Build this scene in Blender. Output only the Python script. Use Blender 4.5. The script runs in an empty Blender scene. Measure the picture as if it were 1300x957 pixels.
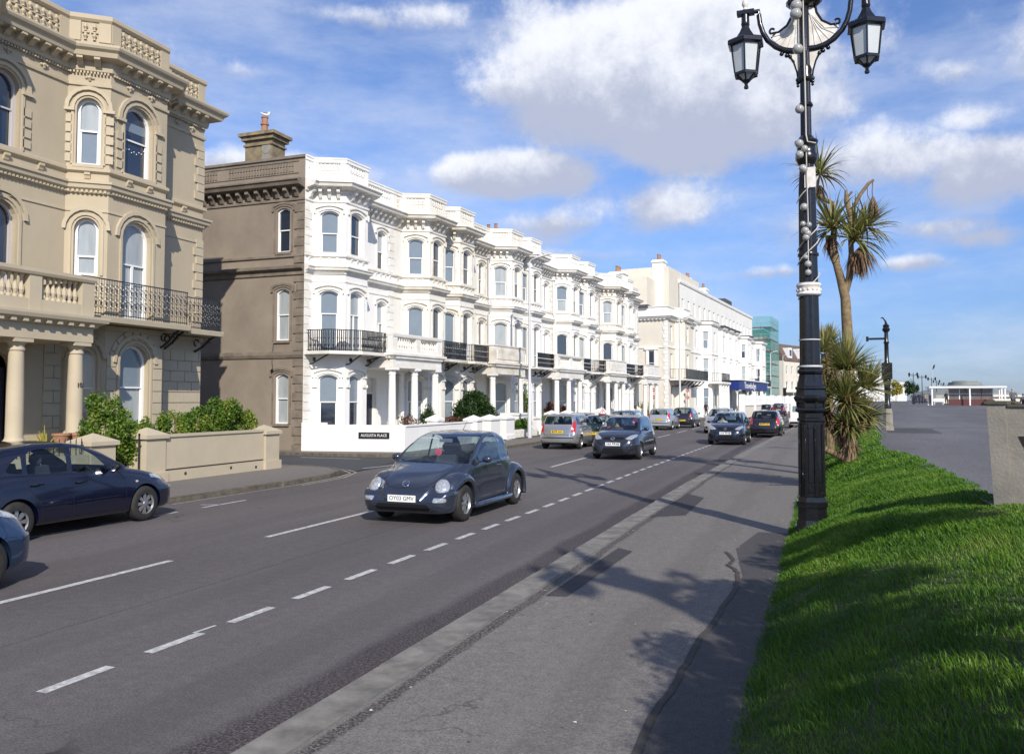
import bpy, bmesh, math, random
import numpy as np
from mathutils import Matrix, Vector
R=math.radians; PI=math.pi
random.seed(7)
S=bpy.context.scene; C=S.collection
# ---------------------------------------------------------------- camera
cam=bpy.data.objects.new('camera',bpy.data.cameras.new('camera')); C.objects.link(cam); S.camera=cam
cam.location=(0,0,2.1); cam.rotation_euler=(R(92.7),0,R(20.738))
cam.data.sensor_width=36; cam.data.lens=29.08; cam.data.shift_y=-.01617
cam.data.clip_start=.1; cam.data.clip_end=6000
S.render.resolution_x=1024; S.render.resolution_y=753
# ---------------------------------------------------------------- light
SUN_EL=R(33); SX,SY=.58,-.815
sun=bpy.data.objects.new('sun',bpy.data.lights.new('sun','SUN')); C.objects.link(sun)
sun.data.energy=4.6; sun.data.angle=R(.53); sun.data.color=(1,.93,.82)
sun.rotation_euler=Vector((-SX*math.cos(SUN_EL),-SY*math.cos(SUN_EL),-math.sin(SUN_EL))).to_track_quat('-Z','Y').to_euler()
S.view_settings.view_transform='Standard'; S.view_settings.look='None'; S.view_settings.gamma=1
S.view_settings.exposure=.18; S.view_settings.use_curve_mapping=False
# ---------------------------------------------------------------- world: sky and clouds
W=bpy.data.worlds.new('World'); S.world=W; W.use_nodes=True
nt=W.node_tree; nt.nodes.clear(); L=nt.links.new
def nd(t,tree=None,**k):
    n=(tree or nt).nodes.new(t)
    for a,b in k.items():
        if a=='inp':
            for i,v in b.items(): n.inputs[i].default_value=v
        else: setattr(n,a,b)
    return n
sky=nd('ShaderNodeTexSky',sky_type='NISHITA',sun_disc=False,sun_elevation=SUN_EL,sun_rotation=math.atan2(SX,SY),air_density=1.0,dust_density=.5,ozone_density=2.5)
tc=nd('ShaderNodeTexCoord'); sep=nd('ShaderNodeSeparateXYZ'); L(tc.outputs['Generated'],sep.inputs[0])
def M(op,a,b=None,c=None,clamp=False):
    n=nd('ShaderNodeMath',operation=op); n.use_clamp=clamp
    for i,v in enumerate((a,b,c)):
        if v is None: continue
        if isinstance(v,(int,float)): n.inputs[i].default_value=v
        else: L(v,n.inputs[i])
    return n.outputs[0]
az=M('ARCTAN2',sep.outputs[0],sep.outputs[1]); el=M('ARCSINE',sep.outputs[2])
comb=nd('ShaderNodeCombineXYZ'); L(az,comb.inputs[0]); L(el,comb.inputs[1])
def noise(vec,scale,detail=6,rough=.55,stretch=(1,1,1),off=(0,0,0)):
    m=nd('ShaderNodeMapping'); L(vec,m.inputs[0]); m.inputs['Scale'].default_value=stretch; m.inputs['Location'].default_value=off
    n=nd('ShaderNodeTexNoise',inp={'Scale':scale,'Detail':detail,'Roughness':rough}); L(m.outputs[0],n.inputs[0]); return n.outputs[0]
DIRV=tc.outputs['Generated']
n1=noise(DIRV,5.5,9,.60); n2=noise(DIRV,17,9,.66)
nn=M('ADD',M('MULTIPLY',M('SUBTRACT',n1,.5),1.5),M('MULTIPLY',M('SUBTRACT',n2,.5),.55))
def azel(px,py):
    r=(px-650)/1050; u=(457.48-py)/1050; p=R(2.7); f=math.cos(p)-u*math.sin(p); up=math.sin(p)+u*math.cos(p)
    return math.atan2(r,f)-R(20.738), math.atan2(up,math.hypot(r,f))
CL=[(830,80,260,130,1.0),(905,150,190,80,.9),(690,115,125,38,.7),(640,222,125,36,.95),(1120,205,170,60,.72),(1250,215,130,60,.7),(1330,60,160,130,.35),(860,265,150,45,.5),(700,285,130,30,.35),
    (1150,335,60,16,.5),(1010,285,150,45,.35),(330,215,200,28,.45),(430,20,130,26,.35),(560,20,90,30,.35),(300,90,200,25,.18),(1240,300,90,16,.32),(1215,90,90,30,.45),(1230,150,110,35,.45),(760,325,110,14,.34),(1010,345,150,14,.38),(1180,290,120,18,.38),(560,150,90,18,.3)]
dens=None; num=None; 
for cx,cy,rx,ry,st in CL:
    a0,e0=azel(cx,cy); a1,_=azel(cx+rx,cy); _,e1=azel(cx,cy-ry)
    dx=M('DIVIDE',M('SUBTRACT',az,a0),abs(a1-a0)); dy=M('DIVIDE',M('SUBTRACT',el,e0),abs(e1-e0))
    d=M('SQRT',M('ADD',M('MULTIPLY',dx,dx),M('MULTIPLY',dy,dy)))
    g=M('MULTIPLY',M('SUBTRACT',1.25,d),st)
    sh=M('MULTIPLY',M('ADD',M('MULTIPLY',dy,.5),.5),1)
    w=M('MULTIPLY',M('EXPONENT',M('MULTIPLY',M('MULTIPLY',d,d),-1.6)),st)
    dens=g if dens is None else M('MAXIMUM',dens,g)
    num=(M('MULTIPLY',sh,w),w) if num is None else (M('ADD',num[0],M('MULTIPLY',sh,w)),M('ADD',num[1],w))
shade=M('DIVIDE',num[0],num[1])
cov=nd('ShaderNodeMapRange',interpolation_type='SMOOTHERSTEP',inp={'From Min':.08,'From Max':.56}); L(M('ADD',dens,nn),cov.inputs[0])
# thin high veils between the clouds
v=noise(DIRV,2.6,9,.62,(1,1,3.2),(3,1,0)); veil=nd('ShaderNodeMapRange',interpolation_type='SMOOTHSTEP',inp={'From Min':.38,'From Max':.74,'To Max':.62}); L(v,veil.inputs[0])
cover=M('MULTIPLY',cov.outputs[0],.97)
lit=nd('ShaderNodeMapRange',interpolation_type='SMOOTHSTEP',inp={'From Min':.30,'From Max':.82})
L(M('ADD',M('ADD',shade,M('MULTIPLY',M('SUBTRACT',n1,.5),-.5)),M('MULTIPLY',M('SUBTRACT',n2,.5),.9)),lit.inputs[0])
cc=nd('ShaderNodeMixRGB'); L(lit.outputs[0],cc.inputs[0]); cc.inputs[1].default_value=(4.2,4.6,5.9,1); cc.inputs[2].default_value=(8.3,8.5,9.1,1)
tint=nd('ShaderNodeMixRGB',blend_type='MULTIPLY'); tint.inputs[0].default_value=1; L(sky.outputs[0],tint.inputs[1]); 
hz=nd('ShaderNodeMapRange',interpolation_type='SMOOTHSTEP',inp={'From Min':-.02,'From Max':.30}); L(el,hz.inputs[0]); hc=nd('ShaderNodeMixRGB'); L(hz.outputs[0],hc.inputs[0]); hc.inputs[1].default_value=(.44,.60,.98,1); hc.inputs[2].default_value=(.90,1.02,1.34,1); L(hc.outputs[0],tint.inputs[2])
mv=nd('ShaderNodeMixRGB'); L(veil.outputs[0],mv.inputs[0]); L(tint.outputs[0],mv.inputs[1]); mv.inputs[2].default_value=(6.0,6.6,8.0,1)
mixc=nd('ShaderNodeMixRGB'); L(cover,mixc.inputs[0]); L(mv.outputs[0],mixc.inputs[1]); L(cc.outputs[0],mixc.inputs[2])
bg=nd('ShaderNodeBackground',inp={'Strength':.105}); L(mixc.outputs[0],bg.inputs[0]); ow=nd('ShaderNodeOutputWorld'); L(bg.outputs[0],ow.inputs[0])
# ---------------------------------------------------------------- materials
def mat(name,col,rough=.6,metal=0,coat=0,var=.0,scale=3,bump=0,bscale=60,stain=None,spec=.5,streak=1,emit=None):
    m=bpy.data.materials.new(name); m.use_nodes=True; t=m.node_tree; b=t.nodes['Principled BSDF']
    b.inputs['Base Color'].default_value=(*col,1); b.inputs['Roughness'].default_value=rough; b.inputs['Metallic'].default_value=metal
    b.inputs['Coat Weight'].default_value=coat; b.inputs['Coat Roughness'].default_value=.04; b.inputs['Specular IOR Level'].default_value=spec
    if var or bump or stain:
        g=t.nodes.new('ShaderNodeNewGeometry'); mp=t.nodes.new('ShaderNodeMapping'); t.links.new(g.outputs['Position'],mp.inputs[0]); mp.inputs['Scale'].default_value=(1,1,1/streak)
    if var or stain:
        n=t.nodes.new('ShaderNodeTexNoise'); n.inputs['Scale'].default_value=scale; n.inputs['Detail'].default_value=7; n.inputs['Roughness'].default_value=.65; t.links.new(mp.outputs[0],n.inputs[0])
        mx=t.nodes.new('ShaderNodeMixRGB'); mr=t.nodes.new('ShaderNodeMapRange'); mr.inputs[1].default_value=.35; mr.inputs[2].default_value=.68
        t.links.new(n.outputs[0],mr.inputs[0]); t.links.new(mr.outputs[0],mx.inputs[0])
        mx.inputs[1].default_value=(*[c*(1-var) for c in col],1) if not stain else (*stain,1)
        mx.inputs[2].default_value=(*[min(1,c*(1+var)) for c in col],1) if not stain else (*col,1)
        t.links.new(mx.outputs[0],b.inputs['Base Color'])
    if bump:
        n=t.nodes.new('ShaderNodeTexNoise'); n.inputs['Scale'].default_value=bscale; n.inputs['Detail'].default_value=4; t.links.new(g.outputs['Position'],n.inputs[0])
        bp=t.nodes.new('ShaderNodeBump'); bp.inputs['Strength'].default_value=bump; bp.inputs['Distance'].default_value=.01; t.links.new(n.outputs[0],bp.inputs['Height']); t.links.new(bp.outputs[0],b.inputs['Normal'])
    return m
def asphalt(name,a,b_,grain=.35,mark=None,scale=60,crack=0):
    m=bpy.data.materials.new(name); m.use_nodes=True; t=m.node_tree; b=t.nodes['Principled BSDF']; lk=t.links.new
    g=t.nodes.new('ShaderNodeNewGeometry')
    def N(s,d=5,r=.6,st=(1,1,1)):
        mp=t.nodes.new('ShaderNodeMapping'); lk(g.outputs['Position'],mp.inputs[0]); mp.inputs['Scale'].default_value=st
        n=t.nodes.new('ShaderNodeTexNoise'); n.inputs['Scale'].default_value=s; n.inputs['Detail'].default_value=d; n.inputs['Roughness'].default_value=r; lk(mp.outputs[0],n.inputs[0]); return n.outputs[0]
    big=N(.35,6,.6,(1,.25,1)); mr=t.nodes.new('ShaderNodeMapRange'); mr.inputs[1].default_value=.3; mr.inputs[2].default_value=.7; lk(big,mr.inputs[0])
    mx=t.nodes.new('ShaderNodeMixRGB'); mx.inputs[1].default_value=(*a,1); mx.inputs[2].default_value=(*b_,1); lk(mr.outputs[0],mx.inputs[0])
    fine=N(scale,5,.85); mid=N(9,6,.75)
    mrf=t.nodes.new('ShaderNodeMapRange'); mrf.inputs[1].default_value=.32; mrf.inputs[2].default_value=.68; mrf.inputs[3].default_value=1-grain; mrf.inputs[4].default_value=1+grain; lk(fine,mrf.inputs[0])
    mrm=t.nodes.new('ShaderNodeMapRange'); mrm.inputs[1].default_value=.3; mrm.inputs[2].default_value=.7; mrm.inputs[3].default_value=.80; mrm.inputs[4].default_value=1.15; lk(mid,mrm.inputs[0])
    mu=t.nodes.new('ShaderNodeMath'); mu.operation='MULTIPLY'; lk(mrf.outputs[0],mu.inputs[0]); lk(mrm.outputs[0],mu.inputs[1])
    vm=t.nodes.new('ShaderNodeVectorMath'); vm.operation='SCALE'; lk(mx.outputs[0],vm.inputs[0]); lk(mu.outputs[0],vm.inputs['Scale'])
    # rare pale stones
    vo=t.nodes.new('ShaderNodeTexVoronoi'); vo.inputs['Scale'].default_value=22; lk(g.outputs['Position'],vo.inputs['Vector'])
    ls=t.nodes.new('ShaderNodeMath'); ls.operation='LESS_THAN'; ls.inputs[1].default_value=.10; lk(vo.outputs['Distance'],ls.inputs[0])
    sc=t.nodes.new('ShaderNodeSeparateColor'); lk(vo.outputs['Color'],sc.inputs[0]); gt=t.nodes.new('ShaderNodeMath'); gt.operation='GREATER_THAN'; gt.inputs[1].default_value=.8; lk(sc.outputs[0],gt.inputs[0])
    an=t.nodes.new('ShaderNodeMath'); an.operation='MULTIPLY'; lk(ls.outputs[0],an.inputs[0]); lk(gt.outputs[0],an.inputs[1])
    m2=t.nodes.new('ShaderNodeMixRGB'); lk(an.outputs[0],m2.inputs[0]); lk(vm.outputs[0],m2.inputs[1]); m2.inputs[2].default_value=(a[0]*2.4,a[1]*2.4,a[2]*2.4,1)
    last=m2.outputs[0]
    if mark:   # worn strips and cracks that run along the road
        for (x0,wid,col,thr,st) in mark:
            s=t.nodes.new('ShaderNodeSeparateXYZ'); lk(g.outputs['Position'],s.inputs[0])
            ns=N(1.1,5,.65,(1,.5,1)); ad=t.nodes.new('ShaderNodeMath'); ad.operation='MULTIPLY_ADD'; lk(ns,ad.inputs[0]); ad.inputs[1].default_value=st; lk(s.outputs[0],ad.inputs[2])
            sb=t.nodes.new('ShaderNodeMath'); sb.operation='SUBTRACT'; lk(ad.outputs[0],sb.inputs[0]); sb.inputs[1].default_value=x0+st*.5
            ab=t.nodes.new('ShaderNodeMath'); ab.operation='ABSOLUTE'; lk(sb.outputs[0],ab.inputs[0])
            rg=t.nodes.new('ShaderNodeMapRange'); rg.inputs[1].default_value=wid; rg.inputs[2].default_value=wid*.6; rg.inputs[4].default_value=thr; lk(ab.outputs[0],rg.inputs[0])
            gg=t.nodes.new('ShaderNodeMath'); gg.operation='MULTIPLY'; lk(rg.outputs[0],gg.inputs[0])
            n3=N(45,3,.7); r3=t.nodes.new('ShaderNodeMapRange'); r3.inputs[1].default_value=.4; r3.inputs[2].default_value=.55; lk(n3,r3.inputs[0]); lk(r3.outputs[0],gg.inputs[1])
            mm=t.nodes.new('ShaderNodeMixRGB'); lk(gg.outputs[0],mm.inputs[0]); lk(last,mm.inputs[1]); mm.inputs[2].default_value=(*col,1); last=mm.outputs[0]
    if crack:  # fine meandering cracks, only in patches
        wn=t.nodes.new('ShaderNodeTexNoise'); wn.inputs['Scale'].default_value=2.2; wn.inputs['Detail'].default_value=6; lk(g.outputs['Position'],wn.inputs[0])
        va=t.nodes.new('ShaderNodeVectorMath'); va.operation='MULTIPLY_ADD'; lk(wn.outputs['Color'],va.inputs[0]); va.inputs[1].default_value=(.9,.9,0); lk(g.outputs['Position'],va.inputs[2])
        v2=t.nodes.new('ShaderNodeTexVoronoi'); v2.feature='DISTANCE_TO_EDGE'; v2.inputs['Scale'].default_value=.75; lk(va.outputs[0],v2.inputs['Vector'])
        c1=t.nodes.new('ShaderNodeMapRange'); c1.inputs[1].default_value=.012; c1.inputs[2].default_value=.003; lk(v2.outputs['Distance'],c1.inputs[0])
        pm_=N(.5,3,.5); c2=t.nodes.new('ShaderNodeMapRange'); c2.inputs[1].default_value=.62-crack*.2; c2.inputs[2].default_value=.70-crack*.2; lk(pm_,c2.inputs[0])
        cm=t.nodes.new('ShaderNodeMath'); cm.operation='MULTIPLY'; lk(c1.outputs[0],cm.inputs[0]); lk(c2.outputs[0],cm.inputs[1]); cm2=t.nodes.new('ShaderNodeMath'); cm2.operation='MULTIPLY'; cm2.inputs[1].default_value=.75; lk(cm.outputs[0],cm2.inputs[0])
        mc=t.nodes.new('ShaderNodeMixRGB'); lk(cm2.outputs[0],mc.inputs[0]); lk(last,mc.inputs[1]); mc.inputs[2].default_value=(.03,.027,.026,1); last=mc.outputs[0]
    lk(last,b.inputs['Base Color']); b.inputs['Roughness'].default_value=.85; b.inputs['Specular IOR Level'].default_value=.3
    bp=t.nodes.new('ShaderNodeBump'); bp.inputs['Strength'].default_value=.5; bp.inputs['Distance'].default_value=.004; lk(fine,bp.inputs['Height']); lk(bp.outputs[0],b.inputs['Normal'])
    return m
def glassmat(name,tint=(.62,.72,.7),fac=.12):
    m=bpy.data.materials.new(name); m.use_nodes=True; t=m.node_tree; t.nodes.clear(); lk=t.links.new
    tr=t.nodes.new('ShaderNodeBsdfTransparent'); tr.inputs[0].default_value=(*tint,1); gl=t.nodes.new('ShaderNodeBsdfGlossy'); gl.inputs['Roughness'].default_value=.02; gl.inputs[0].default_value=(.9,.95,1,1)
    lw=t.nodes.new('ShaderNodeLayerWeight'); lw.inputs[0].default_value=.5; pw=t.nodes.new('ShaderNodeMath'); pw.operation='POWER'; pw.inputs[1].default_value=3.5; lk(lw.outputs['Facing'],pw.inputs[0])
    ad=t.nodes.new('ShaderNodeMath'); ad.operation='MULTIPLY_ADD'; ad.use_clamp=True; ad.inputs[1].default_value=.85; ad.inputs[2].default_value=.045+fac; lk(pw.outputs[0],ad.inputs[0])
    mx=t.nodes.new('ShaderNodeMixShader'); lk(ad.outputs[0],mx.inputs[0]); lk(tr.outputs[0],mx.inputs[1]); lk(gl.outputs[0],mx.inputs[2]); o=t.nodes.new('ShaderNodeOutputMaterial'); lk(mx.outputs[0],o.inputs[0]); return m
K={}
K['road']=asphalt('road asphalt',(.088,.079,.080),(.136,.123,.122),.65,mark=[(-3.42,.28,(.035,.026,.030),.95,.35),(-6.6,.03,(.045,.042,.044),.6,.3),(-10.6,.5,(.13,.117,.112),.3,.6),(-4.2,.35,(.075,.067,.068),.5,.5),(-6.2,.3,(.078,.070,.072),.45,.4),(-9.1,.35,(.080,.072,.074),.5,.4)],crack=.25)
K['side']=asphalt('side street asphalt',(.055,.056,.062),(.07,.072,.08),.3)
K['foot']=asphalt('footway asphalt',(.150,.138,.128),(.185,.170,.156),.60,mark=[(-2.80,.07,(.03,.027,.025),.9,.22),(-1.55,.25,(.115,.106,.10),.6,.8)],crack=.22)
K['footdark']=asphalt('darkened asphalt',(.058,.055,.056),(.088,.083,.083),.45)
K['patch']=asphalt('trench repair asphalt',(.05,.046,.05),(.06,.056,.06),.3)
K['footl']=asphalt('far footway asphalt',(.15,.135,.122),(.18,.165,.15),.25)
K['prom']=asphalt('promenade asphalt',(.088,.086,.090),(.160,.156,.160),.8,scale=26,crack=.5)
K['dkerb']=mat('dirty mossy kerb',(.16,.14,.11),.9,stain=(.075,.062,.045),scale=5,bump=.4)
K['kerb']=mat('granite kerb',(.185,.175,.155),.85,var=.35,scale=4,bump=.3)
K['joint']=mat('dark joint tone',(.05,.045,.04),.9)  # one dark tone for the crack, wall groove, holes and numerals
K['paint']=mat('road paint',(.66,.66,.64),.7,stain=(.30,.29,.28),scale=14)
K['ypaint']=mat('faded yellow line',(.45,.40,.28),.8,stain=(.22,.2,.16),scale=10)
K['white']=mat('white stucco',(.80,.79,.765),.75,stain=(.745,.73,.69),scale=1.1,bump=.15,bscale=30,streak=4)
K['white2']=mat('aged white stucco',(.77,.755,.71),.8,stain=(.68,.65,.58),scale=1.6,bump=.2,bscale=30,streak=5)
K['trimw']=mat('white moulding paint',(.80,.79,.76),.7,stain=(.66,.62,.54),scale=1.3,streak=.5)
K['trimw2']=mat('weathered moulding paint',(.77,.75,.70),.75,stain=(.56,.50,.39),scale=1.6,streak=.5)
K['cream']=mat('beige stucco',(.43,.365,.26),.8,var=.07,scale=.7,bump=.15,bscale=30,streak=2)
K['creamt']=mat('beige moulding',(.46,.395,.285),.8,var=.06,scale=1.2)
K['brown']=mat('brown grey render',(.27,.225,.175),.9,stain=(.20,.165,.13),scale=.7,bump=.3,bscale=25,streak=1.3)
K['brownt']=mat('brown stone moulding',(.24,.20,.155),.9,stain=(.14,.115,.09),scale=2,bump=.3,bscale=20)
K['pale']=mat('pale cream stucco',(.68,.63,.53),.8,var=.05,scale=.6)
K['ivory']=mat('ivory stucco',(.78,.765,.71),.8,var=.05,scale=.6)
K['winw']=mat('white window paint',(.78,.78,.77),.45)
K['winl']=mat('grey window paint',(.48,.46,.47),.5)
K['dark']=mat('dark room glass',(.02,.028,.045),.04,spec=1.0,coat=.6)
K['curt']=mat('curtained glass',(.33,.36,.37),.12,coat=.7,var=.14,scale=5,streak=6)
K['blind']=mat('blind behind glass',(.17,.21,.25),.1,coat=.7,var=.05,scale=3)
K['iron']=mat('black painted iron',(.012,.013,.017),.28,coat=.4)
K['gloss']=mat('glossy black paint',(.008,.008,.010),.25,coat=.3,var=.3,scale=14,bump=.12,bscale=40)
K['slate']=mat('slate roof',(.07,.07,.08),.7,var=.2,scale=3)
K['brick']=mat('chimney brick',(.30,.24,.13),.9,stain=(.15,.12,.08),scale=3,bump=.4,bscale=20)
K['pot']=mat('terracotta',(.33,.17,.10),.8,var=.2,scale=5)
K['door']=mat('dark blue door paint',(.02,.022,.04),.3)
K['shadedoor']=mat('dull maroon door',(.10,.03,.03),.4)
K['tyre']=mat('tyre rubber',(.022,.021,.02),.75,var=.3,scale=9)
K['rim']=mat('silver wheel paint',(.42,.43,.45),.32,metal=.75)
K['plastic']=mat('black plastic',(.008,.008,.009),.5,spec=.25)
K['seam']=mat('panel gap',(.004,.004,.005),.8)
K['int']=mat('car interior trim',(.035,.037,.045),.7)
K['seat']=mat('car seat cloth',(.022,.026,.045),.85)
K['chrome']=mat('chrome',(.75,.76,.78),.12,metal=1)
K['lens']=mat('headlamp lens',(.50,.52,.54),.10,metal=.5,coat=.9,var=.35,scale=26)
K['amber']=mat('indicator lens',(.55,.40,.30),.2,coat=.5)
K['red']=mat('tail lamp lens',(.45,.015,.02),.15,coat=.8)
K['plw']=mat('white number plate',(.78,.78,.76),.4); K['ply']=mat('yellow number plate',(.72,.48,.03),.4)
K['ink']=mat('black lettering',(.01,.01,.012),.5); K['inkw']=mat('white lettering',(.8,.8,.8),.5)
K['glass']=glassmat('car glass',(.80,.88,.86),.0); K['glassd']=glassmat('tinted car glass',(.34,.40,.42),.0)
K['lamp']=mat('frosted lantern glass',(.50,.53,.53),.25,coat=.5,var=.06,scale=4)
K['bulb']=mat('frosted bulb',(.34,.34,.32),.15,coat=.8,var=.15,scale=30)
K['cable']=mat('pale cable',(.5,.47,.42),.6)
K['wht']=mat('white paint',(.74,.73,.70),.5,stain=(.55,.50,.42),scale=9)
K['conc']=mat('weathered concrete',(.30,.275,.235),.9,stain=(.20,.185,.16),scale=2.4,bump=.5,bscale=35)
K['moss']=mat('mossy cap',(.07,.075,.045),.95,stain=(.10,.09,.07),scale=12)
K['rust']=mat('rust stain',(.16,.045,.015),.9,stain=(.12,.06,.035),scale=8); K['rustd']=mat('dark rusty recess',(.022,.012,.01),.9)
K['galv']=mat('pale grey steel',(.52,.53,.54),.5)
K['net']=glassmat('green netting',(.12,.42,.36),0)
K['netg']=mat('green debris netting',(.03,.26,.22),.8,stain=(.07,.36,.31),scale=1.2)
K['netg'].node_tree.nodes['Principled BSDF'].inputs['Alpha'].default_value=.45
K['blue']=mat('blue sign board',(.012,.028,.17),.4)
K['brownroof']=mat('brown tiled mansard',(.13,.09,.07),.8,var=.2,scale=2)
K['wood']=mat('brown timber',(.16,.07,.045),.7,var=.2,scale=4)
K['dome']=mat('grey green roofing',(.22,.24,.22),.6,var=.1,scale=.5)
K['soil']=mat('bank soil and thatch',(.035,.05,.012),.95,var=.4,scale=9)
def leafmat(name,cols,scale=1.5):
    m=bpy.data.materials.new(name); m.use_nodes=True; t=m.node_tree; b=t.nodes['Principled BSDF']; lk=t.links.new
    g=t.nodes.new('ShaderNodeNewGeometry'); n=t.nodes.new('ShaderNodeTexNoise'); n.inputs['Scale'].default_value=scale; n.inputs['Detail'].default_value=4; lk(g.outputs['Position'],n.inputs[0])
    ad=t.nodes.new('ShaderNodeMath'); ad.operation='MULTIPLY_ADD'; ad.inputs[1].default_value=.35; lk(g.outputs['Random Per Island'],ad.inputs[0]); sb=t.nodes.new('ShaderNodeMath'); sb.operation='MULTIPLY_ADD'; lk(n.outputs[0],sb.inputs[0]); sb.inputs[1].default_value=1.3; sb.inputs[2].default_value=-.32; lk(sb.outputs[0],ad.inputs[2])
    cr=t.nodes.new('ShaderNodeValToRGB'); e=cr.color_ramp.elements; e[0].position=.1; e[0].color=(*cols[0],1); e[1].position=.95; e[1].color=(*cols[-1],1)
    for i,c in enumerate(cols[1:-1]): x=e.new(.1+.85*(i+1)/(len(cols)-1)); x.color=(*c,1)
    lk(ad.outputs[0],cr.inputs[0]); lk(cr.outputs[0],b.inputs['Base Color']); b.inputs['Roughness'].default_value=.5; b.inputs['Specular IOR Level'].default_value=.35
    try:
        tl=t.nodes.new('ShaderNodeBsdfTranslucent'); lk(cr.outputs[0],tl.inputs[0]); mx=t.nodes.new('ShaderNodeMixShader'); mx.inputs[0].default_value=.25
        lk(b.outputs[0],mx.inputs[1]); lk(tl.outputs[0],mx.inputs[2]); lk(mx.outputs[0],t.nodes['Material Output'].inputs[0])
    except Exception: pass
    return m
K['grass']=leafmat('lawn grass',[(.028,.082,.004),(.060,.155,.009),(.115,.23,.017),(.22,.28,.05)],1.1)
K['hedge']=leafmat('euonymus leaves',[(.03,.075,.01),(.07,.15,.015),(.17,.24,.03),(.35,.33,.07)],2)
K['dkleaf']=leafmat('dark shrub leaves',[(.012,.03,.008),(.025,.06,.012),(.05,.09,.02)],2)
K['ltleaf']=leafmat('bright shrub leaves',[(.04,.09,.01),(.08,.16,.02),(.14,.24,.04)],2)
K['redleaf']=leafmat('reddish shrub leaves',[(.06,.02,.015),(.13,.05,.035),(.16,.10,.05)],3)
K['palm']=leafmat('cordyline leaves',[(.07,.09,.02),(.18,.20,.055),(.32,.30,.11),(.50,.38,.20)],3)
K['deadleaf']=leafmat('dead hanging leaves',[(.09,.05,.03),(.19,.12,.07),(.32,.22,.13)],4)
K['bark']=mat('cordyline bark',(.27,.20,.10),.95,stain=(.13,.09,.055),scale=9,bump=.8,bscale=40)
K['yelleaf']=leafmat('variegated leaves',[(.12,.14,.02),(.35,.30,.05),(.5,.42,.1)],5)
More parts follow.
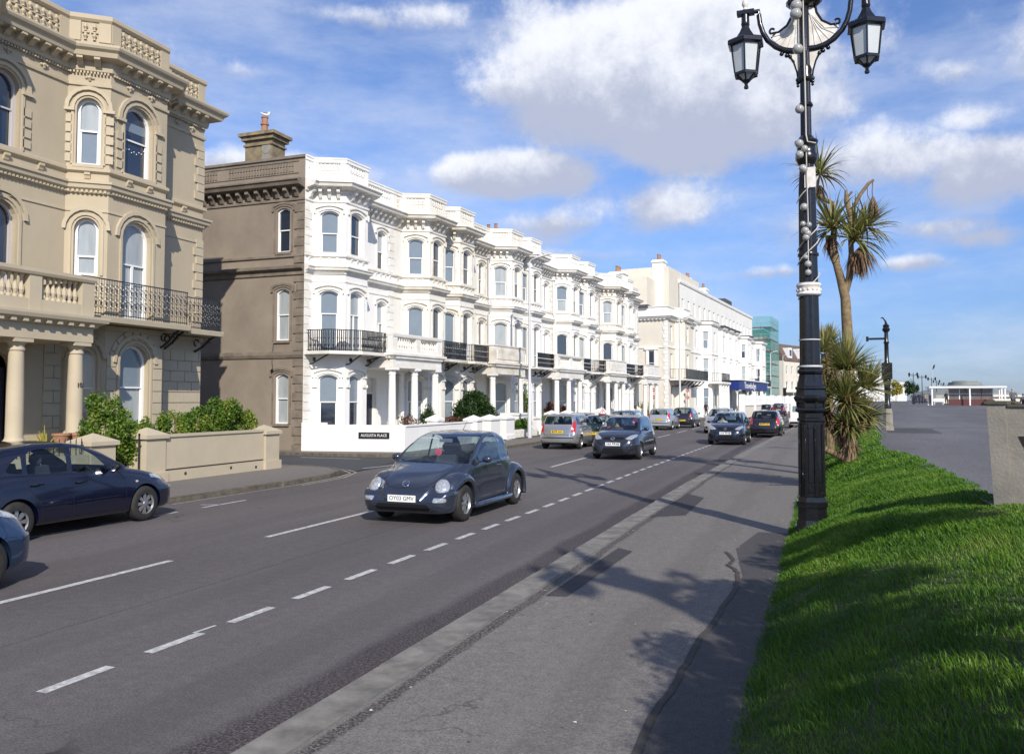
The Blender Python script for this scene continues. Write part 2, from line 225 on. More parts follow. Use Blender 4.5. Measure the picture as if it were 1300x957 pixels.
# ---------------------------------------------------------------- mesh helpers
class MB:
    def __init__(s): s.v=[]; s.f=[]; s.m=[]; s.T=None
    def add(s,vs,fs,m=0):
        b=len(s.v)
        if s.T is not None: vs=[tuple(s.T@Vector(p)) for p in vs]
        s.v+=[tuple(p) for p in vs]; s.f+=[tuple(i+b for i in f) for f in fs]; s.m+=[m]*len(fs)
    def box(s,x0,x1,y0,y1,z0,z1,m=0):
        s.add([(x0,y0,z0),(x1,y0,z0),(x1,y1,z0),(x0,y1,z0),(x0,y0,z1),(x1,y0,z1),(x1,y1,z1),(x0,y1,z1)],[(0,3,2,1),(4,5,6,7),(0,1,5,4),(1,2,6,5),(2,3,7,6),(3,0,4,7)],m)
    def obox(s,P,d,l,w,z0,z1,m=0,tl=0,tr=0):   # box along direction d from P, length l, width w to its left(outward)
        nx,ny=-d[1],d[0]; p=[(P[0],P[1]),(P[0]+d[0]*l,P[1]+d[1]*l)]; q=[(a+nx*w,b+ny*w) for a,b in p]
        s.prism([p[0],p[1],q[1],q[0]],z0,z1,m)
    def prism(s,poly,z0,z1,m=0):
        n=len(poly); s.add([(x,y,z0) for x,y in poly]+[(x,y,z1) for x,y in poly],[tuple(range(n))[::-1],tuple(range(n,2*n))]+[(i,(i+1)%n,n+(i+1)%n,n+i) for i in range(n)],m)
    def lathe(s,prof,c=(0,0,0),n=16,axis='z',m=0,cap=True,phase=0,sq=None):
        vs=[]
        for r,h in prof:
            for i in range(n):
                a=2*PI*i/n+phase; x,y=r*math.cos(a),r*math.sin(a)
                p={'z':(x,y,h),'y':(x,h,y),'x':(h,x,y)}[axis]; vs.append((p[0]+c[0],p[1]+c[1],p[2]+c[2]))
        fs=[(k*n+i,k*n+(i+1)%n,(k+1)*n+(i+1)%n,(k+1)*n+i) for k in range(len(prof)-1) for i in range(n)]
        if cap: fs+=[tuple(range(n))[::-1],tuple(range((len(prof)-1)*n,len(prof)*n))]
        s.add(vs,fs,m)
    def tube(s,pts,r,n=8,m=0,cap=True):
        pts=[Vector(p) for p in pts]; k=len(pts); rr=r if isinstance(r,(list,tuple)) else [r]*k; vs=[]; up=None
        for i,p in enumerate(pts):
            d=(pts[min(i+1,k-1)]-pts[max(i-1,0)]).normalized()
            if up is None: up=Vector((0,0,1)) if abs(d.z)<.9 else Vector((1,0,0))
            a=d.cross(up).normalized(); b=a.cross(d).normalized(); up=b
            vs+=[tuple(p+(a*math.cos(2*PI*j/n)+b*math.sin(2*PI*j/n))*rr[i]) for j in range(n)]
        fs=[(q*n+j,q*n+(j+1)%n,(q+1)*n+(j+1)%n,(q+1)*n+j) for q in range(k-1) for j in range(n)]
        if cap: fs+=[tuple(range(n))[::-1],tuple(range((k-1)*n,k*n))]
        s.add(vs,fs,m)
    def ball(s,c,r,n=10,m=0,sc=(1,1,1)):
        vs=[];h=max(4,n//2)
        for i in range(h+1):
            t=PI*i/h
            for j in range(n): a=2*PI*j/n; vs.append((c[0]+r*sc[0]*math.sin(t)*math.cos(a),c[1]+r*sc[1]*math.sin(t)*math.sin(a),c[2]+r*sc[2]*math.cos(t)))
        s.add(vs,[(i*n+j,i*n+(j+1)%n,(i+1)*n+(j+1)%n,(i+1)*n+j) for i in range(h) for j in range(n)],m)
    def sweep(s,path,prof,m=0,caps=True):     # open plan path, profile (outward offset, z); outward = left of travel
        k=len(path); vs=[]; N=[]
        for i in range(k-1):
            dx,dy=path[i+1][0]-path[i][0],path[i+1][1]-path[i][1]; l=math.hypot(dx,dy); N.append((-dy/l,dx/l))
        for i,(x,y) in enumerate(path):
            a=N[max(i-1,0)]; b=N[min(i,k-2)]; mx,my=a[0]+b[0],a[1]+b[1]; q=2/(mx*mx+my*my) if (mx*mx+my*my)>.2 else 1; mx*=q;my*=q
            vs+=[(x+mx*o,y+my*o,z) for o,z in prof]
        n=len(prof)
        fs=[(i*n+j,(i+1)*n+j,(i+1)*n+(j+1)%n,i*n+(j+1)%n) for i in range(k-1) for j in range(n)]
        if caps: fs+=[tuple(range(n)),tuple(range((k-1)*n,k*n))[::-1]]
        s.add(vs,fs,m)
    def along(s,path,step,fn,off=0,inset=.1):  # fn(mb,point,dir,normal) at regular spots along a path
        for i in range(len(path)-1):
            (x0,y0),(x1,y1)=path[i],path[i+1]; l=math.hypot(x1-x0,y1-y0); d=((x1-x0)/l,(y1-y0)/l); nrm=(-d[1],d[0]); L2=l-2*inset
            if L2<=0: continue
            c=max(1,round(L2/step))
            for j in range(c):
                u=inset+L2*(j+.5)/c; fn(s,(x0+d[0]*u+nrm[0]*off,y0+d[1]*u+nrm[1]*off),d,nrm)
    def build(s,name,mats,parent=None,smooth=False,loc=None,rz=0,angle=None):
        me=bpy.data.meshes.new(name); me.from_pydata(s.v,[],s.f); me.update()
        mats=mats if isinstance(mats,(list,tuple)) else [mats]
        for x in mats: me.materials.append(K[x] if isinstance(x,str) else x)
        if len(mats)>1: me.polygons.foreach_set('material_index',s.m)
        if smooth:
            me.polygons.foreach_set('use_smooth',[True]*len(me.polygons))
            me.set_sharp_from_angle(angle=R(angle or 40))
        o=bpy.data.objects.new(name,me); C.objects.link(o); o.parent=parent
        if loc is not None: o.location=loc
        if rz: o.rotation_euler=(0,0,rz)
        return o
def tag(o,label=None,cat=None,group=None,kind=None):
    if label: o['label']=label
    if cat: o['category']=cat
    if group: o['group']=group
    if kind: o['kind']=kind
    return o
def thing(name,label,cat,loc=(0,0,0),rz=0,group=None):
    o=bpy.data.objects.new(name,None); C.objects.link(o); o.location=loc; o.rotation_euler=(0,0,rz); o.empty_display_size=.3
    return tag(o,label,cat,group)
def dup(o,parent=None):
    c=o.copy(); C.objects.link(c)
    if parent: c.parent=parent
    for ch in list(o.children): dup(ch,c)
    return c
def struct(name,mb,m,**k): o=mb.build(name,m,**k); o['kind']='structure'; return o
def text_mb(txt,size,M4,extrude=.003,spacing=1,width=None):
    cu=bpy.data.curves.new('t','FONT'); cu.body=txt; cu.size=size; cu.extrude=extrude; cu.align_x='CENTER'; cu.align_y='CENTER'; cu.resolution_u=3; cu.space_character=spacing
    o=bpy.data.objects.new('t',cu); C.objects.link(o); dg=bpy.context.evaluated_depsgraph_get(); me=bpy.data.meshes.new_from_object(o.evaluated_get(dg))
    xs=[v.co.x for v in me.vertices]; sx=(width/(max(xs)-min(xs))) if width else 1
    mb=MB(); mb.add([tuple(M4@Vector((v.co.x*sx,v.co.y,v.co.z))) for v in me.vertices],[tuple(p.vertices) for p in me.polygons])
    bpy.data.objects.remove(o); bpy.data.curves.remove(cu); bpy.data.meshes.remove(me); return mb
def lerp(a,b,t): return a+(b-a)*t
def interp(keys,x): return float(np.interp(x,[k[0] for k in keys],[k[1] for k in keys]))
# ================================================================ the ground
XR=-3.2; XK=-2.9; XG=-.5       # right kerb line, back of kerb, grass edge
def prom_z(y): t=min(1,max(0,(y-20)/90)); return 1.0+.38*t
g=MB(); g.add([(-900,-60,-.06),(900,-60,-.06),(900,3000,-.06),(-900,3000,-.06)],[(0,1,2,3)]); struct('ground',g,'footl')
g=MB()
lk_=[(-12.6,-30),(-12.55,6),(-12.45,13),(-12.35,17),(-12.5,19.2),(-12.9,20.4),(-13.6,21.1),(-14.6,21.4),(-15.4,21.45),(-40,22.6)]
rk_=[(-40,26.35),(-17,26.35),(-15.2,26.6),(-14.0,27.4),(-13.2,28.9),(-12.9,31),(-12.75,35),(-12.8,60),(-12.4,75),(-11.5,90),(-10,110),(-6.5,160),(-2,230),(10,400)]
road=[(-3.2,-30)]+[(-3.2,20),(-3.0,32),(-2.75,44),(-2.3,62),(-1.2,90),(3,160),(8,230),(25,400)]
poly=lk_[:4]+[(-12.6,19.2),(-12.75,21.0),(-12.9,28.9)]+rk_[5:]+road[::-1]
n=len(poly); g.add([(x,y,0) for x,y in poly],[tuple(range(n))]); struct('road',g,'road')
g=MB(); sp=[(-12.6,19.2)]+lk_[4:]+rk_[:5]+[(-12.9,28.9),(-12.75,21.0)]; g.add([(x,y,-.004) for x,y in sp],[tuple(range(len(sp)))]); struct('side_street',g,'side')
# near footway on the right with granite kerb
edge=[(-3.2,-30),(-3.2,20),(-3.0,32),(-2.75,44),(-2.3,62),(-1.2,90),(3,160),(8,230)]
g=MB(); back=[(x+.3,y) for x,y in edge]; ge=[(-.46,-30),(-.5,20),(-.75,32),(-1.0,44),(-.7,62),(.5,90),(4.5,160),(9.5,230)]
g.add([(x,y,.085) for x,y in back]+[(x,y,.12) for x,y in ge],[(i,8+i,9+i,i+1) for i in range(7)]); struct('footway',g,'foot')
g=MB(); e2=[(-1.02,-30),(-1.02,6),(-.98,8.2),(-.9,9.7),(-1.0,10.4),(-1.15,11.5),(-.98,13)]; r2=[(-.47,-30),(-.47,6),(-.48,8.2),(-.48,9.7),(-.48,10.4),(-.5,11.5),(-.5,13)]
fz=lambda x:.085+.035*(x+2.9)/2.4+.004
g.add([(x,y,fz(x)) for x,y in e2]+[(x,y,fz(x)) for x,y in r2],[(i,7+i,8+i,i+1) for i in range(6)]); struct('footway_dark_strip',g,'footdark')  # darker asphalt edge; part of its darkness is shade put into the colour
g=MB(); cp0=[(-1.0,4.2),(-1.03,5.5),(-1.0,6.4),(-.98,7.4),(-.93,8.4),(-.92,9.3),(-.96,9.9),(-1.12,10.3),(-1.1,10.7),(-1.26,11.3)]
rc=random.Random(4); cp=[]
for (a,b) in zip(cp0,cp0[1:]):
    for k in range(5): cp.append((lerp(a[0],b[0],k/5)+rc.uniform(-.018,.018),lerp(a[1],b[1],k/5)))
for (a,b) in zip(cp,cp[1:]):
    g.add([(a[0]-.034,a[1],fz(a[0])+.005),(a[0]+.016,a[1],fz(a[0])+.005),(b[0]+.016,b[1],fz(b[0])+.005),(b[0]-.034,b[1],fz(b[0])+.005)],[(0,1,2,3)])
struct('footway_crack',g,'joint')
g=MB(); g.add([(-2.72,8.15,fz(-2.7)),(-2.50,8.2,fz(-2.5)),(-2.42,10.9,fz(-2.4)),(-2.66,11.1,fz(-2.6))],[(0,1,2,3)]); g.add([(-2.85,14.2,fz(-2.8)),(-2.3,14.6,fz(-2.3)),(-2.35,17.3,fz(-2.3)),(-2.8,18.0,fz(-2.8))],[(0,1,2,3)]); struct('footway_trench_repair',g,'patch')
g=MB()
def kerbrun(g,pts,w,h,L0=.92,gap=.010,side=1):
    for (a,b) in zip(pts,pts[1:]):
        l=math.hypot(b[0]-a[0],b[1]-a[1]); d=((b[0]-a[0])/l,(b[1]-a[1])/l); c=max(1,round(l/L0)); q=l/c
        for i in range(c):
            j=random.uniform(-.004,.004); P=(a[0]+d[0]*(i*q+gap),a[1]+d[1]*(i*q+gap)); g.obox(P,d,q-2*gap,w*side,-.05,h+j)
kerbrun(g,[(-3.2,2)]+edge[1:7],.296,.088,side=-1); struct('kerb',g,'kerb')
# left footway and its kerbs
g=MB(); fp=[(-12.48,-30),(-12.43,6),(-12.33,13),(-12.25,17),(-12.4,19.2),(-12.85,20.3),(-13.55,20.98),(-14.6,21.28),(-15.4,21.32),(-40,22.45)]
n=len(fp); g.add([(x-.12,y-.05,.10) for x,y in fp]+[(-45,22,.10),(-45,-30,.10)],[tuple(range(n+2))]); struct('left_footway',g,'footl')
g=MB(); kerbrun(g,[(x-.16,y) for x,y in lk_[:4]],.15,.105,side=-1); kerbrun(g,[(x-.1,y-.12) for x,y in lk_[3:]],.14,.105,side=-1,L0=.5); struct('left_kerb',g,'dkerb')
g=MB(); fp=[(-45,26.5)]+[(-17,26.5),(-15.3,26.75),(-14.15,27.5),(-13.35,28.95),(-13.05,31),(-12.9,35),(-12.95,60),(-12.55,75),(-11.65,90),(-10.15,110),(-6.65,160),(-2.2,230)]; n=len(fp)
g.add([(x,y,.10) for x,y in fp]+[(-60,230,.10)],[tuple(range(n+1))]); struct('far_footway',g,'footl')
g=MB(); kerbrun(g,rk_[:12],.14,.106,L0=.8,side=1); struct('far_kerb',g,'dkerb')
# painted lines
g=MB()
def dash(x0,y0,x1,y1,w,z=.004):
    l=math.hypot(x1-x0,y1-y0); nx,ny=-(y1-y0)/l*w/2,(x1-x0)/l*w/2
    g.add([(x0+nx,y0+ny,z),(x0-nx,y0-ny,z),(x1-nx,y1-ny,z),(x1+nx,y1+ny,z)],[(0,1,2,3)])
for a,b in [(4.2,8.62),(10.6,16.2),(17.6,22.0),(24.6,29.2),(31.6,36),(38.6,43),(45.6,50),(52.6,57),(59.6,64),(66.6,71)]:
    xf=lambda y:-8.02-max(0,y-26)*.035+max(0,y-45)*.02
    dash(xf(a),a,xf(b),b,.105)
y=3.45
while y<46:
    xd=lambda y:-5.30+min(.12,(max(0,y-5))*.012)+max(0,y-24)*.012
    if y>3: dash(xd(y),y,xd(y+.62),y+.62,.10)
    y+=1.0+(.0 if y<14 else .0)
    if y>4.4 and y<4.5: pass
dash(-5.36,6.05,-5.34,6.32,.035)
for a,b in [(9.3,10.1),(10.6,11.25),(11.75,12.35),(13.0,14.3)]: dash(-11.36,a,-11.36,b,.07)
dash(-11.7,13.35,-11.36,13.5,.06)
dash(-13.2,22.05,-12.75,24.9,.10); dash(-17.9,25.55,-15.4,25.55,.09); 
struct('road_markings',g,'paint')
g=MB()
for o in (.12,.30):
    pts=[(-20,21.72+o*1.0)]+[(x+(.02+o) if y<20 else x+.5*o,y+o*.9 if y>20 else y) for x,y in [(-15.3,21.55),(-14.5,21.5),(-13.5,21.2),(-12.8,20.5),(-12.45,19.3),(-12.32,17.2)]]
    for a,b in zip(pts,pts[1:]): dash(a[0],a[1],b[0],b[1],.06)
dash(-12.2,17.2,-12.28,13.2,.05)
struct('double_yellow_lines',g,'ypaint')
# promenade
def pedge(y): return interp([(-30,1.75),(9,1.75),(10,1.72),(11.2,1.66),(14,1.64),(17.6,1.5),(20.1,1.12),(23,1.15),(26.4,1.42),(31,1.5),(60,1.9),(100,3.5),(160,7),(230,12)],y)
g=MB(); ys=[-30,0,9,10,11.2,12.5,14,16,17.6,19,20.1,21,23,26.4,31,45,60,80,110,160,230,400]
g.add([(pedge(y)-.12,y,prom_z(y)) for y in ys]+[(60 if y<150 else 60+(y-150)*.6,y,prom_z(y)) for y in ys],[(i,len(ys)+i,len(ys)+i+1,i+1) for i in range(len(ys)-1)]); struct('promenade',g,'prom')
g=MB(); g.add([(2.6,33.0,prom_z(33)+.004),(9.5,36.2,prom_z(36.2)+.004),(9.5,36.4,prom_z(36.4)+.004),(2.6,33.2,prom_z(33.2)+.004)],[(0,1,2,3)]); g.add([(1.9,29.2,prom_z(29.2)+.004),(3.4,29.0,prom_z(29)+.004),(3.5,33,prom_z(33)+.006),(1.9,32.8,prom_z(32.8)+.006)],[(0,1,2,3)]); g.add([(6,52,prom_z(52)+.004),(16,50,prom_z(50)+.004),(16,50.3,prom_z(50.3)+.004),(6,52.3,prom_z(52.3)+.004)],[(0,1,2,3)]); struct('promenade_joint',g,'footdark')
g=MB(); g.add([(60,-30,.9),(90,-30,-1.5),(330,400,-1.5),(210,400,.9)],[(0,1,2,3)]); struct('shingle_beach',g,'kerb')
g=MB(); g.add([(88,-500,-1.5),(5000,-500,-1.5),(5000,5000,-1.5),(280,400,-1.4)],[(0,1,2,3)])
sea=mat('sea water',(.03,.08,.12),.15,bump=.6,bscale=1.5); struct('sea',g,sea)
# grass bank
def bank_z(x,y):
    e=pedge(y); lo=interp([(-30,-.48),(20,-.52),(32,-.77),(44,-1.02),(62,-.72),(90,.48),(160,4.4),(230,9.4)],y)
    t=min(1.25,max(0,(x-lo)/(e-lo)));  h=prom_z(y)-.11
    s=t*1.12-.12*t*t if t<1 else 1.0
    return .115+h*(math.sin(min(1,s)*PI/2)*.55+.45*min(1,s))+.02*math.sin(x*5+y*1.7)*min(1,t*3)*(1-min(1,t))
g=MB(); ys=[-6+.5*i for i in range(90)]+[39+3*i for i in range(20)]+[100+13*i for i in range(11)]; nx=15
for y in ys:
    lo=interp([(-30,-.48),(20,-.52),(32,-.77),(44,-1.02),(62,-.72),(90,.48),(160,4.4),(230,9.4)],y); e=pedge(y)
    hi=e+(.03 if y>9.9 else min(2.4,.05+(9.9-y)*2)); 
    for i in range(nx): x=lerp(lo,hi,i/(nx-1)); g.v.append((x,y,bank_z(x,y)+(.03*min(1,max(0,(x-e+.3)/.2)) if y<9.9 else 0)))
g.f=[(a*nx+i,a*nx+i+1,(a+1)*nx+i+1,(a+1)*nx+i) for a in range(len(ys)-1) for i in range(nx-1)]; g.m=[0]*len(g.f)
struct('grass_bank',g,'soil',smooth=True)
rng=np.random.default_rng(5)
def blades(region,count,h,w,seed):
    rg=np.random.default_rng(seed); ya,yb=region; V=[];F=[]
    u=rg.random(count); Y=ya+(yb-ya)*u**1.3; n=0
    verts=np.zeros((count*5,3)); faces=[]
    for k in range(count):
        y=Y[k]; lo=interp(LOK,y)-.03; e=pedge(y); hi=e+(.05+.06*math.sin(y*7)+.04*math.sin(y*17) if y>9.9 else min(2.4,.05+(9.9-y)*2))
        x=lo+(hi-lo)*rg.random(); z=bank_z(x,y)-.005
        cl=.6+.8*(math.sin(x*6.1+y*2.3)*math.sin(y*4.7-x*3.1)*.5+.5)+.25*math.sin(y*1.3+x*2.7); hh=h*(.45+.75*rg.random())*max(.45,cl)
        a=rg.random()*2*PI; lean=hh*(.25+.75*rg.random()); ld=rg.normal(PI*.95,1.1); dx,dy=math.cos(ld)*lean,math.sin(ld)*lean; wx,wy=math.cos(a)*w/2,math.sin(a)*w/2
        b=k*5; verts[b]=(x-wx,y-wy,z); verts[b+1]=(x+wx,y+wy,z); verts[b+2]=(x+wx*.7+dx*.4,y+wy*.7+dy*.4,z+hh*.62); verts[b+3]=(x-wx*.7+dx*.4,y-wy*.7+dy*.4,z+hh*.62); verts[b+4]=(x+dx,y+dy,z+hh*.88)
    return verts
LOK=[(-30,-.48),(20,-.52),(32,-.77),(44,-1.02),(62,-.72),(90,.48),(160,4.4),(230,9.4)]
vs=[blades((2.6,8.5),110000,.055,.006,1),blades((8.5,16),75000,.055,.009,2),blades((16,34),45000,.065,.018,3),blades((34,90),20000,.11,.05,4)]
vs=np.concatenate(vs); nb=len(vs)//5
me=bpy.data.meshes.new('grass_blades'); me.vertices.add(len(vs)); me.vertices.foreach_set('co',vs.ravel())
q=np.arange(nb)*5; li=np.stack([q,q+1,q+2,q+3,q+3,q+2,q+4],1).ravel(); me.loops.add(len(li)); me.loops.foreach_set('vertex_index',li.astype(np.int32))
me.polygons.add(nb*2); st=np.stack([np.arange(nb)*7,np.arange(nb)*7+4],1).ravel(); me.polygons.foreach_set('loop_start',st.astype(np.int32)); me.update(calc_edges=True); me.validate()
me.materials.append(K['grass']); o=bpy.data.objects.new('grass',me); C.objects.link(o); tag(o,'short green grass covering the sloping bank beside the footway','grass',kind='stuff')
# ================================================================ building kit: local frame (s along the front, t outward, z up)
FLIP=Matrix.Diagonal((1,-1,1,1))
def FM(): m=MB(); m.T=FLIP; return m
def arch(uc,w,zb,zt,rise,n=10):
    hw=w/2; zs=zt-rise; p=[(uc-hw,zb),(uc+hw,zb)]
    if rise<=.001: return p+[(uc+hw,zt),(uc-hw,zt)]
    for i in range(n+1):
        if rise>=hw*.95: a=PI*i/n; p.append((uc+hw*math.cos(a),zs+rise*math.sin(a)))
        else: k=1-2*i/n; p.append((uc+hw*k,zs+rise*(1-k*k)))
    return p
class Seg:
    def __init__(s,P,Q): s.P=P;s.Q=Q; s.l=math.hypot(Q[0]-P[0],Q[1]-P[1]); s.d=((Q[0]-P[0])/s.l,(Q[1]-P[1])/s.l); s.n=(-s.d[1],s.d[0])
    def at(s,u,o,z): return (s.P[0]+s.d[0]*u+s.n[0]*o,s.P[1]+s.d[1]*u+s.n[1]*o,z)
def wall(mb,sg,z0,z1,ops=(),rev=.16,m=0,off=0):
    u=0; A=sg.at
    for op in sorted(ops,key=lambda o:o[0]):
        uc,w,zb,zt,rise=op[:5]; a,b=uc-w/2,uc+w/2
        mb.add([A(u,off,z0),A(a,off,z0),A(a,off,z1),A(u,off,z1)],[(0,1,2,3)],m)
        mb.add([A(a,off,z0),A(b,off,z0),A(b,off,zb),A(a,off,zb)],[(0,1,2,3)],m)
        ol=arch(*op[:5]); top=ol[2:]  # right -> left
        for p,q in zip(top,top[1:]): mb.add([A(p[0],off,p[1]),A(p[0],off,z1),A(q[0],off,z1),A(q[0],off,q[1])],[(0,1,2,3)],m)
        n=len(ol)
        for i in range(n): p,q=ol[i],ol[(i+1)%n]; mb.add([A(p[0],off,p[1]),A(q[0],off,q[1]),A(q[0],off-rev,q[1]),A(p[0],off-rev,p[1])],[(0,1,2,3)],m)
        u=b
    mb.add([A(u,off,z0),A(sg.l,off,z0),A(sg.l,off,z1),A(u,off,z1)],[(0,1,2,3)],m)
def ring(mb,sg,op,inn,out,o0,o1,m=0,legs=True,n=10):    # band round an opening, from offset o0 to o1 proud of the wall
    uc,w,zb,zt,rise=op[:5]; A=sg.at; base=zb if legs else zt-rise
    r=lambda k:[p for p in arch(uc,w+2*k,base,zt+k,rise+(k if rise>w*.45 else 0),n)]
    a=r(inn);b=r(out); a=[a[1]]+a[2:]+[a[0]]; b=[b[1]]+b[2:]+[b[0]]
    for i in range(len(a)-1):
        p,q,r1,s1=a[i],a[i+1],b[i+1],b[i]
        mb.add([A(p[0],o1,p[1]),A(q[0],o1,q[1]),A(r1[0],o1,r1[1]),A(s1[0],o1,s1[1]),A(p[0],o0,p[1]),A(q[0],o0,q[1]),A(r1[0],o0,r1[1]),A(s1[0],o0,s1[1])],[(0,1,2,3),(0,4,5,1),(1,5,6,2),(2,6,7,3),(3,7,4,0)],m)
def sbox(mb,sg,u0,u1,o0,o1,z0,z1,m=0):
    p=[sg.at(u,o,z) for z in (z0,z1) for u,o in ((u0,o0),(u1,o0),(u1,o1),(u0,o1))]
    mb.add(p,[(0,3,2,1),(4,5,6,7),(0,1,5,4),(1,2,6,5),(2,3,7,6),(3,0,4,7)],m)
def window(root,sg,op,frame='winw',pane=('dark','dark'),style='sash',rev=.16,sill=None,fw=.055,mid=.5,room=True):
    uc,w,zb,zt,rise=op[:5]; mb=FM(); o=-rev+.02
    ring(mb,sg,(uc,w-2*fw,zb+fw,zt-fw,max(0,rise-(fw if rise>w*.45 else 0)),),0,fw,-rev-.02,-rev+.05)
    sbox(mb,sg,uc-w/2,uc+w/2,-rev-.02,-rev+.05,zb,zb+fw)
    zm=zb+(zt-zb)*mid; 
    sbox(mb,sg,uc-w/2+fw,uc+w/2-fw,-rev-.01,-rev+.035,zm-.022,zm+.022)
    if style=='french': sbox(mb,sg,uc-.035,uc+.035,-rev-.01,-rev+.036,zb+fw,zm-.022); 
    if style=='lites':
        sbox(mb,sg,uc-.04,uc+.04,-rev-.01,-rev+.036,zb+fw,zm-.022)
        for k in (.33,.66): sbox(mb,sg,uc-w/2+fw,uc+w/2-fw,-rev-.005,-rev+.02,zb+(zm-zb)*k-.012,zb+(zm-zb)*k+.012)
    if style=='sash': # lower sash stands a little back
        for s_ in (-1,1): sbox(mb,sg,uc+s_*(w/2-fw-.018)-.018,uc+s_*(w/2-fw-.018)+.018,-rev-.012,-rev+.012,zb+fw,zm-.022)
    f=mb.build('window',frame,root)
    for q,(za,zc) in enumerate(((zb,zm),(zm,zt))):
        pm=FM(); pm.m=[]; ol=arch(uc,w-fw,zb+.01,zt-.02,max(0,rise-.01))
        if q==0: ol=[(uc-w/2+.02,za),(uc+w/2-.02,za),(uc+w/2-.02,zc),(uc-w/2+.02,zc)]
        else: top=[p for p in ol[2:] if p[1]>za]; ol=[(uc-w/2+.02,za),(uc+w/2-.02,za)]+top
        d=-rev-.012-.014*(1-q)
        pm.add([sg.at(u,d,z) for u,z in ol]+[sg.at(u,d-.01,z) for u,z in ol],[tuple(range(len(ol))),tuple(range(len(ol),2*len(ol)))[::-1]]); pm.build('pane',pane[q],f)
    if sill:
        sm=FM(); sbox(sm,sg,uc-w/2-.08,uc+w/2+.08,-rev,.07,zb-.09,zb); sm.build('sill',sill,f)
    return f
def bracket(w,d,h,z,m=0):
    def fn(mb,p,dr,n):
        a=[(o,zz) for o,zz in ((0,z),(d,z),(d,z-h*.35),(d*.62,z-h*.5),(d*.35,z-h*.9),(d*.12,z-h),(0,z-h))]
        vs=[]
        for s_ in (-w/2,w/2): vs+=[(p[0]+dr[0]*s_+n[0]*o,p[1]+dr[1]*s_+n[1]*o,zz) for o,zz in a]
        k=len(a); mb.add(vs,[tuple(range(k)),tuple(range(k,2*k))[::-1]]+[(i,(i+1)%k,k+(i+1)%k,k+i) for i in range(k)],m)
    return fn
def dentil(w,d,h,z,m=0):
    def fn(mb,p,dr,n):
        vs=[(p[0]+dr[0]*s_+n[0]*o,p[1]+dr[1]*s_+n[1]*o,zz) for zz in (z-h,z) for s_,o in ((-w/2,0),(w/2,0),(w/2,d),(-w/2,d))]
        mb.add(vs,[(0,3,2,1),(4,5,6,7),(0,1,5,4),(1,2,6,5),(2,3,7,6),(3,0,4,7)],m)
    return fn
def baluster(z0,z1,r,m=0,n=8):
    h=z1-z0
    def fn(mb,p,dr,nn): mb.lathe([(r*.9,z0),(r*.9,z0+h*.08),(r*.5,z0+h*.14),(r,z0+h*.34),(r*.8,z0+h*.48),(r*.42,z0+h*.62),(r*.5,z0+h*.85),(r*.9,z0+h*.9),(r*.9,z1)],(p[0],p[1],0),n,m=m,cap=False)
    return fn
def column(root,s,t,z0,z1,r,m,name='column'):
    mb=FM(); h=z1-z0
    mb.box(s-r*1.35,s+r*1.35,t-r*1.35,t+r*1.35,z0,z0+.10)
    mb.lathe([(r*1.25,z0+.10),(r*1.3,z0+.15),(r*1.1,z0+.2),(r,z0+.26),(r*.98,z0+h*.5),(r*.86,z1-.30),(r*.98,z1-.28),(r*.98,z1-.24),(r*.86,z1-.22),(r*.88,z1-.15),(r*1.2,z1-.09)],(s,t,0),20)
    mb.box(s-r*1.3,s+r*1.3,t-r*1.3,t+r*1.3,z1-.09,z1); return mb.build(name,m,root,smooth=True)
def quoins(mb,sg,u0,u1,z0,z1,o=.03,h=.34,m=0,flip=1):
    z=z0;i=0
    while z<z1-.1:
        k=.12 if i%2 else 0
        sbox(mb,sg,u0+(k if flip<0 else 0),u1-(k if flip>0 else 0),0,o,z+.012,min(z1,z+h)-.012,m); z+=h;i+=1
def iron_rail(root,path,z0,h,step=.085,orn=True,scroll=False,off=0):
    mb=FM(); r=.013
    mb.sweep(path,[(off-.018,z0+h-.02),(off+.018,z0+h-.02),(off+.018,z0+h+.012),(off-.018,z0+h+.012)]); mb.sweep(path,[(off-.014,z0+.06),(off+.014,z0+.06),(off+.014,z0+.085),(off-.014,z0+.085)])
    cnt=[0]
    def fn(m_,p,d,n):
        cnt[0]+=1
        if scroll:
            for k,(zc,rr) in enumerate(((.22,.05),(.36,.062),(.52,.05),(.66,.062))):
                zz=z0+h*zc/.82; pts=[]
                for i in range(9):
                    a=2*PI*i/8+(PI/2 if k%2 else 0); pts.append((p[0]+d[0]*rr*math.cos(a)*.9,p[1]+d[1]*rr*math.cos(a)*.9,zz+rr*math.sin(a)))
                m_.tube(pts,.011,4,cap=False)
            m_.tube([(p[0],p[1],z0+.02),(p[0],p[1],z0+h)],.010,4)
            m_.ball((p[0],p[1],z0+h*.35),.03,6); m_.ball((p[0],p[1],z0+h*.72),.026,6)
            q=(p[0]+d[0]*.085,p[1]+d[1]*.085); m_.tube([(q[0],q[1],z0+.02),(q[0],q[1],z0+h)],.008,4)
        else:
            w=r*(1 if cnt[0]%2 else 1.15)
            m_.box(p[0]-w,p[0]+w,p[1]-w,p[1]+w,z0,z0+h)
            if orn and cnt[0]%2==0:
                m_.ball((p[0],p[1],z0+h*.30),.042,6,sc=(1,1,2.2)); m_.ball((p[0],p[1],z0+h*.62),.036,6,sc=(1,1,1.6))
    mb.along(path,.17 if scroll else step,fn,off,inset=.03); return mb.build('railing','iron',root)
def acroot(name,label,group,s0,origin=(-19.2,27.5),deg=85.05):
    a=R(deg); p=(origin[0]+math.cos(a)*s0,origin[1]+math.sin(a)*s0,0); return thing(name,label,'house',p,a,group)
ZC=dict(slab=3.93,first=4.15,mid=7.15,top=10.55)
WR=random.Random(21)
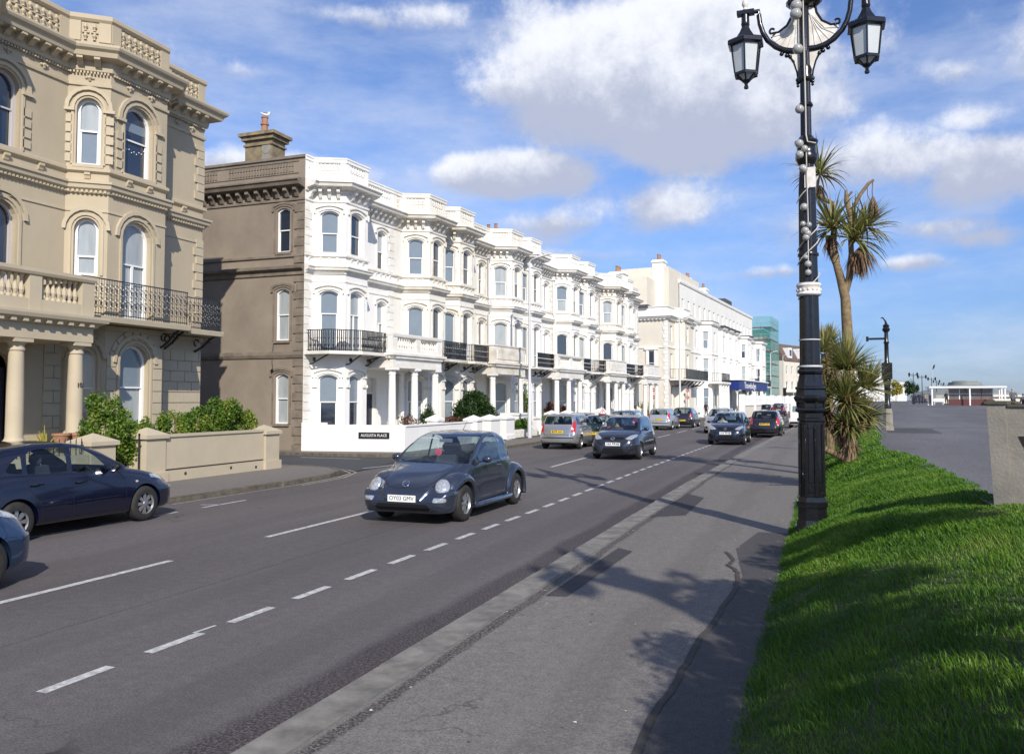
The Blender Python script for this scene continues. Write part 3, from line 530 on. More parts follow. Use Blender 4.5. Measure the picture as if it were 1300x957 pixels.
def terrace(i,s0,s1,bay,recess,label,wm,tm,panes,flank=False,portico=None,balc=None,quoin_end=False,door_at=None,styles=('sash','sash','sash')):
    root=acroot('terraced_house',label,'white bay-fronted terraced houses',s0); W_=s1-s0; b=bay-s0; bw=.75; D=1.1
    path=[(0,0),(b-bw-.7,0),(b-bw,D),(b+bw,D),(b+bw+.7,0),(W_,0)]
    if path[1][0]<.02: path=path[1:]; path[0]=(0,max(0,path[0][1]))
    if path[-1][0]-path[-2][0]<.02: path=path[:-1]
    wl=FM(); tr=FM(); segs=[Seg(a,c) for a,c in zip(path,path[1:])]
    base=path; bands=((0,3.93,'g'),(3.93,7.25,'f'),(7.25,10.6,'t'))
    H={'g':(1.02,3.10,.13),'f':(4.02,6.47,.13),'t':(7.98,9.70,.13)}
    for sg in segs:
        ops=[]; ln=sg.l
        isf=abs(sg.P[1]-D)<.01 and abs(sg.Q[1]-D)<.01; cant=abs(sg.P[1]-sg.Q[1])>.5
        mids=[]
        if isf: mids=[(ln/2,.80)]
        elif cant: mids=[(ln/2,.74)]
        else:
            for r_ in recess:
                u=r_-s0-sg.P[0]
                if 0<u<ln: mids.append((u,.62))
        for z0,z1,k in bands:
            zb,zt,ri=H[k]; oo=[(u,w*(1.0 if k!='g' else 1.02),zb,zt,ri) for u,w in mids]
            if k=='g' and not isf and not cant: 
                oo=[]
                if door_at is not None and sg.P[0]<door_at-s0<sg.Q[0]: oo=[(door_at-s0-sg.P[0],.95,.36,3.05,0)]
            wall(wl,sg,z0,z1,oo,.17)
            for op in oo:
                if k=='g' and not isf and not cant:
                    dm=FM(); sbox(dm,sg,op[0]-.42,op[0]+.42,-.25,-.20,.38,2.35); d_=dm.build('door','door',root)
                    pm=FM()
                    for a_ in (-.2,.2):
                        for zz in (.55,1.35): sbox(pm,sg,op[0]+a_-.14,op[0]+a_+.14,-.20,-.185,zz,zz+.62)
                    pm.build('door_panel','door',d_)
                    fm_=FM(); sbox(fm_,sg,op[0]-.47,op[0]+.47,-.24,-.16,2.35,2.42); sbox(fm_,sg,op[0]-.475,op[0]-.42,-.24,-.16,.36,3.05); sbox(fm_,sg,op[0]+.42,op[0]+.475,-.24,-.16,.36,3.05); sbox(fm_,sg,op[0]-.42,op[0]+.42,-.24,-.23,2.42,3.05); fm_.build('door_frame',tm,d_)
                    continue
                pn=panes[{'g':0,'f':1,'t':2}[k]][0 if cant else 1]
                if WR.random()<.30: pn=WR.choice([DK,DC,CB,('dark','blind'),CU])
                st=styles[{'g':0,'f':1,'t':2}[k]]
                window(root,sg,op,'winw',pn,st if not (k=='f' and cant) else 'sash',.17,tm if k!='f' else None,mid=.47 if k!='f' else (.62 if st=='french' else .3))
                ring(tr,sg,op,.05,.13,0,.045,legs=(k!='g')); ring(tr,sg,(op[0],op[1],op[2],op[3],op[4]),.18,.235,0,.085,legs=False)
                if k=='g':
                    for s_ in (-1,1): sbox(tr,sg,op[0]+s_*(op[1]/2+.14)-.10,op[0]+s_*(op[1]/2+.14)+.10,0,.07,op[3]-.52,op[3]-.40)
        if k: pass
    # solid side and rear walls, flat roof
    dp=-9.5; wl.add([(0,0,0),(0,dp,0),(0,dp,11.3),(0,0,11.3)],[(0,1,2,3)]) if not flank else None
    wl.add([(W_,0,0),(W_,dp,0),(W_,dp,11.3),(W_,0,11.3)],[(0,1,2,3)]); wl.add([(0,dp,0),(W_,dp,0),(W_,dp,11.3),(0,dp,11.3)],[(0,1,2,3)])
    wl.build('wall',wm,root)
    rf=FM(); rf.add([(x,y,10.9) for x,y in [(0.01,dp)]+path+[(W_-.01,dp)]],[tuple(range(len(path)+2))]); rf.build('roof','slate',root)
    full=path
    # mouldings
    tr.sweep(full,[(0,4.05),(.05,4.05),(.07,4.0),(.07,3.86),(0,3.84)])
    tr.sweep(full,[(0,7.12),(.05,7.12),(.06,7.2),(.13,7.24),(.2,7.27),(.22,7.36),(.26,7.38),(.26,7.43),(0,7.50)])
    tr.along(full,.095,dentil(.05,.05,.06,7.235),.06,.03)
    tr.sweep(full,[(0,7.80),(.09,7.83),(.09,7.90),(.05,7.92),(0,7.93)])
    tr.along(full,.38,bracket(.09,.07,.16,7.80),0,.16)
    tr.sweep(full,[(0,6.80),(.03,6.80),(.03,6.86),(0,6.86)])
    tr.sweep(full,[(0,10.02),(.05,10.03),(.05,10.10),(0,10.12)])
    if quoin_end:
        sg=Seg((W_-.55,0),(W_,0)); [quoins(tr,sg,.08,.55,a,c,flip=-1) for a,c in ((.3,3.84),(4.05,7.12),(7.93,10.02))]
    if flank:
        sg=Seg((0,0),(.5,0)); [quoins(tr,sg,0,.42,a,c) for a,c in ((.3,3.84),(4.05,7.12),(7.93,10.02))]
    tr.build('moulding',tm,root)
    co=FM(); co.sweep(full,[(0,10.42),(.08,10.42),(.10,10.52),(.30,10.56),(.46,10.60),(.50,10.70),(.56,10.74),(.56,10.79),(.1,10.88),(0,10.9)])
    co.along(full,.40,bracket(.13,.30,.40,10.55),.0,.12)
    c_=co.build('cornice',tm,root)
    pa=FM(); pp=[(x,y-.02) for x,y in full]
    pa.sweep(pp,[(.02,10.86),(.02,11.10),(-.03,11.10),(-.03,11.62),(.02,11.62),(.06,11.66),(.06,11.76),(.09,11.78),(.09,11.84),(-.22,11.84),(-.22,10.86)])
    for sg in [Seg(a,c) for a,c in zip(pp,pp[1:])]:
        u0,u1=(.22,sg.l-.22)
        if sg.l<.5: sbox(pa,sg,0,sg.l,-.03,.02,11.1,11.62); continue
        sbox(pa,sg,0,u0,-.03,.02,11.10,11.62); sbox(pa,sg,u1,sg.l,-.03,.02,11.10,11.62)
        sbox(pa,sg,u0,u1,-.03,.0,11.34,11.38); k=max(2,int((u1-u0)/.17))
        for j in range(k):
            u=u0+(u1-u0)*(j+.5)/k
            for za,zc in ((11.12,11.33),(11.39,11.61)): x_,y_,_=sg.at(u,0.0,0); pa.lathe([(.035,za),(.02,za+.04),(.055,za+.12),(.02,zc-.03),(.04,zc)],(x_,y_,0),6,cap=False)
    pa.build('parapet',wm,root)
    if balc:
        a,c=balc; o=.85
        bp=[(a,.12),(a+.12,D*.75+.35),(b-bw+.0,D+o),(b+bw,D+o),(c-.12,D*.75+.35) if c>b+1.6 else (c,D+o)]
        if c>b+1.6: bp.append((c,.12))
        if c>b+1.9 : bp=[(a,.12),(a+.10,D*.75+.35),(b-bw,D+o),(c,D+o),(c,.12)]
        if balc[0]<-.01: bp[0]=(a,D+o); bp=[p for j,p in enumerate(bp) if j not in (1,2)]
        sl=FM(); ring_=[p for p in bp]; pol=[(ring_[0][0],-.0)]+ring_+[(ring_[-1][0],-.0)]
        sl.prism([(x,y) for x,y in pol],3.90,3.98); sl.sweep(bp,[(0,3.86),(.04,3.88),(.05,3.98),(.05,4.0),(-.02,4.0),(-.02,3.86)]); B=sl.build('balcony',tm,root)
        iron_rail(B,bp,3.98,.86,off=-.05)
        for s_ in (a+.25,b-bw+.1,b+bw-.1,c-.25):
            dd=D+o if abs(s_-b)<bw+.2 else D*.75+.3; t0=D if abs(s_-b)<bw else .1
            bk=FM(); bk.tube([(s_,t0,3.5),(s_,t0+.15,3.52),(s_,t0+(dd-t0)*.55,3.72),(s_,dd-.1,3.87)],.035,5); bk.ball((s_,t0+.22,3.68),.09,6,sc=(.4,1,1)); bk.build('balcony_bracket','iron',B)
    if i in (1,2,4,6,7):   # cast-iron rainwater pipe at the party wall
        dp_=FM(); dp_.tube([(W_-.12,.12,4.2),(W_-.12,.12,6.9),(W_-.12,.30,7.3),(W_-.12,.30,7.55),(W_-.12,.12,7.9),(W_-.12,.12,10.1)],.045,7); dp_.box(W_-.22,W_-.02,.04,.24,10.05,10.30); dp_.build('downpipe','winl' if i in (2,6) else wm,root)
    if portico:
        a,c,cols,kind=portico; T=2.25
        f_=FM(); f_.prism([(a-.1,-.0),(a-.1,T+.25),(c+.1,T+.25),(c+.1,-.0)],0,.36)
        for k in range(2): f_.prism([(a+.3,T+.25),(a+.3,T+.55+.3*(1-k)),(c-.3,T+.55+.3*(1-k)),(c-.3,T+.25)],0,.12+.12*k)
        P=f_.build('portico',wm,root)
        e=FM(); e.prism([(a,.0),(a,T),(c,T),(c,.0)],3.42,3.80); rp=[(a,.0),(a,T),(c,T),(c,.0)]
        e.sweep(rp,[(0,3.78),(.05,3.80),(.14,3.92),(.18,3.94),(.18,4.04),(-.1,4.04),(-.1,3.78)]); e.along(rp,.16,dentil(.08,.08,.08,3.90),.04,.05); 
        if kind!='solid':
            e.sweep(rp,[(-.02,4.04),(-.02,4.22),(-.26,4.22),(-.26,4.04)]); e.sweep(rp,[(.03,4.72),(.05,4.80),(.05,4.86),(-.30,4.86),(-.30,4.72)])
            for x_ in (a+.14,(a+c)/2,c-.14): e.box(x_-.18,x_+.18,T-.28,T-.0,4.04,4.74)
            for (p,q) in (((a+.3,T-.14),((a+c)/2-.18,T-.14)),(((a+c)/2+.18,T-.14),(c-.3,T-.14))):
                e.along([p,q],.19,baluster(4.22,4.73,.065),0,0)
            for x_ in (a+.14,c-.14): e.along([(x_,.3),(x_,T-.3)],.19,baluster(4.22,4.73,.065),0,0)
        else:
            e.sweep(rp,[(.0,4.04),(.0,4.86),(.04,4.88),(.04,4.95),(-.22,4.95),(-.22,4.04)]); e.box(a+.35,c-.35,T,T+.03,4.2,4.7)
        e.build('entablature',tm if kind!='old' else 'trimw2',P)
        for k in range(cols): column(P,a+.22+(c-a-.44)*k/(cols-1),T-.2,.36,3.42,.165,wm)
        column(P,a+.22,.25,.36,3.42,.15,wm,'pilaster'); column(P,c-.22,.25,.36,3.42,.15,wm,'pilaster')
    return root
DK=('dark','dark'); CU=('curt','curt'); BL=('blind','blind'); DC=('dark','curt'); CB=('curt','blind')
TE=[ # s0,s1,bay,recess
 (0,6.27,1.95,[5.3],'white','trimw',[(CU,CU),(BL,('blind','curt')),(BL,DK)],dict(flank=True,portico=(2.95,6.85,3,'bal'),balc=(.02,2.95),quoin_end=True,door_at=4.5,styles=('sash','french','sash'))),
 (6.27,9.87,8.40,[],'white2','trimw2',[(BL,BL),(BL,DK),(BL,DK)],dict(balc=(.60,3.6))),
 (9.87,15.75,11.35,[15.0],'white2','trimw2',[(BL,CU),(BL,DK),(BL,DK)],dict(balc=(0,2.0),portico=(2.3,6.1,2,'solid'),door_at=14.0)),
 (15.75,18.72,17.40,[],'white2','trimw',[(BL,BL),(CU,CU),(('dark','blind'),DC)],dict()),
 (18.72,25.20,20.10,[24.1],'white','trimw',[(BL,BL),(BL,BL),(BL,DK)],dict(balc=(-.3,1.75),portico=(2.05,6.4,3,'bal'),door_at=23.0,quoin_end=True)),
 (25.20,28.25,26.65,[],'white','trimw',[(DK,DK),(DK,DK),(('curt','blind'),DC)],dict(balc=(.9,3.05))),
 (28.25,34.40,29.80,[33.6],'white','trimw',[(DK,BL),(BL,DK),(BL,DK)],dict(balc=(0,1.8),portico=(2.0,6.0,3,'solid'),door_at=32.3,quoin_end=True)),
 (34.40,37.45,35.95,[],'white','trimw2',[(DK,DK),(DK,DK),(CU,CU)],dict(balc=(.5,3.05))),
 (37.45,44.60,38.95,[43.2],'white','trimw',[(DK,BL),(BL,BL),(BL,BL)],dict(balc=(0,1.8),portico=(2.0,5.8,3,'solid'),door_at=42.0,quoin_end=True))]
TL=['end-of-terrace white stucco house with brown rendered side wall and black iron balcony over its bay','narrow white house squeezed beside the columned double porch next to the end house','white house with solid boxy porch top, behind the big round dark shrub',
 'narrow white house with no balcony, just past the solid boxy porch','white quoined house behind the tall grey street lamp column','narrow white house with dark windows above the silver parked hatchback','white quoined house above the parked car with learner plates','narrow white house third from the far end of the terrace, no quoins','last white house at the far end of the terrace beside the gap']
for i,(s0,s1,bay,rec,wm,tm,pn,kw) in enumerate(TE):
    r=terrace(i,s0,s1,bay,rec,TL[i],wm,tm,pn,**kw)
    if i==0: H1=r
# brown flank of the end house (faces the side street)
ft=thing('x','x','x'); bpy.data.objects.remove(ft)
a5=R(85.05); INV=Matrix.Rotation(-a5,4,'Z')@Matrix.Translation((19.2,-27.5,0))
def world_local(x,y,z): return tuple(INV@Vector((x,y,z)))
def FW(): m=MB(); m.T=INV; return m
sg=Seg((-29.5,27.5),(-19.2,27.5)); # travel +x: left is +y (inward); so flip by building reversed
sg=Seg((-19.2,27.5),(-29.5,27.5)); fl=FW(); ft=FW()
fo={'g':(1.0,.62,1.14,3.12,.12),'f':(1.0,.62,4.44,6.50,.12),'t':(1.0,.62,7.98,9.76,.12)}
for z0,z1,k in ((0,3.9,'g'),(3.9,7.25,'f'),(7.25,11.84,'t')):
    wall(fl,sg,z0,z1,[fo[k]],.14); ring(ft,sg,fo[k],.16,.24,0,.06,legs=False); ring(ft,sg,fo[k],.08,.14,0,.035)
    sbox(ft,sg,.62,1.38,0,.07,fo[k][2]-.1,fo[k][2])
fl.build('side_wall','brown',H1)
def winW(root,sg,op,pane):
    global FM
    old=FM; FM=FW; w_=window(root,sg,op,'winw',pane,'sash',.12,None,mid=.5); FM=old; return w_
for k,pn in (('g',CU),('f',CU),('t',DK)): winW(H1,sg,fo[k],pn)
fp=[(-19.2,27.5),(-29.5,27.5)]
for a,c in ((.0,3.7),(4.02,7.0),(7.5,10.0)): quoins(ft,sg,0,.46,a,c,.05,.34)
ft.sweep(fp,[(0,3.72),(.05,3.74),(.10,3.86),(.10,3.98),(0,4.02)]); ft.sweep(fp,[(0,7.0),(.06,7.05),(.07,7.2),(.22,7.28),(.24,7.38),(0,7.46)]); ft.sweep(fp,[(0,7.74),(.07,7.77),(.07,7.85),(0,7.88)])
ft.sweep(fp,[(0,10.02),(.05,10.03),(.05,10.12),(0,10.14)]); ft.sweep(fp,[(0,10.50),(.1,10.52),(.42,10.58),(.48,10.70),(.54,10.74),(.54,10.80),(0,10.9)]); ft.along(fp,.46,bracket(.16,.30,.42,10.54),0,.1)
ft.sweep(fp,[(0,11.70),(.07,11.74),(.07,11.84),(0,11.86)])
for u in [x*.14 for x in range(4,62)]:
    if 26<u/.14<31: continue
    for z in (11.2,11.42): sbox(ft,sg,u,u+.08,0,.035,z,z+.15)
sbox(ft,sg,.3,8.9,0,.03,11.12,11.17); sbox(ft,sg,.3,8.9,0,.03,11.60,11.65); ft.build('side_moulding','brownt',H1)
pt=FW(); pt.box(-29.5,-19.3,27.52,27.75,10.9,11.84); pt.build('side_parapet','brownt',H1)
cb=FW(); cb.tube([(-20.6,27.47,4.3),(-20.64,27.45,3.6),(-20.6,27.46,3.3)],.015,5); cb.ball((-20.6,27.42,3.25),.07,6); cb.build('side_lamp','iron',H1)
ch=FW(); ch.T=INV@Matrix.Translation((0,0,0)); ch.box(-23.35,-21.95,29.0,29.9,10.9,13.25); ch.box(-23.41,-21.89,28.94,29.96,13.0,13.08); ch.box(-23.47,-21.83,28.88,30.02,13.25,13.42); ch.box(-23.58,-21.72,28.78,30.12,13.42,13.56); 
ch.lathe([(.8,13.56),(.35,13.74)],(-22.65,29.45,0),4,phase=PI/4)
ch_o=ch.build('chimney','brick',H1)
ch=FW(); ch.lathe([(.17,13.68),(.14,13.8),(.14,14.0),(.18,14.02),(.18,14.08),(.13,14.1),(.13,14.3),(.16,14.35),(.13,14.39)],(-22.65,29.4,0),12); ch.build('chimney_pot','pot',ch_o)
ch=FW(); ch.box(-22.45,-22.05,28.985,28.999,12.3,13.0); ch.lathe([(.24,28.97),(.24,28.998)],(-22.24,0,12.85),16,'y'); ch.build('chimney_patch','conc',ch_o)
# gull on the chimney pot
gl=MB(); gl.ball((0,0,.10),.085,10,sc=(2.0,.85,.9)); gl.ball((.17,0,.22),.05,8); gl.tube([(.12,0,.13),(.165,0,.2)],.04,8); gl.tube([(-.12,0,.1),(-.27,0,.12)],[.05,.01],6)
gull=gl.build('seagull','inkw',None,smooth=True,loc=(-22.62,29.42,14.39),rz=R(70)); tag(gull,'small white and grey seagull standing on top of the chimney pot','seagull')
gp=MB(); gp.tube([(.2,0,.215),(.27,0,.2)],[.016,.006],6); gp.build('beak','amber',gull); gp=MB(); gp.tube([(0,.02,.0),(0,.02,.06)],.008,4); gp.tube([(0,-.02,.0),(0,-.02,.06)],.008,4); gp.build('leg','amber',gull); gp=MB(); gp.ball((-.03,0,.135),.08,8,sc=(2.0,1.0,.55)); gp.build('wing','rim',gull)
# aerial and small chimney behind the terrace parapet
def antenna(name,x,y,z,rz,label,n=7):
    m=MB(); m.tube([(0,0,0),(0,0,1.6)],.02,5); m.tube([(-.5,0,1.5),(.6,0,1.75)],.012,4)
    for k in range(n): t=k/(n-1); m.tube([(-.5+1.1*t,-.28+.1*t,1.5+.25*t),(-.5+1.1*t,.28-.1*t,1.5+.25*t)],.008,4)
    m.tube([(-.3,0,1.2),(.1,0,1.05)],.01,4)
    o=m.build(name,'galv',None,loc=(x,y,z),rz=rz); tag(o,label,'aerial')
antenna('television_aerial',-19.6,41.5,10.9,R(40),'spiky television aerial rising behind the terrace parapet')
cm=MB(); cm.box(-.3,.3,-.5,.5,10.9,12.35); cm.box(-.36,.36,-.56,.56,12.35,12.45); o=cm.build('chimney_stack','pot',None,loc=(-18.9,46.5,0),rz=a5); tag(o,'short red brick chimney stack showing above the white terrace parapet','chimney')
for k in (-.25,.25):
    pm=MB(); pm.lathe([(.11,12.45),(.09,12.75),(.12,12.8)],(0,k,0),8); pm.build('chimney_pot','pot',o)
# ================================================================ the beige house on the near corner
CR=thing('corner_house','beige stucco house with round-arched bay windows and ornate iron balcony on the near street corner','house',(-19.05,0,0),R(90))
# local s = world y, t = world x + 19.05
def cream():
    D=.8; path=[(4,0),(10.3,0),(10.9,D),(13.2,D),(13.8,0),(16.35,0),(17.03,D),(19.12,D),(19.8,0),(21.6,0)]
    wl=FM(); tr=FM(); H={'g':(1.15,3.62,None),'f':(4.35,7.12,None),'t':(8.42,10.42,None)}
    segs=[Seg(a,c) for a,c in zip(path,path[1:])]
    for j,sg in enumerate(segs):
        for z0,z1,k in ((0,4.0,'g'),(4.0,8.05,'f'),(8.05,11.2,'t')):
            zb,zt,_=H[k]; ops=[]
            if j==6: ops=[(sg.l/2,1.0,zb,zt,.5)]
            if j==5: ops=[(sg.l/2,.60,zb+(1.1 if k=='f' else .05),zt-.1,.33)]
            if j==4: ops=[(14.50-13.8,.86,zb if k!='g' else .98,zt-.05 if k!='g' else 3.3,.43)]
            if j==2: ops=[(sg.l/2,1.0,zb,zt,.5)]
            wall(wl,sg,z0,z1,ops,.2)
            for op in ops:
                if j==4 and k=='g':
                    dm=FM(); sbox(dm,sg,op[0]-.40,op[0]+.40,-.30,-.22,.98,2.9); d_=dm.build('door','door',CR); continue
                pn={('t',6):('dark','dark'),('t',5):('blind','curt'),('f',6):('curt','curt'),('f',5):('curt','curt'),('g',6):('curt','blind'),('g',5):('dark','curt'),('f',4):('curt','dark')}.get((k,j),('dark','dark'))
                w_=window(CR,sg,op,'winw' if j!=4 else 'winl',pn,'lites' if (k=='f' and j==6) else 'sash',.2,'creamt' if k!='f' else None,fw=.075,mid={'t':.52,'f':.56 if j==6 else .34,'g':.52}[k])
                if k=='t' and j==6:   # half-drawn blind and a string of little lights behind the glass
                    bm_=FM(); sbox(bm_,sg,op[0]-.41,op[0]+.41,-.205,-.2,9.72,9.98); bm_.build('roller_blind','blind',w_)
                    for q in range(9):
                        lm=FM(); u=-.36+.09*q; x,y,z=sg.at(op[0]+u,-.195,9.18+.9*(u*u)-.05*(q%2)); lm.ball((x,y,z),.017,6); lm.build('fairy_light','inkw',w_)
                ring(tr,sg,op,.06,.13,0,.04,legs=True); ring(tr,sg,op,.20,.30,0,.07,legs=False)
                if k!='g':
                    for s_ in (-1,1): sbox(tr,sg,op[0]+s_*(op[1]/2+.2)-.15,op[0]+s_*(op[1]/2+.2)+.15,0,.09,op[3]-op[4]-.08,op[3]-op[4]) if k=='t' else None
                if k=='t':
                    for s_ in (-1,1):
                        zz=zb+.1
                        while zz<op[3]-op[4]-.35: sbox(tr,sg,op[0]+s_*(op[1]/2+.21)-.11,op[0]+s_*(op[1]/2+.21)+.11,0,.04,zz,zz+.21); zz+=.27
                if k=='g':   # radiating voussoir joints are modelled as raised blocks
                    for q in range(9):
                        a=PI*(q+.5)/9; cx,cz=op[0],op[3]-op[4]; r1,r2=op[1]/2+.16,op[1]/2+.42; da=PI/18*.86
                        if r2*abs(math.cos(a))+cx>sg.l or cx-r2*abs(math.cos(a))<0: r2=op[1]/2+.26
                        vs=[sg.at(cx+r*math.cos(a+e),o,cz+r*math.sin(a+e)) for o in (0,.035) for r,e in ((r1,-da),(r2,-da),(r2,da),(r1,da))]
                        tr.add(vs,[(4,5,6,7),(0,1,5,4),(1,2,6,5),(2,3,7,6),(3,0,4,7)])
        if j in (8,4):   # rusticated blocks on the ground floor
            z=.35;q=0
            while z<3.55:
                u0=(.14 if j==8 else 2.0); u=u0; 
                while u<sg.l-.05:
                    L_=.62 if not(u==u0 and q%2) else .31; sbox(tr,sg,u+.012,min(sg.l-.01,u+L_)-.012,0,.035,z+.012,z+.33-.012); u+=L_
                z+=.33;q+=1
            if j==8:
                for a,c in ((4.6,7.35),(8.6,10.4)): quoins(tr,sg,sg.l-.42,sg.l,a,c,.045,.27,flip=-1)
        if j in (6,2):
            z=.35
            while z<3.1:
                for u0,u1 in ((.05,.36),(sg.l-.36,sg.l-.05)): sbox(tr,sg,u0,u1,0,.03,z+.012,z+.32)
                z+=.33
    wl.add([(21.6,0,0),(21.6,-11,0),(21.6,-11,11.8),(21.6,0,11.8)],[(0,1,2,3)]); wl.add([(4,0,0),(4,-11,0),(4,-11,11.8),(4,0,11.8)],[(0,1,2,3)]); wl.add([(4,-11,0),(21.6,-11,0),(21.6,-11,11.8),(4,-11,11.8)],[(0,1,2,3)])
    wl.build('wall','cream',CR)
    rf=FM(); rf.add([(x,y,11.3) for x,y in [(4.02,-11)]+path+[(21.58,-11)]],[tuple(range(len(path)+2))]); rf.build('roof','slate',CR)
    full=path+[(21.6,-11)]
    for pr in ([(0,.0),(.08,0),(.08,.9),(0,.95)],[(0,3.98),(.06,3.98),(.06,4.1),(0,4.14)],[(0,7.18),(.03,7.18),(.03,7.23),(0,7.24)],[(0,7.66),(.05,7.68),(.08,7.74),(.16,7.80),(.18,7.90),(.22,7.92),(.22,7.98),(0,8.04)],[(0,8.24),(.09,8.28),(.09,8.36),(0,8.40)],[(0,10.62),(.05,10.63),(.06,10.70),(0,10.72)]): tr.sweep(full,pr)
    tr.along(full,.11,dentil(.06,.06,.07,7.76),.05,.02); tr.along(full,.085,dentil(.045,.05,.06,11.02),.04,.02)
    def boss(mb,p,d,n): mb.ball((p[0],p[1],10.86),.075,6,sc=(1,1,.7)); [mb.ball((p[0]+d[0]*.085*math.cos(a),p[1]+d[1]*.085*math.cos(a),10.86+.06*math.sin(a)),.04,5) for a in (0,PI/2,PI,3*PI/2)]
    tr.along(full[:-1],.85,boss,.02,.25); tr.along(full,.85,bracket(.14,.10,.17,8.24),0,.3)
    tr.build('moulding','creamt',CR)
    co=FM(); co.sweep(full,[(0,11.02),(.08,11.04),(.10,11.14),(.12,11.3),(.40,11.34),(.44,11.46),(.52,11.52),(.55,11.58),(.55,11.64),(.1,11.74),(0,11.76)]); co.along(full,.36,bracket(.15,.30,.20,11.34),.08,.1); co.build('cornice','creamt',CR)
    pa=FM(); pp=[(x,y-.03) for x,y in full]; pa.sweep(pp,[(.02,11.7),(.02,11.88),(-.02,11.88),(-.02,12.42),(.02,12.44),(.07,12.50),(.07,12.6),(.02,12.64),(-.28,12.64),(-.28,11.7)])
    for sg in [Seg(a,c) for a,c in zip(pp,pp[1:])]:
        if sg.l<.9: inset=.12
        else: inset=.3
        sbox(pa,sg,0,inset,-.02,.05,11.88,12.42); sbox(pa,sg,sg.l-inset,sg.l,-.02,.05,11.88,12.42)
        k=max(2,int((sg.l-2*inset)/.19))
        for q in range(k):
            u=inset+(sg.l-2*inset)*(q+.5)/k
            for za,zc in ((11.92,12.12),(12.17,12.38)):
                x,y,_=sg.at(u,.01,0); pa.lathe([(.045,za),(.02,za+.05),(.06,za+.11),(.03,zc)],(x,y,0),6,cap=False)
            sbox(pa,sg,u-.09,u+.09,-.02,.03,12.12,12.15)
    pa.build('parapet','cream',CR)
    # ornate balcony round the bay and its return
    bp=[(15.62,1.55),(19.35,1.55),(20.1,.85),(21.6,.85),(21.82,.6),(21.82,-1.2)]
    sl=FM(); sl.prism([(15.62,0)]+bp+[(21.6,-1.2),(21.6,0)],4.14,4.24); sl.sweep(bp,[(0,4.10),(.04,4.12),(.06,4.24),(.06,4.27),(-.02,4.27),(-.02,4.10)]); B=sl.build('balcony','creamt',CR)
    iron_rail(B,bp,4.26,.98,scroll=True,off=-.06)
    for (s_,t0,t1) in ((16.35,.2,1.3),(19.05,.8,1.45),(19.5,.5,1.2),(21.3,.0,.85)):
        bk=FM()
        for z_ in (0,):
            bk.tube([(s_,t0,3.62),(s_,t0+.08,3.66),(s_,lerp(t0,t1,.4),3.78),(s_,lerp(t0,t1,.7),3.98),(s_,t1,4.10)],.04,6)
            bk.tube([(s_+.0,t0+.1+.10*math.cos(a),3.92+.10*math.sin(a)) for a in [x*.6 for x in range(9)]],.025,5); bk.tube([(s_,lerp(t0,t1,.75)+.07*math.cos(a),3.98+.07*math.sin(a)) for a in [x*.6 for x in range(9)]],.02,5)
        bk.build('balcony_bracket','iron',B)
    # portico
    a,c,T=11.2,15.5,2.05
    f_=FM(); f_.prism([(a-.2,0),(a-.2,T+.2),(c+.2,T+.2),(c+.2,0)],0,1.0); P=f_.build('portico','cream',CR)
    for k in range(5): st=FM(); st.prism([(13.95,T+.2),(13.95,T+.2+.28*(5-k)),(15.1,T+.2+.28*(5-k)),(15.1,T+.2)],.17*k,.17*(k+1)); st.build('step','creamt',P)
    e=FM(); rp=[(a,0),(a,T),(c,T),(c,0)]; e.prism(rp,3.50,3.86); e.sweep(rp,[(0,3.84),(.06,3.86),(.10,3.92),(.24,3.98),(.27,4.06),(.27,4.12),(-.1,4.14),(-.1,3.84)]); e.along(rp,.30,dentil(.12,.14,.09,3.96),.05,.05)
    e.sweep(rp,[(-.02,4.14),(-.02,4.42),(-.30,4.42),(-.30,4.14)]); e.sweep(rp,[(.02,4.98),(.05,5.04),(.05,5.12),(-.34,5.12),(-.34,4.98)])
    for x_,w_ in ((c-.16,.18),(c-1.62,.16),(a+.2,.2)): e.box(x_-w_,x_+w_,T-.32,T-.01,4.14,5.0)
    e.along([(c-1.42,T-.16),(c-.36,T-.16)],.155,baluster(4.42,4.99,.072,n=10),0,0); e.along([(a+.45,T-.16),(c-1.8,T-.16)],.155,baluster(4.42,4.99,.072,n=10),0,0); e.along([(c-.17,.2),(c-.17,T-.34)],.155,baluster(4.42,4.99,.072),0,0)
    e.build('entablature','creamt',P)
    for s_ in (15.22,13.62,11.5): column(P,s_,T-.25,1.0,3.50,.185,'creamt')
    nm=text_mb('101',.16,Matrix.Translation((15.22-.0,-(T-.25)-.19,2.45))@Matrix.Rotation(R(90),4,'X'),  .006,width=.17); nm.build('house_number','joint',P)
cream()
# boiler-plate pots and plants by the door
def pot(x,y,z,label):
    m=MB(); m.lathe([(.13,0),(.19,.26),(.21,.26),(.21,.31),(.17,.31),(.15,.2)],(0,0,0),14); o=m.build('plant_pot','pot',None,smooth=True,loc=(x,y,z)); tag(o,label,'plant pot','terracotta pots on the porch')
pot(-16.65,14.35,1.0,'red terracotta pot on the beige porch, left of the pair'); pot(-16.6,14.75,1.0,'red terracotta pot on the beige porch, right of the pair')
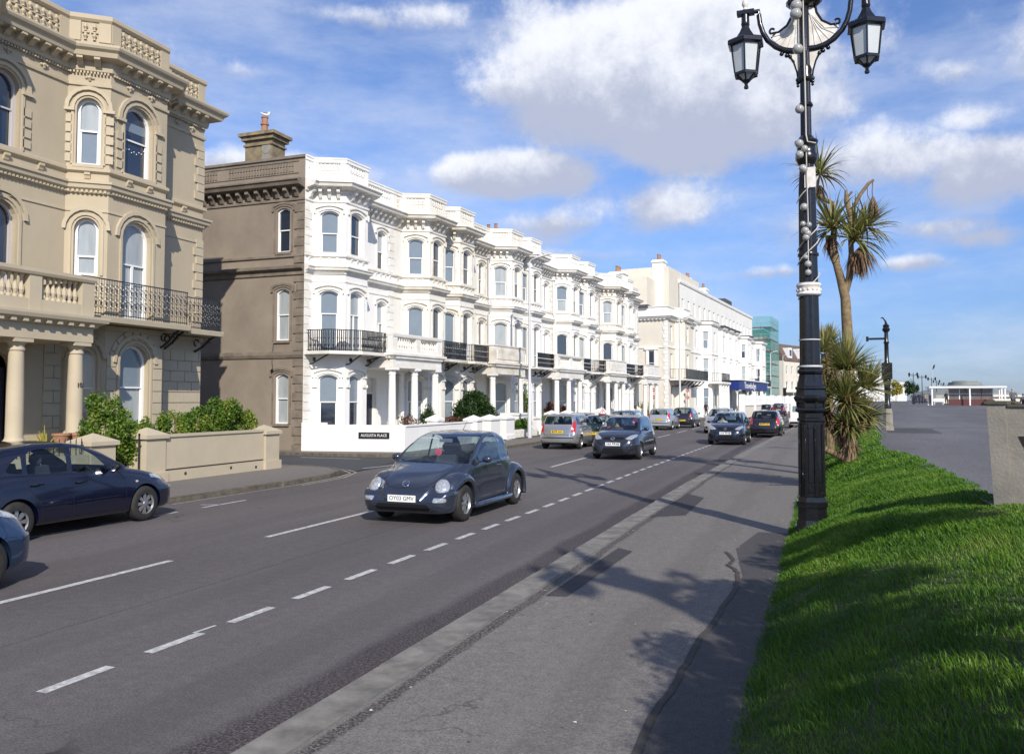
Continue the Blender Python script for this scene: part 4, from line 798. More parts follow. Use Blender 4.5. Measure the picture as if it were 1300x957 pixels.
# ---------------------------------------------------------------- garden walls
def pier(name,x,y,w,z1,m,label,group,d=None,cat='gate pier'):
    d=d or w; b=MB(); b.box(-w/2-.05,w/2+.05,-d/2-.05,d/2+.05,0,.34); b.box(-w/2,w/2,-d/2,d/2,.34,z1-.22); o=b.build(name,m,None,loc=(x,y,0)); tag(o,label,cat,group)
    c=MB(); c.box(-w/2-.06,w/2+.06,-d/2-.06,d/2+.06,z1-.22,z1-.13); c.add([(-w/2-.06,-d/2-.06,z1-.13),(w/2+.06,-d/2-.06,z1-.13),(w/2+.06,d/2+.06,z1-.13),(-w/2-.06,d/2+.06,z1-.13),(0,0,z1+.05)],[(0,1,4),(1,2,4),(2,3,4),(3,0,4)]); c.build('cap',m,o); return o
pier('gate_pier',-15.35,14.05,.66,1.30,'creamt','beige gate pier with pointed cap nearest the porch column','beige gate piers')
pier('gate_pier',-15.35,15.62,.62,1.38,'creamt','beige gate pier with pointed cap at the near end of the beige garden wall','beige gate piers')
pier('gate_pier',-15.32,20.05,.62,1.32,'creamt','beige gate pier with pointed cap at the side street corner','beige gate piers')
w=MB(); w.box(-15.30,-15.04,15.98,19.72,.0,.36); w.box(-15.27,-15.09,15.98,19.72,.36,.40,1); w.box(-15.29,-15.07,15.98,19.72,.40,1.18); w.box(-15.33,-15.03,15.98,19.72,1.18,1.24); 
o=w.build('garden_wall',['creamt','joint']); tag(o,'smooth beige rendered wall with horizontal groove in front of the hedge','wall')
for y,z in ((16.6,.25),(18.3,.26),(19.35,.2)):
    m=MB(); m.lathe([(.05,-15.045),(.045,-15.035)],(0,y,z),8,'x'); q=m.build('air_hole','joint',o)
w=MB(); w.box(-15.30,-15.04,4,13.7,.0,.36); w.box(-15.29,-15.07,4,13.7,.36,.9); o=w.build('garden_wall','creamt'); tag(o,'low beige wall with iron spikes beside the dark navy hatchback','wall')
sp=MB()
for k in range(18): y=13.6-.14*k; sp.tube([(-15.18,y,.88),(-15.18,y,1.22),(-15.18,y,1.28)],[.011,.011,.001],5)
sp.tube([(-15.18,11.1,1.1),(-15.18,13.65,1.1)],.012,5); sp.build('railing','iron',o)
gt=MB(); gt.tube([(-15.2,15.22,.2),(-15.2,15.22,1.3)],.025,6); gt.tube([(-15.2,14.5,.3),(-15.2,14.5,1.3)],.02,6); gt.tube([(-15.2,15.22,1.1),(-15.2,15.05,1.2)],.015,5); o=gt.build('gate_post','iron'); 
bpy.data.objects.remove(o)
for y,l in ((15.24,'thin black iron gate post against the pier at the near end of the beige wall'),(14.46,'thin black iron gate post against the pier nearest the porch')):
    gt=MB(); gt.tube([(0,0,0),(0,0,1.15)],.022,6); gt.ball((0,0,1.17),.03,6); gt.tube([(0,0,.9),(0,.06,.9)],.02,5); o=gt.build('gate_post','iron',None,loc=(-15.2,y,.1)); tag(o,l,'gate post')
w=MB(); w.box(-19.5,-15.3,20.0,20.2,0,1.15); o=w.build('garden_wall','creamt'); tag(o,'beige side wall running back along the side street behind the corner pier','wall')
w=MB(); w.box(-17.9,-17.7,14.5,16.6,0,1.0); o=w.build('garden_wall','creamt'); tag(o,'short beige wall stub behind the open gateway','wall')
g=MB(); g.add([(-19.0,4,.14),(-15.2,4,.14),(-15.2,20.1,.14),(-19.0,20.1,.14)],[(0,1,2,3)]); struct('front_garden',g,'soil')
a5u=(math.sin(R(4.95)),math.cos(R(4.95)))
g=MB(); g.add([(-19.2,27.5,.13),(-15.1,28.3,.13),(-14.7,40,.13),(-14.9,72,.13),(-15.4,72,.13)],[(0,1,2,3,4)]); struct('terrace_gardens',g,'footl')
# white garden wall along the side street, with the street name
L=math.hypot(4.15,.75); ang=math.atan2(.75,4.15)
w=MB(); w.box(0,L,0,.2,0,1.08); w.box(0,L,-.0,.2,1.08,1.12)
w.box(0,1.0,-.003,.2,1.12,1.20)
o=w.build('garden_wall','white',None,loc=(-19.16,27.38,0),rz=ang); tag(o,'long low white rendered wall with the street name plate beside the side street','wall')
s_=MB(); s_.box(-.62,.62,-.025,0,-.12,.12); s_.box(-.57,.57,-.03,-.024,-.085,.085); sx,sy=-19.16+2.98*math.cos(ang),27.38+2.98*math.sin(ang)
sg_=s_.build('street_sign','ink',None,loc=(sx,sy-.005,.72),rz=ang); tag(sg_,'black street name plate with white capital letters on the white wall','sign')
t_=text_mb('AUGUSTA PLACE',.15,Matrix.Translation((0,-.032,0))@Matrix.Rotation(R(90),4,'X'),.002,width=1.05); t_.build('lettering','inkw',sg_)
w=MB(); w.box(-15.22,-15.02,28.2,34.7,0,1.06); w.box(-15.26,-14.98,28.2,34.7,1.06,1.11); o=w.build('garden_wall','white'); tag(o,'white front garden wall behind the blue round-roofed car','wall')
for k,(y,t) in enumerate(((34.95,'left of the three'),(36.9,'middle of the three'),(38.9,'right of the three'))): pier('gate_pier',-15.12,y,.62,1.34,'white','white rendered gate pier with pointed cap before the dark shrub, '+t,'white gate piers before the dark shrub',d=1.15 if k else .62)
pier('gate_pier',-15.3,31.3,.5,1.42,'white','single white pointed pier cap rising above the white wall under the double porch','white gate piers before the dark shrub')
w=MB(); w.box(-15.2,-15.0,39.6,43.6,0,.52)
for k in range(3):
    for j in range(9): w.box(-15.01,-14.985,39.62+j*.44+(.22 if k%2 else 0),39.62+j*.44+.40+(.22 if k%2 and j<8 else 0),.03+k*.165,.03+k*.165+.14)
o=w.build('garden_wall','white2'); tag(o,'low white painted block wall left of the tall grey street lamp','wall')
w=MB(); w.box(-15.2,-15.0,44.4,49.0,0,.58); o=w.build('garden_wall','white2'); tag(o,'low white wall right of the tall grey street lamp','wall')
w=MB(); w.box(-16.6,-15.6,42.2,44.0,0,1.25); w.box(-16.66,-15.54,42.14,44.06,1.25,1.36); o=w.build('garden_wall','white'); tag(o,'white rendered plinth wall with moulded coping behind the bright green shrub','wall')
w=MB(); w.box(-15.1,-14.9,49.5,72,0,1.0); o=w.build('garden_wall','white'); tag(o,'white garden wall behind the row of parked cars','wall')
for k,(y,t) in enumerate(((46.2,'right of the grey street lamp'),(49.4,'left of the silver hatchback roof'),(53,'above the silver hatchback'),(57,'above the car with learner plates'),(60.5,'first behind the hidden blue car roof'),(64,'second behind the hidden blue car roof'),(67,'third behind the hidden blue car roof'),(70,'left of the pale silver estate car'))): pier('gate_pier',-15.0,y,.62,1.42,'white','white pointed gate pier '+t,'white gate piers behind the parked cars')
# ================================================================ beyond the terrace
OB=(-14.5,82); 
def bface(root,path,bands,wm,tm,cols,fr='winw',pn=CU,op_w=.9,rise=0,hood=False,depth=-12,top=None):
    wl=FM(); 
    for sg in [Seg(a,c) for a,c in zip(path,path[1:])]:
        for (z0,z1,zb,zt) in bands:
            ops=[]
            if zb is not None:
                n=max(1,int(sg.l/cols)) if sg.l>1.2 else 0; w_=op_w if sg.l>1.6 else .7
                ops=[(sg.l*(j+.5)/n,w_,zb,zt,rise) for j in range(n)]
            wall(wl,sg,z0,z1,ops,.14)
            for op in ops: window(root,sg,op,fr,random.choice([CU,BL,DK,DC,('blind','curt')]) if pn is None else pn,'sash',.14,None,fw=.06)
    z1=bands[-1][1]; a,c=path[0],path[-1]
    wl.add([(a[0],a[1],0),(a[0],depth,0),(a[0],depth,z1),(a[0],a[1],z1)],[(0,1,2,3)]); wl.add([(c[0],c[1],0),(c[0],depth,0),(c[0],depth,z1),(c[0],c[1],z1)],[(0,1,2,3)]); wl.add([(a[0],depth,0),(c[0],depth,0),(c[0],depth,z1),(a[0],depth,z1)],[(0,1,2,3)])
    wl.build('wall',wm,root)
    rf=FM(); rf.add([(x,y,z1-.3) for x,y in [(a[0]+.02,depth)]+list(path)+[(c[0]-.02,depth)]],[tuple(range(len(path)+2))]); rf.build('roof','slate',root)
def bx(name,root,m,*bs):
    w_=FM(); [w_.box(*b) for b in bs]; return w_.build(name,m,root)
# cream three-storey house: flank towards us, bowed front
h1=thing('corner_house','cream house with tall plain side wall and iron balcony just past the white terrace','house',(OB[0],OB[1],0),R(85.05))
p1=[(0,0),(2.6,0),(3.1,.9),(5.6,.9),(6.1,0),(10.5,0)]
bface(h1,p1,[(0,4.0,1.3,3.4),(4,7.3,4.5,6.7),(7.3,10.4,7.9,9.5)],'pale','ivory',2.4,pn=None)
t=FM(); fp=[(0,-9)]+p1
for pr in ([(0,10.0),(.06,10.02),(.35,10.2),(.42,10.34),(.5,10.36),(.5,10.46),(0,10.5)],[(0,10.5),(-.05,10.5),(-.05,11.3),(.05,11.34),(.05,11.44),(-.3,11.44),(-.3,10.5)],[(0,7.2),(.08,7.22),(.1,7.34),(0,7.38)],[(0,4.1),(.08,4.1),(.08,4.25),(0,4.25)]): t.sweep(fp,pr)
t.along(fp,.4,dentil(.2,.2,.16,10.2),.05,.1); sgf=Seg((0,-9),(0,0)); quoins(t,sgf,8.5,9,.2,10,.05,.4,flip=-1); t.build('moulding','ivory',h1)
fw_=FM(); sgf=Seg((0,-9),(0,0)); 
sbox(fw_,sgf,6.6,8.0,.0,.16,7.15-.1,7.3-.1); sbox(fw_,sgf,6.75,7.0,0,.1,4.6,7.05); sbox(fw_,sgf,7.6,7.85,0,.1,4.6,7.05); sbox(fw_,sgf,6.7,7.9,0,.1,4.5,4.6); fo_=fw_.build('window_surround','ivory',h1)
pm=FM(); sbox(pm,sgf,7.0,7.6,.0,.03,4.6,6.9); wf=pm.build('window','dark',h1); pm=FM(); sbox(pm,sgf,7.0,7.6,.031,.05,5.7,5.76); sbox(pm,sgf,7.0,7.05,.03,.05,4.6,6.9); sbox(pm,sgf,7.55,7.6,.03,.05,4.6,6.9); pm.build('window_frame','winw',wf)
bp=[(.1,.1),(.1,1.7),(10.2,1.7),(10.2,.1)]; sl=FM(); sl.prism(bp,4.0,4.12); b_=sl.build('balcony','ivory',h1); iron_rail(b_,bp,4.12,1.0,step=.16,orn=False)
for s_ in (1,2.6,4.2,5.8,7.4,9): bk=FM(); bk.tube([(s_,.9 if 3<s_<6 else 0,3.4),(s_,1.1,3.6),(s_,1.5,3.98)],.06,5); bk.build('balcony_bracket','iron',b_)
dm=bx('dormer',h1,'slate',(-.3,5.5,-6.5,-2.0,11.3,11.6)); bx('dormer_window',dm,'winw',(.2,5.2,-6.2,-2.4,10.6,11.3))
# tall hotel range
h2=thing('hotel_building','long cream four-storey hotel stepping back from the road with plain parapet','hotel',(OB[0]+a5u[0]*10.5,OB[1]+a5u[1]*10.5,0),R(85.05))
p2=[(0,0),(3.5,0),(4.3,1.1),(8,1.1),(8.8,0),(11,0),(11.6,.9),(13.6,.9),(14.2,0),(15.0,0),(15.6,.9),(17.6,.9),(18.2,0),(19,0),(19.6,.9),(21.6,.9),(22.2,0),(28,0),(28.8,.9),(32,.9),(32.8,0),(40,0),(40.8,1.0),(44.5,1.0),(45.3,0),(47.3,0)]
bface(h2,p2,[(0,4.0,1.3,3.4),(4,7.3,4.4,6.8),(7.3,10.9,7.9,9.9)],'ivory','ivory',2.0,pn=None,op_w=1.0)
h3p=[(0,-1.5),(47.3,-1.5)]
wl=FM(); sg=Seg((0,-1.5),(47.3,-1.5)); ops=[(1.6+2.75*j,.95,11.9,13.5,0) for j in range(17)]; wall(wl,sg,10.6,15.4,ops,.14); wl.box(0,47.3,-12,-1.8,10.6,15.3); wl.build('upper_storey','ivory',h2)
for op in ops: window(h2,sg,op,'winw',random.choice([CU,BL,DK]),'sash',.14,None)
t=FM(); t.sweep(p2,[(0,10.6),(.2,10.68),(.28,10.85),(.28,10.95),(0,11.0)]); t.sweep(p2,[(0,7.2),(.08,7.22),(.1,7.34),(0,7.38)]); t.sweep(h3p,[(0,15.1),(.1,15.15),(.15,15.3),(.15,15.5),(-.3,15.5),(-.3,15.1)]); t.build('moulding','ivory',h2)
for s_ in (6.1,12.6,16.6,20.6,30.4,42.6): t=FM(); t.prism([(s_-2.4,.0),(s_-1.7,1.3),(s_+1.7,1.3),(s_+2.4,0)],11.0,11.12); t.build('bay_roof','slate',h2)
bx('raised_parapet',h2,'pale',(-4.0,10,-7,-1.6,11.4,16.4),(-7.5,-4.0,-6.6,-3.0,11.2,14.9)); 
def stack(root,s_,t_,z0,z1,w=.9,d=.9,pots=3):
    b=bx('chimney',root,'ivory',(s_-w/2,s_+w/2,t_-d/2,t_+d/2,z0,z1),(s_-w/2-.1,s_+w/2+.1,t_-d/2-.1,t_+d/2+.1,z1-.3,z1-.1))
    for k in range(pots): pm=FM(); pm.lathe([(.15,z1),(.12,z1+.5),(.16,z1+.6)],(s_+(k-(pots-1)/2)*.34,t_,0),8); pm.build('chimney_pot','pot',b)
stack(h2,-3.4,-2.8,11,17.2,1.3,1.2,3); stack(h2,-9.0,-5.6,10.6,15.3,1.4,1.6,4); stack(h2,8.5,-2.6,15,16.8); stack(h2,17,-2.6,15,16.6,1.2,.9,2)
bx('roof_plant',h2,'slate',(28,33,-5,-2.0,15.4,16.5)); 
b_=bx('balcony',h2,'ivory',(3.6,8.7,1.0,2.4,3.9,4.1)); iron_rail(b_,[(3.7,1.2),(3.7,2.3),(8.6,2.3),(8.6,1.2)],4.1,1.0,step=.2,orn=False)
for s_ in (4,5.4,6.9,8.3): column(b_,s_,2.1,.2,3.9,.2,'ivory')
for s0 in (28.8,40.5):
    b_=bx('balcony',h2,'ivory',(s0,s0+3.6,.9,1.9,3.9,4.05)); iron_rail(b_,[(s0,1.0),(s0,1.85),(s0+3.6,1.85),(s0+3.6,1.0)],4.05,1.0,step=.22,orn=False)
# hotel canopy with the name, and the pale boundary wall
cn=thing('entrance_canopy','blue hotel entrance canopy with white lettering in front of the cream hotel','canopy',(OB[0]+a5u[0]*20,OB[1]+a5u[1]*20,0),R(85.05))
bx('fascia',cn,'blue',(0,.18,1.2,3.2,3.25,4.4),(.18,21.5,3.02,3.2,3.25,4.4),(21.5,21.68,1.2,3.2,3.25,4.4)); bx('canopy_roof',cn,'inkw',(-.2,21.9,1.2,3.4,4.4,4.52))
for s_ in (.3,7.4,14.5,21.3): column(cn,s_,2.9,0,3.1,.12,'inkw','post')
cb_=math.cos(R(85.05))
tb=text_mb('Travelodge',1.15,Matrix.Translation((7.6,-3.23,3.80))@Matrix.Rotation(R(90),4,'X'),.01,width=8.4); tb.build('lettering','inkw',cn)
fe=thing('garden_wall','pale cream boundary wall topped by white upright palings before the hotel','wall',(OB[0]+a5u[0]*16+4.2,OB[1]+a5u[1]*16,0),R(85.05))
bx('wall',fe,'pale',(0,62,-.12,.12,0,1.35),(0,62,-.2,.2,1.35,1.45)); pk=FM(); 
for k in range(150): s_=.2+.41*k; pk.box(s_-.1,s_+.1,-.05,.05,1.45,2.6)
pk.box(0,62,-.04,.04,2.1,2.2); pk.build('palings','inkw',fe)
for k in range(9): bx('pier',fe,'ivory',(k*7.6-.3,k*7.6+.3,-.3,.3,0,2.7))
# scaffolded block
h5=thing('scaffolded_building','block wrapped in green debris netting and scaffolding beyond the hotel','building',(-10.2,151,0),R(86))
bx('wall',h5,'ivory',(.3,9,-9,0,0,14.5))
sc=FM()
for s_ in [x*1.8 for x in range(6)]:
    for t_ in (.3,1.5): sc.tube([(s_,t_,0),(s_,t_,16.4 if t_>1 else 15)],.06,5)
for z in (2,4.1,6.2,8.3,10.4,12.5,14.6): sc.tube([(-.3,1.5,z+1),(9.3,1.5,z+1)],.05,5); sc.tube([(-.2,-5,z+1),(-.2,1.6,z+1)],.05,5)
for t_ in (-5,-3.4,-1.8,-.2): sc.tube([(-.2,t_,0),(-.2,t_,16)],.06,5)
sc.build('scaffold','galv',h5)
sc=FM()
for z in (2,4.1,6.2,8.3,10.4,12.5,14.6): sc.box(-.4,9.2,.2,1.6,z,z+.12); sc.box(-1.4,-.1,-5,1.6,z,z+.12)
sc.build('boards','wood',h5)
nm=FM()
for z in (0.3,2.3,4.4,6.5,8.6,10.7,12.8,14.8): 
    nm.add([(-1.45,-5,z),(-1.45,1.7,z),(-1.45,1.7,z+1.75),(-1.45,-5,z+1.75)],[(0,1,2,3)]); nm.add([(-1.45,1.7,z-.2),(9.3,1.7,z-.2),(9.3,1.7,z+1.8),(-1.45,1.7,z+1.8)],[(0,1,2,3)])
nm.build('netting','netg',h5)
h6=thing('town_house','pale house with brown mansard roof and veranda beyond the scaffolding','house',(-7.4,168,0),R(70))
bface(h6,[(0,0),(16,0)],[(0,3.4,.9,2.8),(3.4,6.4,4.0,5.6),(6.4,9.6,7.0,8.6)],'pale','pale',2.4,pn=None,depth=-8)
m=FM(); m.add([(0,0.2,9.6),(16,.2,9.6),(16,-1.6,13),(0,-1.6,13),(0,-7,13),(16,-7,13),(0,-8,9.6),(16,-8,9.6)],[(0,1,2,3),(3,2,5,4),(0,3,4,6),(1,2,5,7),(4,5,7,6)]); rf=m.build('mansard_roof','brownroof',h6)
for s_ in (3,8,13): d_=FM(); d_.box(s_-.8,s_+.8,-1.6,.1,10.2,12.2); d_=d_.build('dormer','inkw',rf); e_=FM(); e_.box(s_-.5,s_+.5,.1,.13,10.6,11.8); e_.build('dormer_pane','dark',d_)
bx('veranda',h6,'galv',(0,16,0,1.8,3.4,3.55),(0,.12,1.7,1.82,0,3.4),(4,4.12,1.7,1.82,0,3.4),(8,8.12,1.7,1.82,0,3.4),(12,12.12,1.7,1.82,0,3.4))
h7=thing('town_house','brown roofed block rising behind the green netting','house',(-16,185,0),R(85)); bface(h7,[(0,0),(20,0)],[(0,15,None,None)],'brownt','pale',2.4,depth=-10); 
h8=thing('apartment_block','distant white apartment block on the seafront road','building',(9,330,0),R(75)); bface(h8,[(0,0),(60,0)],[(0,3.4,.9,2.6),(3.4,6.4,4.0,5.6),(6.4,9.6,7.0,8.6),(9.6,13,10.2,11.8)],'ivory','pale',6,pn=DK,depth=-10,op_w=2)
h9=thing('apartment_block','far pale block closing the view along the promenade','building',(24,460,0),R(75)); bface(h9,[(0,0),(80,0)],[(0,4,None,None),(4,8,5,7),(8,12,9,11)],'ivory','pale',8,pn=DK,depth=-10,op_w=3)
# ================================================================ vehicles (local: nose at +Y, wheels on z=0)
def paint(name,c,metal=.6,rough=.24): return mat(name,c,rough,metal=metal,coat=1.0,spec=.5)
P_={'bb':paint('slate blue metallic paint',(.048,.060,.090)),'navy':paint('dark navy paint',(.003,.004,.018),.1),'sea':paint('bright blue paint',(.03,.062,.13)),
'grey':paint('blue grey metallic paint',(.038,.044,.062)),'ford':paint('dark slate paint',(.024,.030,.048)),'silver':paint('silver paint',(.42,.42,.41),.7),'lsil':paint('pale silver paint',(.50,.51,.52),.6),
'dgreen':paint('very dark green paint',(.010,.022,.020),.2),'black':paint('black paint',(.010,.008,.013),.1),'dk':paint('charcoal paint',(.02,.018,.025),.3),'white':paint('white van paint',(.72,.72,.70),0),
'purple':paint('dark plum paint',(.045,.02,.06),.3),'red':paint('red paint',(.45,.02,.02),.0),'blue2':paint('mid blue paint',(.05,.10,.2),.4)}
def cr(P,n):   # open Catmull-Rom through section points
    P=[P[0]]+P+[P[-1]]; out=[]
    for i in range(1,len(P)-2):
        for k in range(n):
            t=k/n; a,b,c,d=(np.array(q) for q in P[i-1:i+3]); out.append(tuple(.5*((2*b)+(-a+c)*t+(2*a-5*b+4*c-d)*t*t+(-a+3*b-3*c+d)*t**3)))
    out.append(tuple(P[-2])); return out
def smooth_keys(keys,x,w):
    return sum(interp(keys,x+w*o)*g for o,g in ((-1,.15),(-.5,.2),(0,.3),(.5,.2),(1,.15)))
def shell(sp):
    L=sp['L']; ts=sorted(set([0,.012,.03,.06,.1,.15,.2]+[.2+(L-.4)*i/58 for i in range(59)]+[L-.2,L-.15,L-.1,L-.06,L-.03,L-.012,L])); bm=bmesh.new(); rings=[]
    for t in ts:
        w=sp.get('sm',.06); zt=smooth_keys(sp['top'],t,w); zb=min(smooth_keys(sp['belt'],t,w),zt-.02); wm=interp(sp['wmax'],t); wb=min(interp(sp['wbelt'],t),wm+.0); z0=interp(sp['bot'],t)
        gh=max(0,zt-zb-.03); wr=max(wb-sp.get('tumble',.42)*gh,wb*.55); zl=min(zb-.06,z0+.30); crn=min(.05,gh*.25+.012)
        pts=[(0,z0),(wm*.80,z0),(wm*.955,z0+.045),(wm,lerp(z0,zl,.55)),(wm*1.0,zl+.05),(lerp(wm,wb,.45),lerp(zl,zb,.62)),(wb+.0,zb-.015)]
        if gh>.12: pts+=[(lerp(wb,wr,.12)-.01,zb+gh*.12),(lerp(wb,wr,.75),zb+gh*.75),(wr-.025,zt-crn*.9),(wr*.82,zt-crn*.32),(wr*.45,zt-.006),(0,zt)]
        else: k=gh/.12; pts+=[(wb-.03-.02*k,zb+(zt-zb)*.35),(wb*.90,zb+(zt-zb)*.62),(wb*.80,zb+(zt-zb)*.78),(wb*.62,zb+(zt-zb)*.90),(wb*.35,zb+(zt-zb)*.975),(0,zt)]
        half=cr(pts,4); full=[(x,z) for x,z in half]+[(-x,z) for x,z in half[-2:0:-1]]
        rings.append([bm.verts.new((x,L/2-t,z)) for x,z in full])
    n=len(rings[0])
    for a,b in zip(rings,rings[1:]):
        for i in range(n): bm.faces.new((a[i],a[(i+1)%n],b[(i+1)%n],b[i]))
    bm.faces.new(rings[0]); bm.faces.new(rings[-1][::-1])
    bmesh.ops.recalc_face_normals(bm,faces=bm.faces); return bm
def to_mesh_obj(bm,name):
    me=bpy.data.meshes.new(name); bm.to_mesh(me); o=bpy.data.objects.new(name,me); C.objects.link(o); return o
def cut_wells(bm,wheels,r,halfw):
    o=to_mesh_obj(bm,'tmp'); bm.free(); cs=[]
    for (y,z) in wheels:
        for s_ in (-1,1):
            cb=bmesh.new(); bmesh.ops.create_cone(cb,cap_ends=True,segments=40,radius1=r,radius2=r,depth=.5,matrix=Matrix.Translation((s_*(halfw+.03),y,z))@Matrix.Rotation(R(90),4,'Y')); c=to_mesh_obj(cb,'cut'); cb.free(); cs.append(c)
            m=o.modifiers.new('b','BOOLEAN'); m.operation='DIFFERENCE'; m.object=c; m.solver='EXACT'
    dg=bpy.context.evaluated_depsgraph_get(); me=bpy.data.meshes.new_from_object(o.evaluated_get(dg)); bm=bmesh.new(); bm.from_mesh(me)
    for c in cs+[o]: bpy.data.objects.remove(c)
    bpy.data.meshes.remove(me); return bm
def region(bm,lay,idx,poly,ax,filt,over=(0,)):
    # cut the convex outline poly (2-D: ax='x' -> (y,z), ax='y' -> (x,z)) into the skin and mark the faces inside with idx
    i0,i1=(1,2) if ax=='x' else (0,2); pad=.02
    lo=(min(p[0] for p in poly)-pad,min(p[1] for p in poly)-pad); hi=(max(p[0] for p in poly)+pad,max(p[1] for p in poly)+pad)
    def near(f):
        xs=[v.co[i0] for v in f.verts]; zs=[v.co[i1] for v in f.verts]; return max(xs)>lo[0] and min(xs)<hi[0] and max(zs)>lo[1] and min(zs)<hi[1]
    fs=[f for f in bm.faces if f[lay] in over and near(f) and filt(f.calc_center_median(),f.normal)]
    ar=sum(poly[k][0]*poly[(k+1)%len(poly)][1]-poly[(k+1)%len(poly)][0]*poly[k][1] for k in range(len(poly)))
    if ar<0: poly=poly[::-1]
    n=len(poly)
    for k in range(n):
        a,b=poly[k],poly[(k+1)%n]; d=(b[0]-a[0],b[1]-a[1]); no=Vector((0,0,0)); co=Vector((0,0,0)); no[i0]=d[1]; no[i1]=-d[0]; co[i0]=a[0]; co[i1]=a[1]
        if no.length<1e-6: continue
        geom=list({e for f in fs for e in f.edges})+list({v for f in fs for v in f.verts})+fs
        res=bmesh.ops.bisect_plane(bm,geom=geom,dist=1e-5,plane_co=co,plane_no=no.normalized())
        fs=list({g for g in res['geom'] if isinstance(g,bmesh.types.BMFace) and g.is_valid})
        fs=[f for f in fs if sum(((f.calc_center_median()-co).dot(no.normalized()))>1e-6 for _ in (0,))==0]  # keep the inner side
    for f in fs: f[lay]=idx
    return len(fs)
def rounded(poly,r=.03,n=3):
    out=[]; k=len(poly)
    for i in range(k):
        p=Vector(poly[i]); a=Vector(poly[i-1])-p; b=Vector(poly[(i+1)%k])-p; q=min(r,a.length*.45,b.length*.45); A=p+a.normalized()*q; B=p+b.normalized()*q
        for j in range(n+1): t=j/n; out.append(tuple((1-t)**2*A+2*t*(1-t)*p+t*t*B))
    return out
def ellipse(cx,cz,rx,rz,n=18): return [(cx+rx*math.cos(2*PI*i/n),cz+rz*math.sin(2*PI*i/n)) for i in range(n)]
def make_wheel(parent,x,y,r,sp=8,cover=True):
    s_=1 if x>0 else -1; w=.19
    m=MB(); prof=[(r*.60,-w/2),(r*.70,-w/2-.004),(r*.90,-w/2),(r*.97,-w/2+.02),(r,-w/2+.045),(r,w/2-.045),(r*.97,w/2-.02),(r*.90,w/2),(r*.70,w/2+.004),(r*.60,w/2)]
    m.lathe(prof,(0,0,0),32,'x',cap=False); o=m.build('wheel','tyre',parent,smooth=True,loc=(x,y,r))
    m=MB(); f=s_*(w/2-.012); R0=r*.655
    m.lathe([(R0,s_*w/2-.0*s_),(R0*.96,f-.006*s_),(R0*.90,f-.03*s_)],(0,0,0),32,'x',cap=False)
    m.lathe([(R0,-s_*w/2),(R0*.95,-s_*.02)],(0,0,0),24,'x',cap=False)
    m.lathe([(R0*.24,f),(R0*.2,f+.008*s_),(.001,f+.012*s_)],(0,0,0),16,'x',cap=False); 
    for k in range(sp):
        a=2*PI*k/sp; w0,w1=(.20,.24) if cover else (.12,.12)
        def P(rr,da,dx): return (f+dx*s_,rr*math.cos(a+da),rr*math.sin(a+da))
        r0,r1=R0*.20,R0*.93; d0,d1=w0*R0/r0/2*.9,w1*R0/r1/1.35
        m.add([P(r0,-d0,-.004),P(r1,-d1,-.016),P(r1,d1,-.016),P(r0,d0,-.004),P(r0,-d0,-.03),P(r1,-d1,-.04),P(r1,d1,-.04),P(r0,d0,-.03)],[(0,1,2,3),(0,4,5,1),(1,5,6,2),(2,6,7,3),(3,7,4,0)])
    m.build('rim','rim',o,smooth=True,angle=35); m=MB(); m.lathe([(R0*.94,f-.05*s_),(.001,f-.055*s_)],(0,0,0),24,'x',cap=False); m.build('brake_disc','plastic',o); return o
def plate(parent,y,z,front,txt=None,w=.52,tilt=0,shell_y=None):
    s_=1 if front else -1; m=MB(); m.box(-w/2,w/2,-.006,.006,-.056,.056); o=m.build('number_plate','plw' if front else 'ply',parent,loc=(0,y,z)); 
    rot=Matrix.Rotation(PI if front else 0,4,'Z')@Matrix.Rotation(R(90),4,'X')
    T=Matrix.Translation((0,s_*.007,0))@rot
    if txt: t=text_mb(txt,.10,T,.001,width=w*.88); t.build('lettering','ink',o)
    else:   # characters too small to read in the photograph
        m=MB(); rn=random.Random(3)
        for k in range(7):
            x=-w*.42+k*w*.12+(.03 if k>3 else 0); m.box(x,x+.012,s_*.006-.001,s_*.006+.002,-.035,.035); m.box(x,x+.04,s_*.006-.001,s_*.006+.002,rn.choice((-.035,-.005,.025)),rn.choice((-.025,.005,.035))+.01) if True else None
        m.build('lettering','ink',o)
    return o
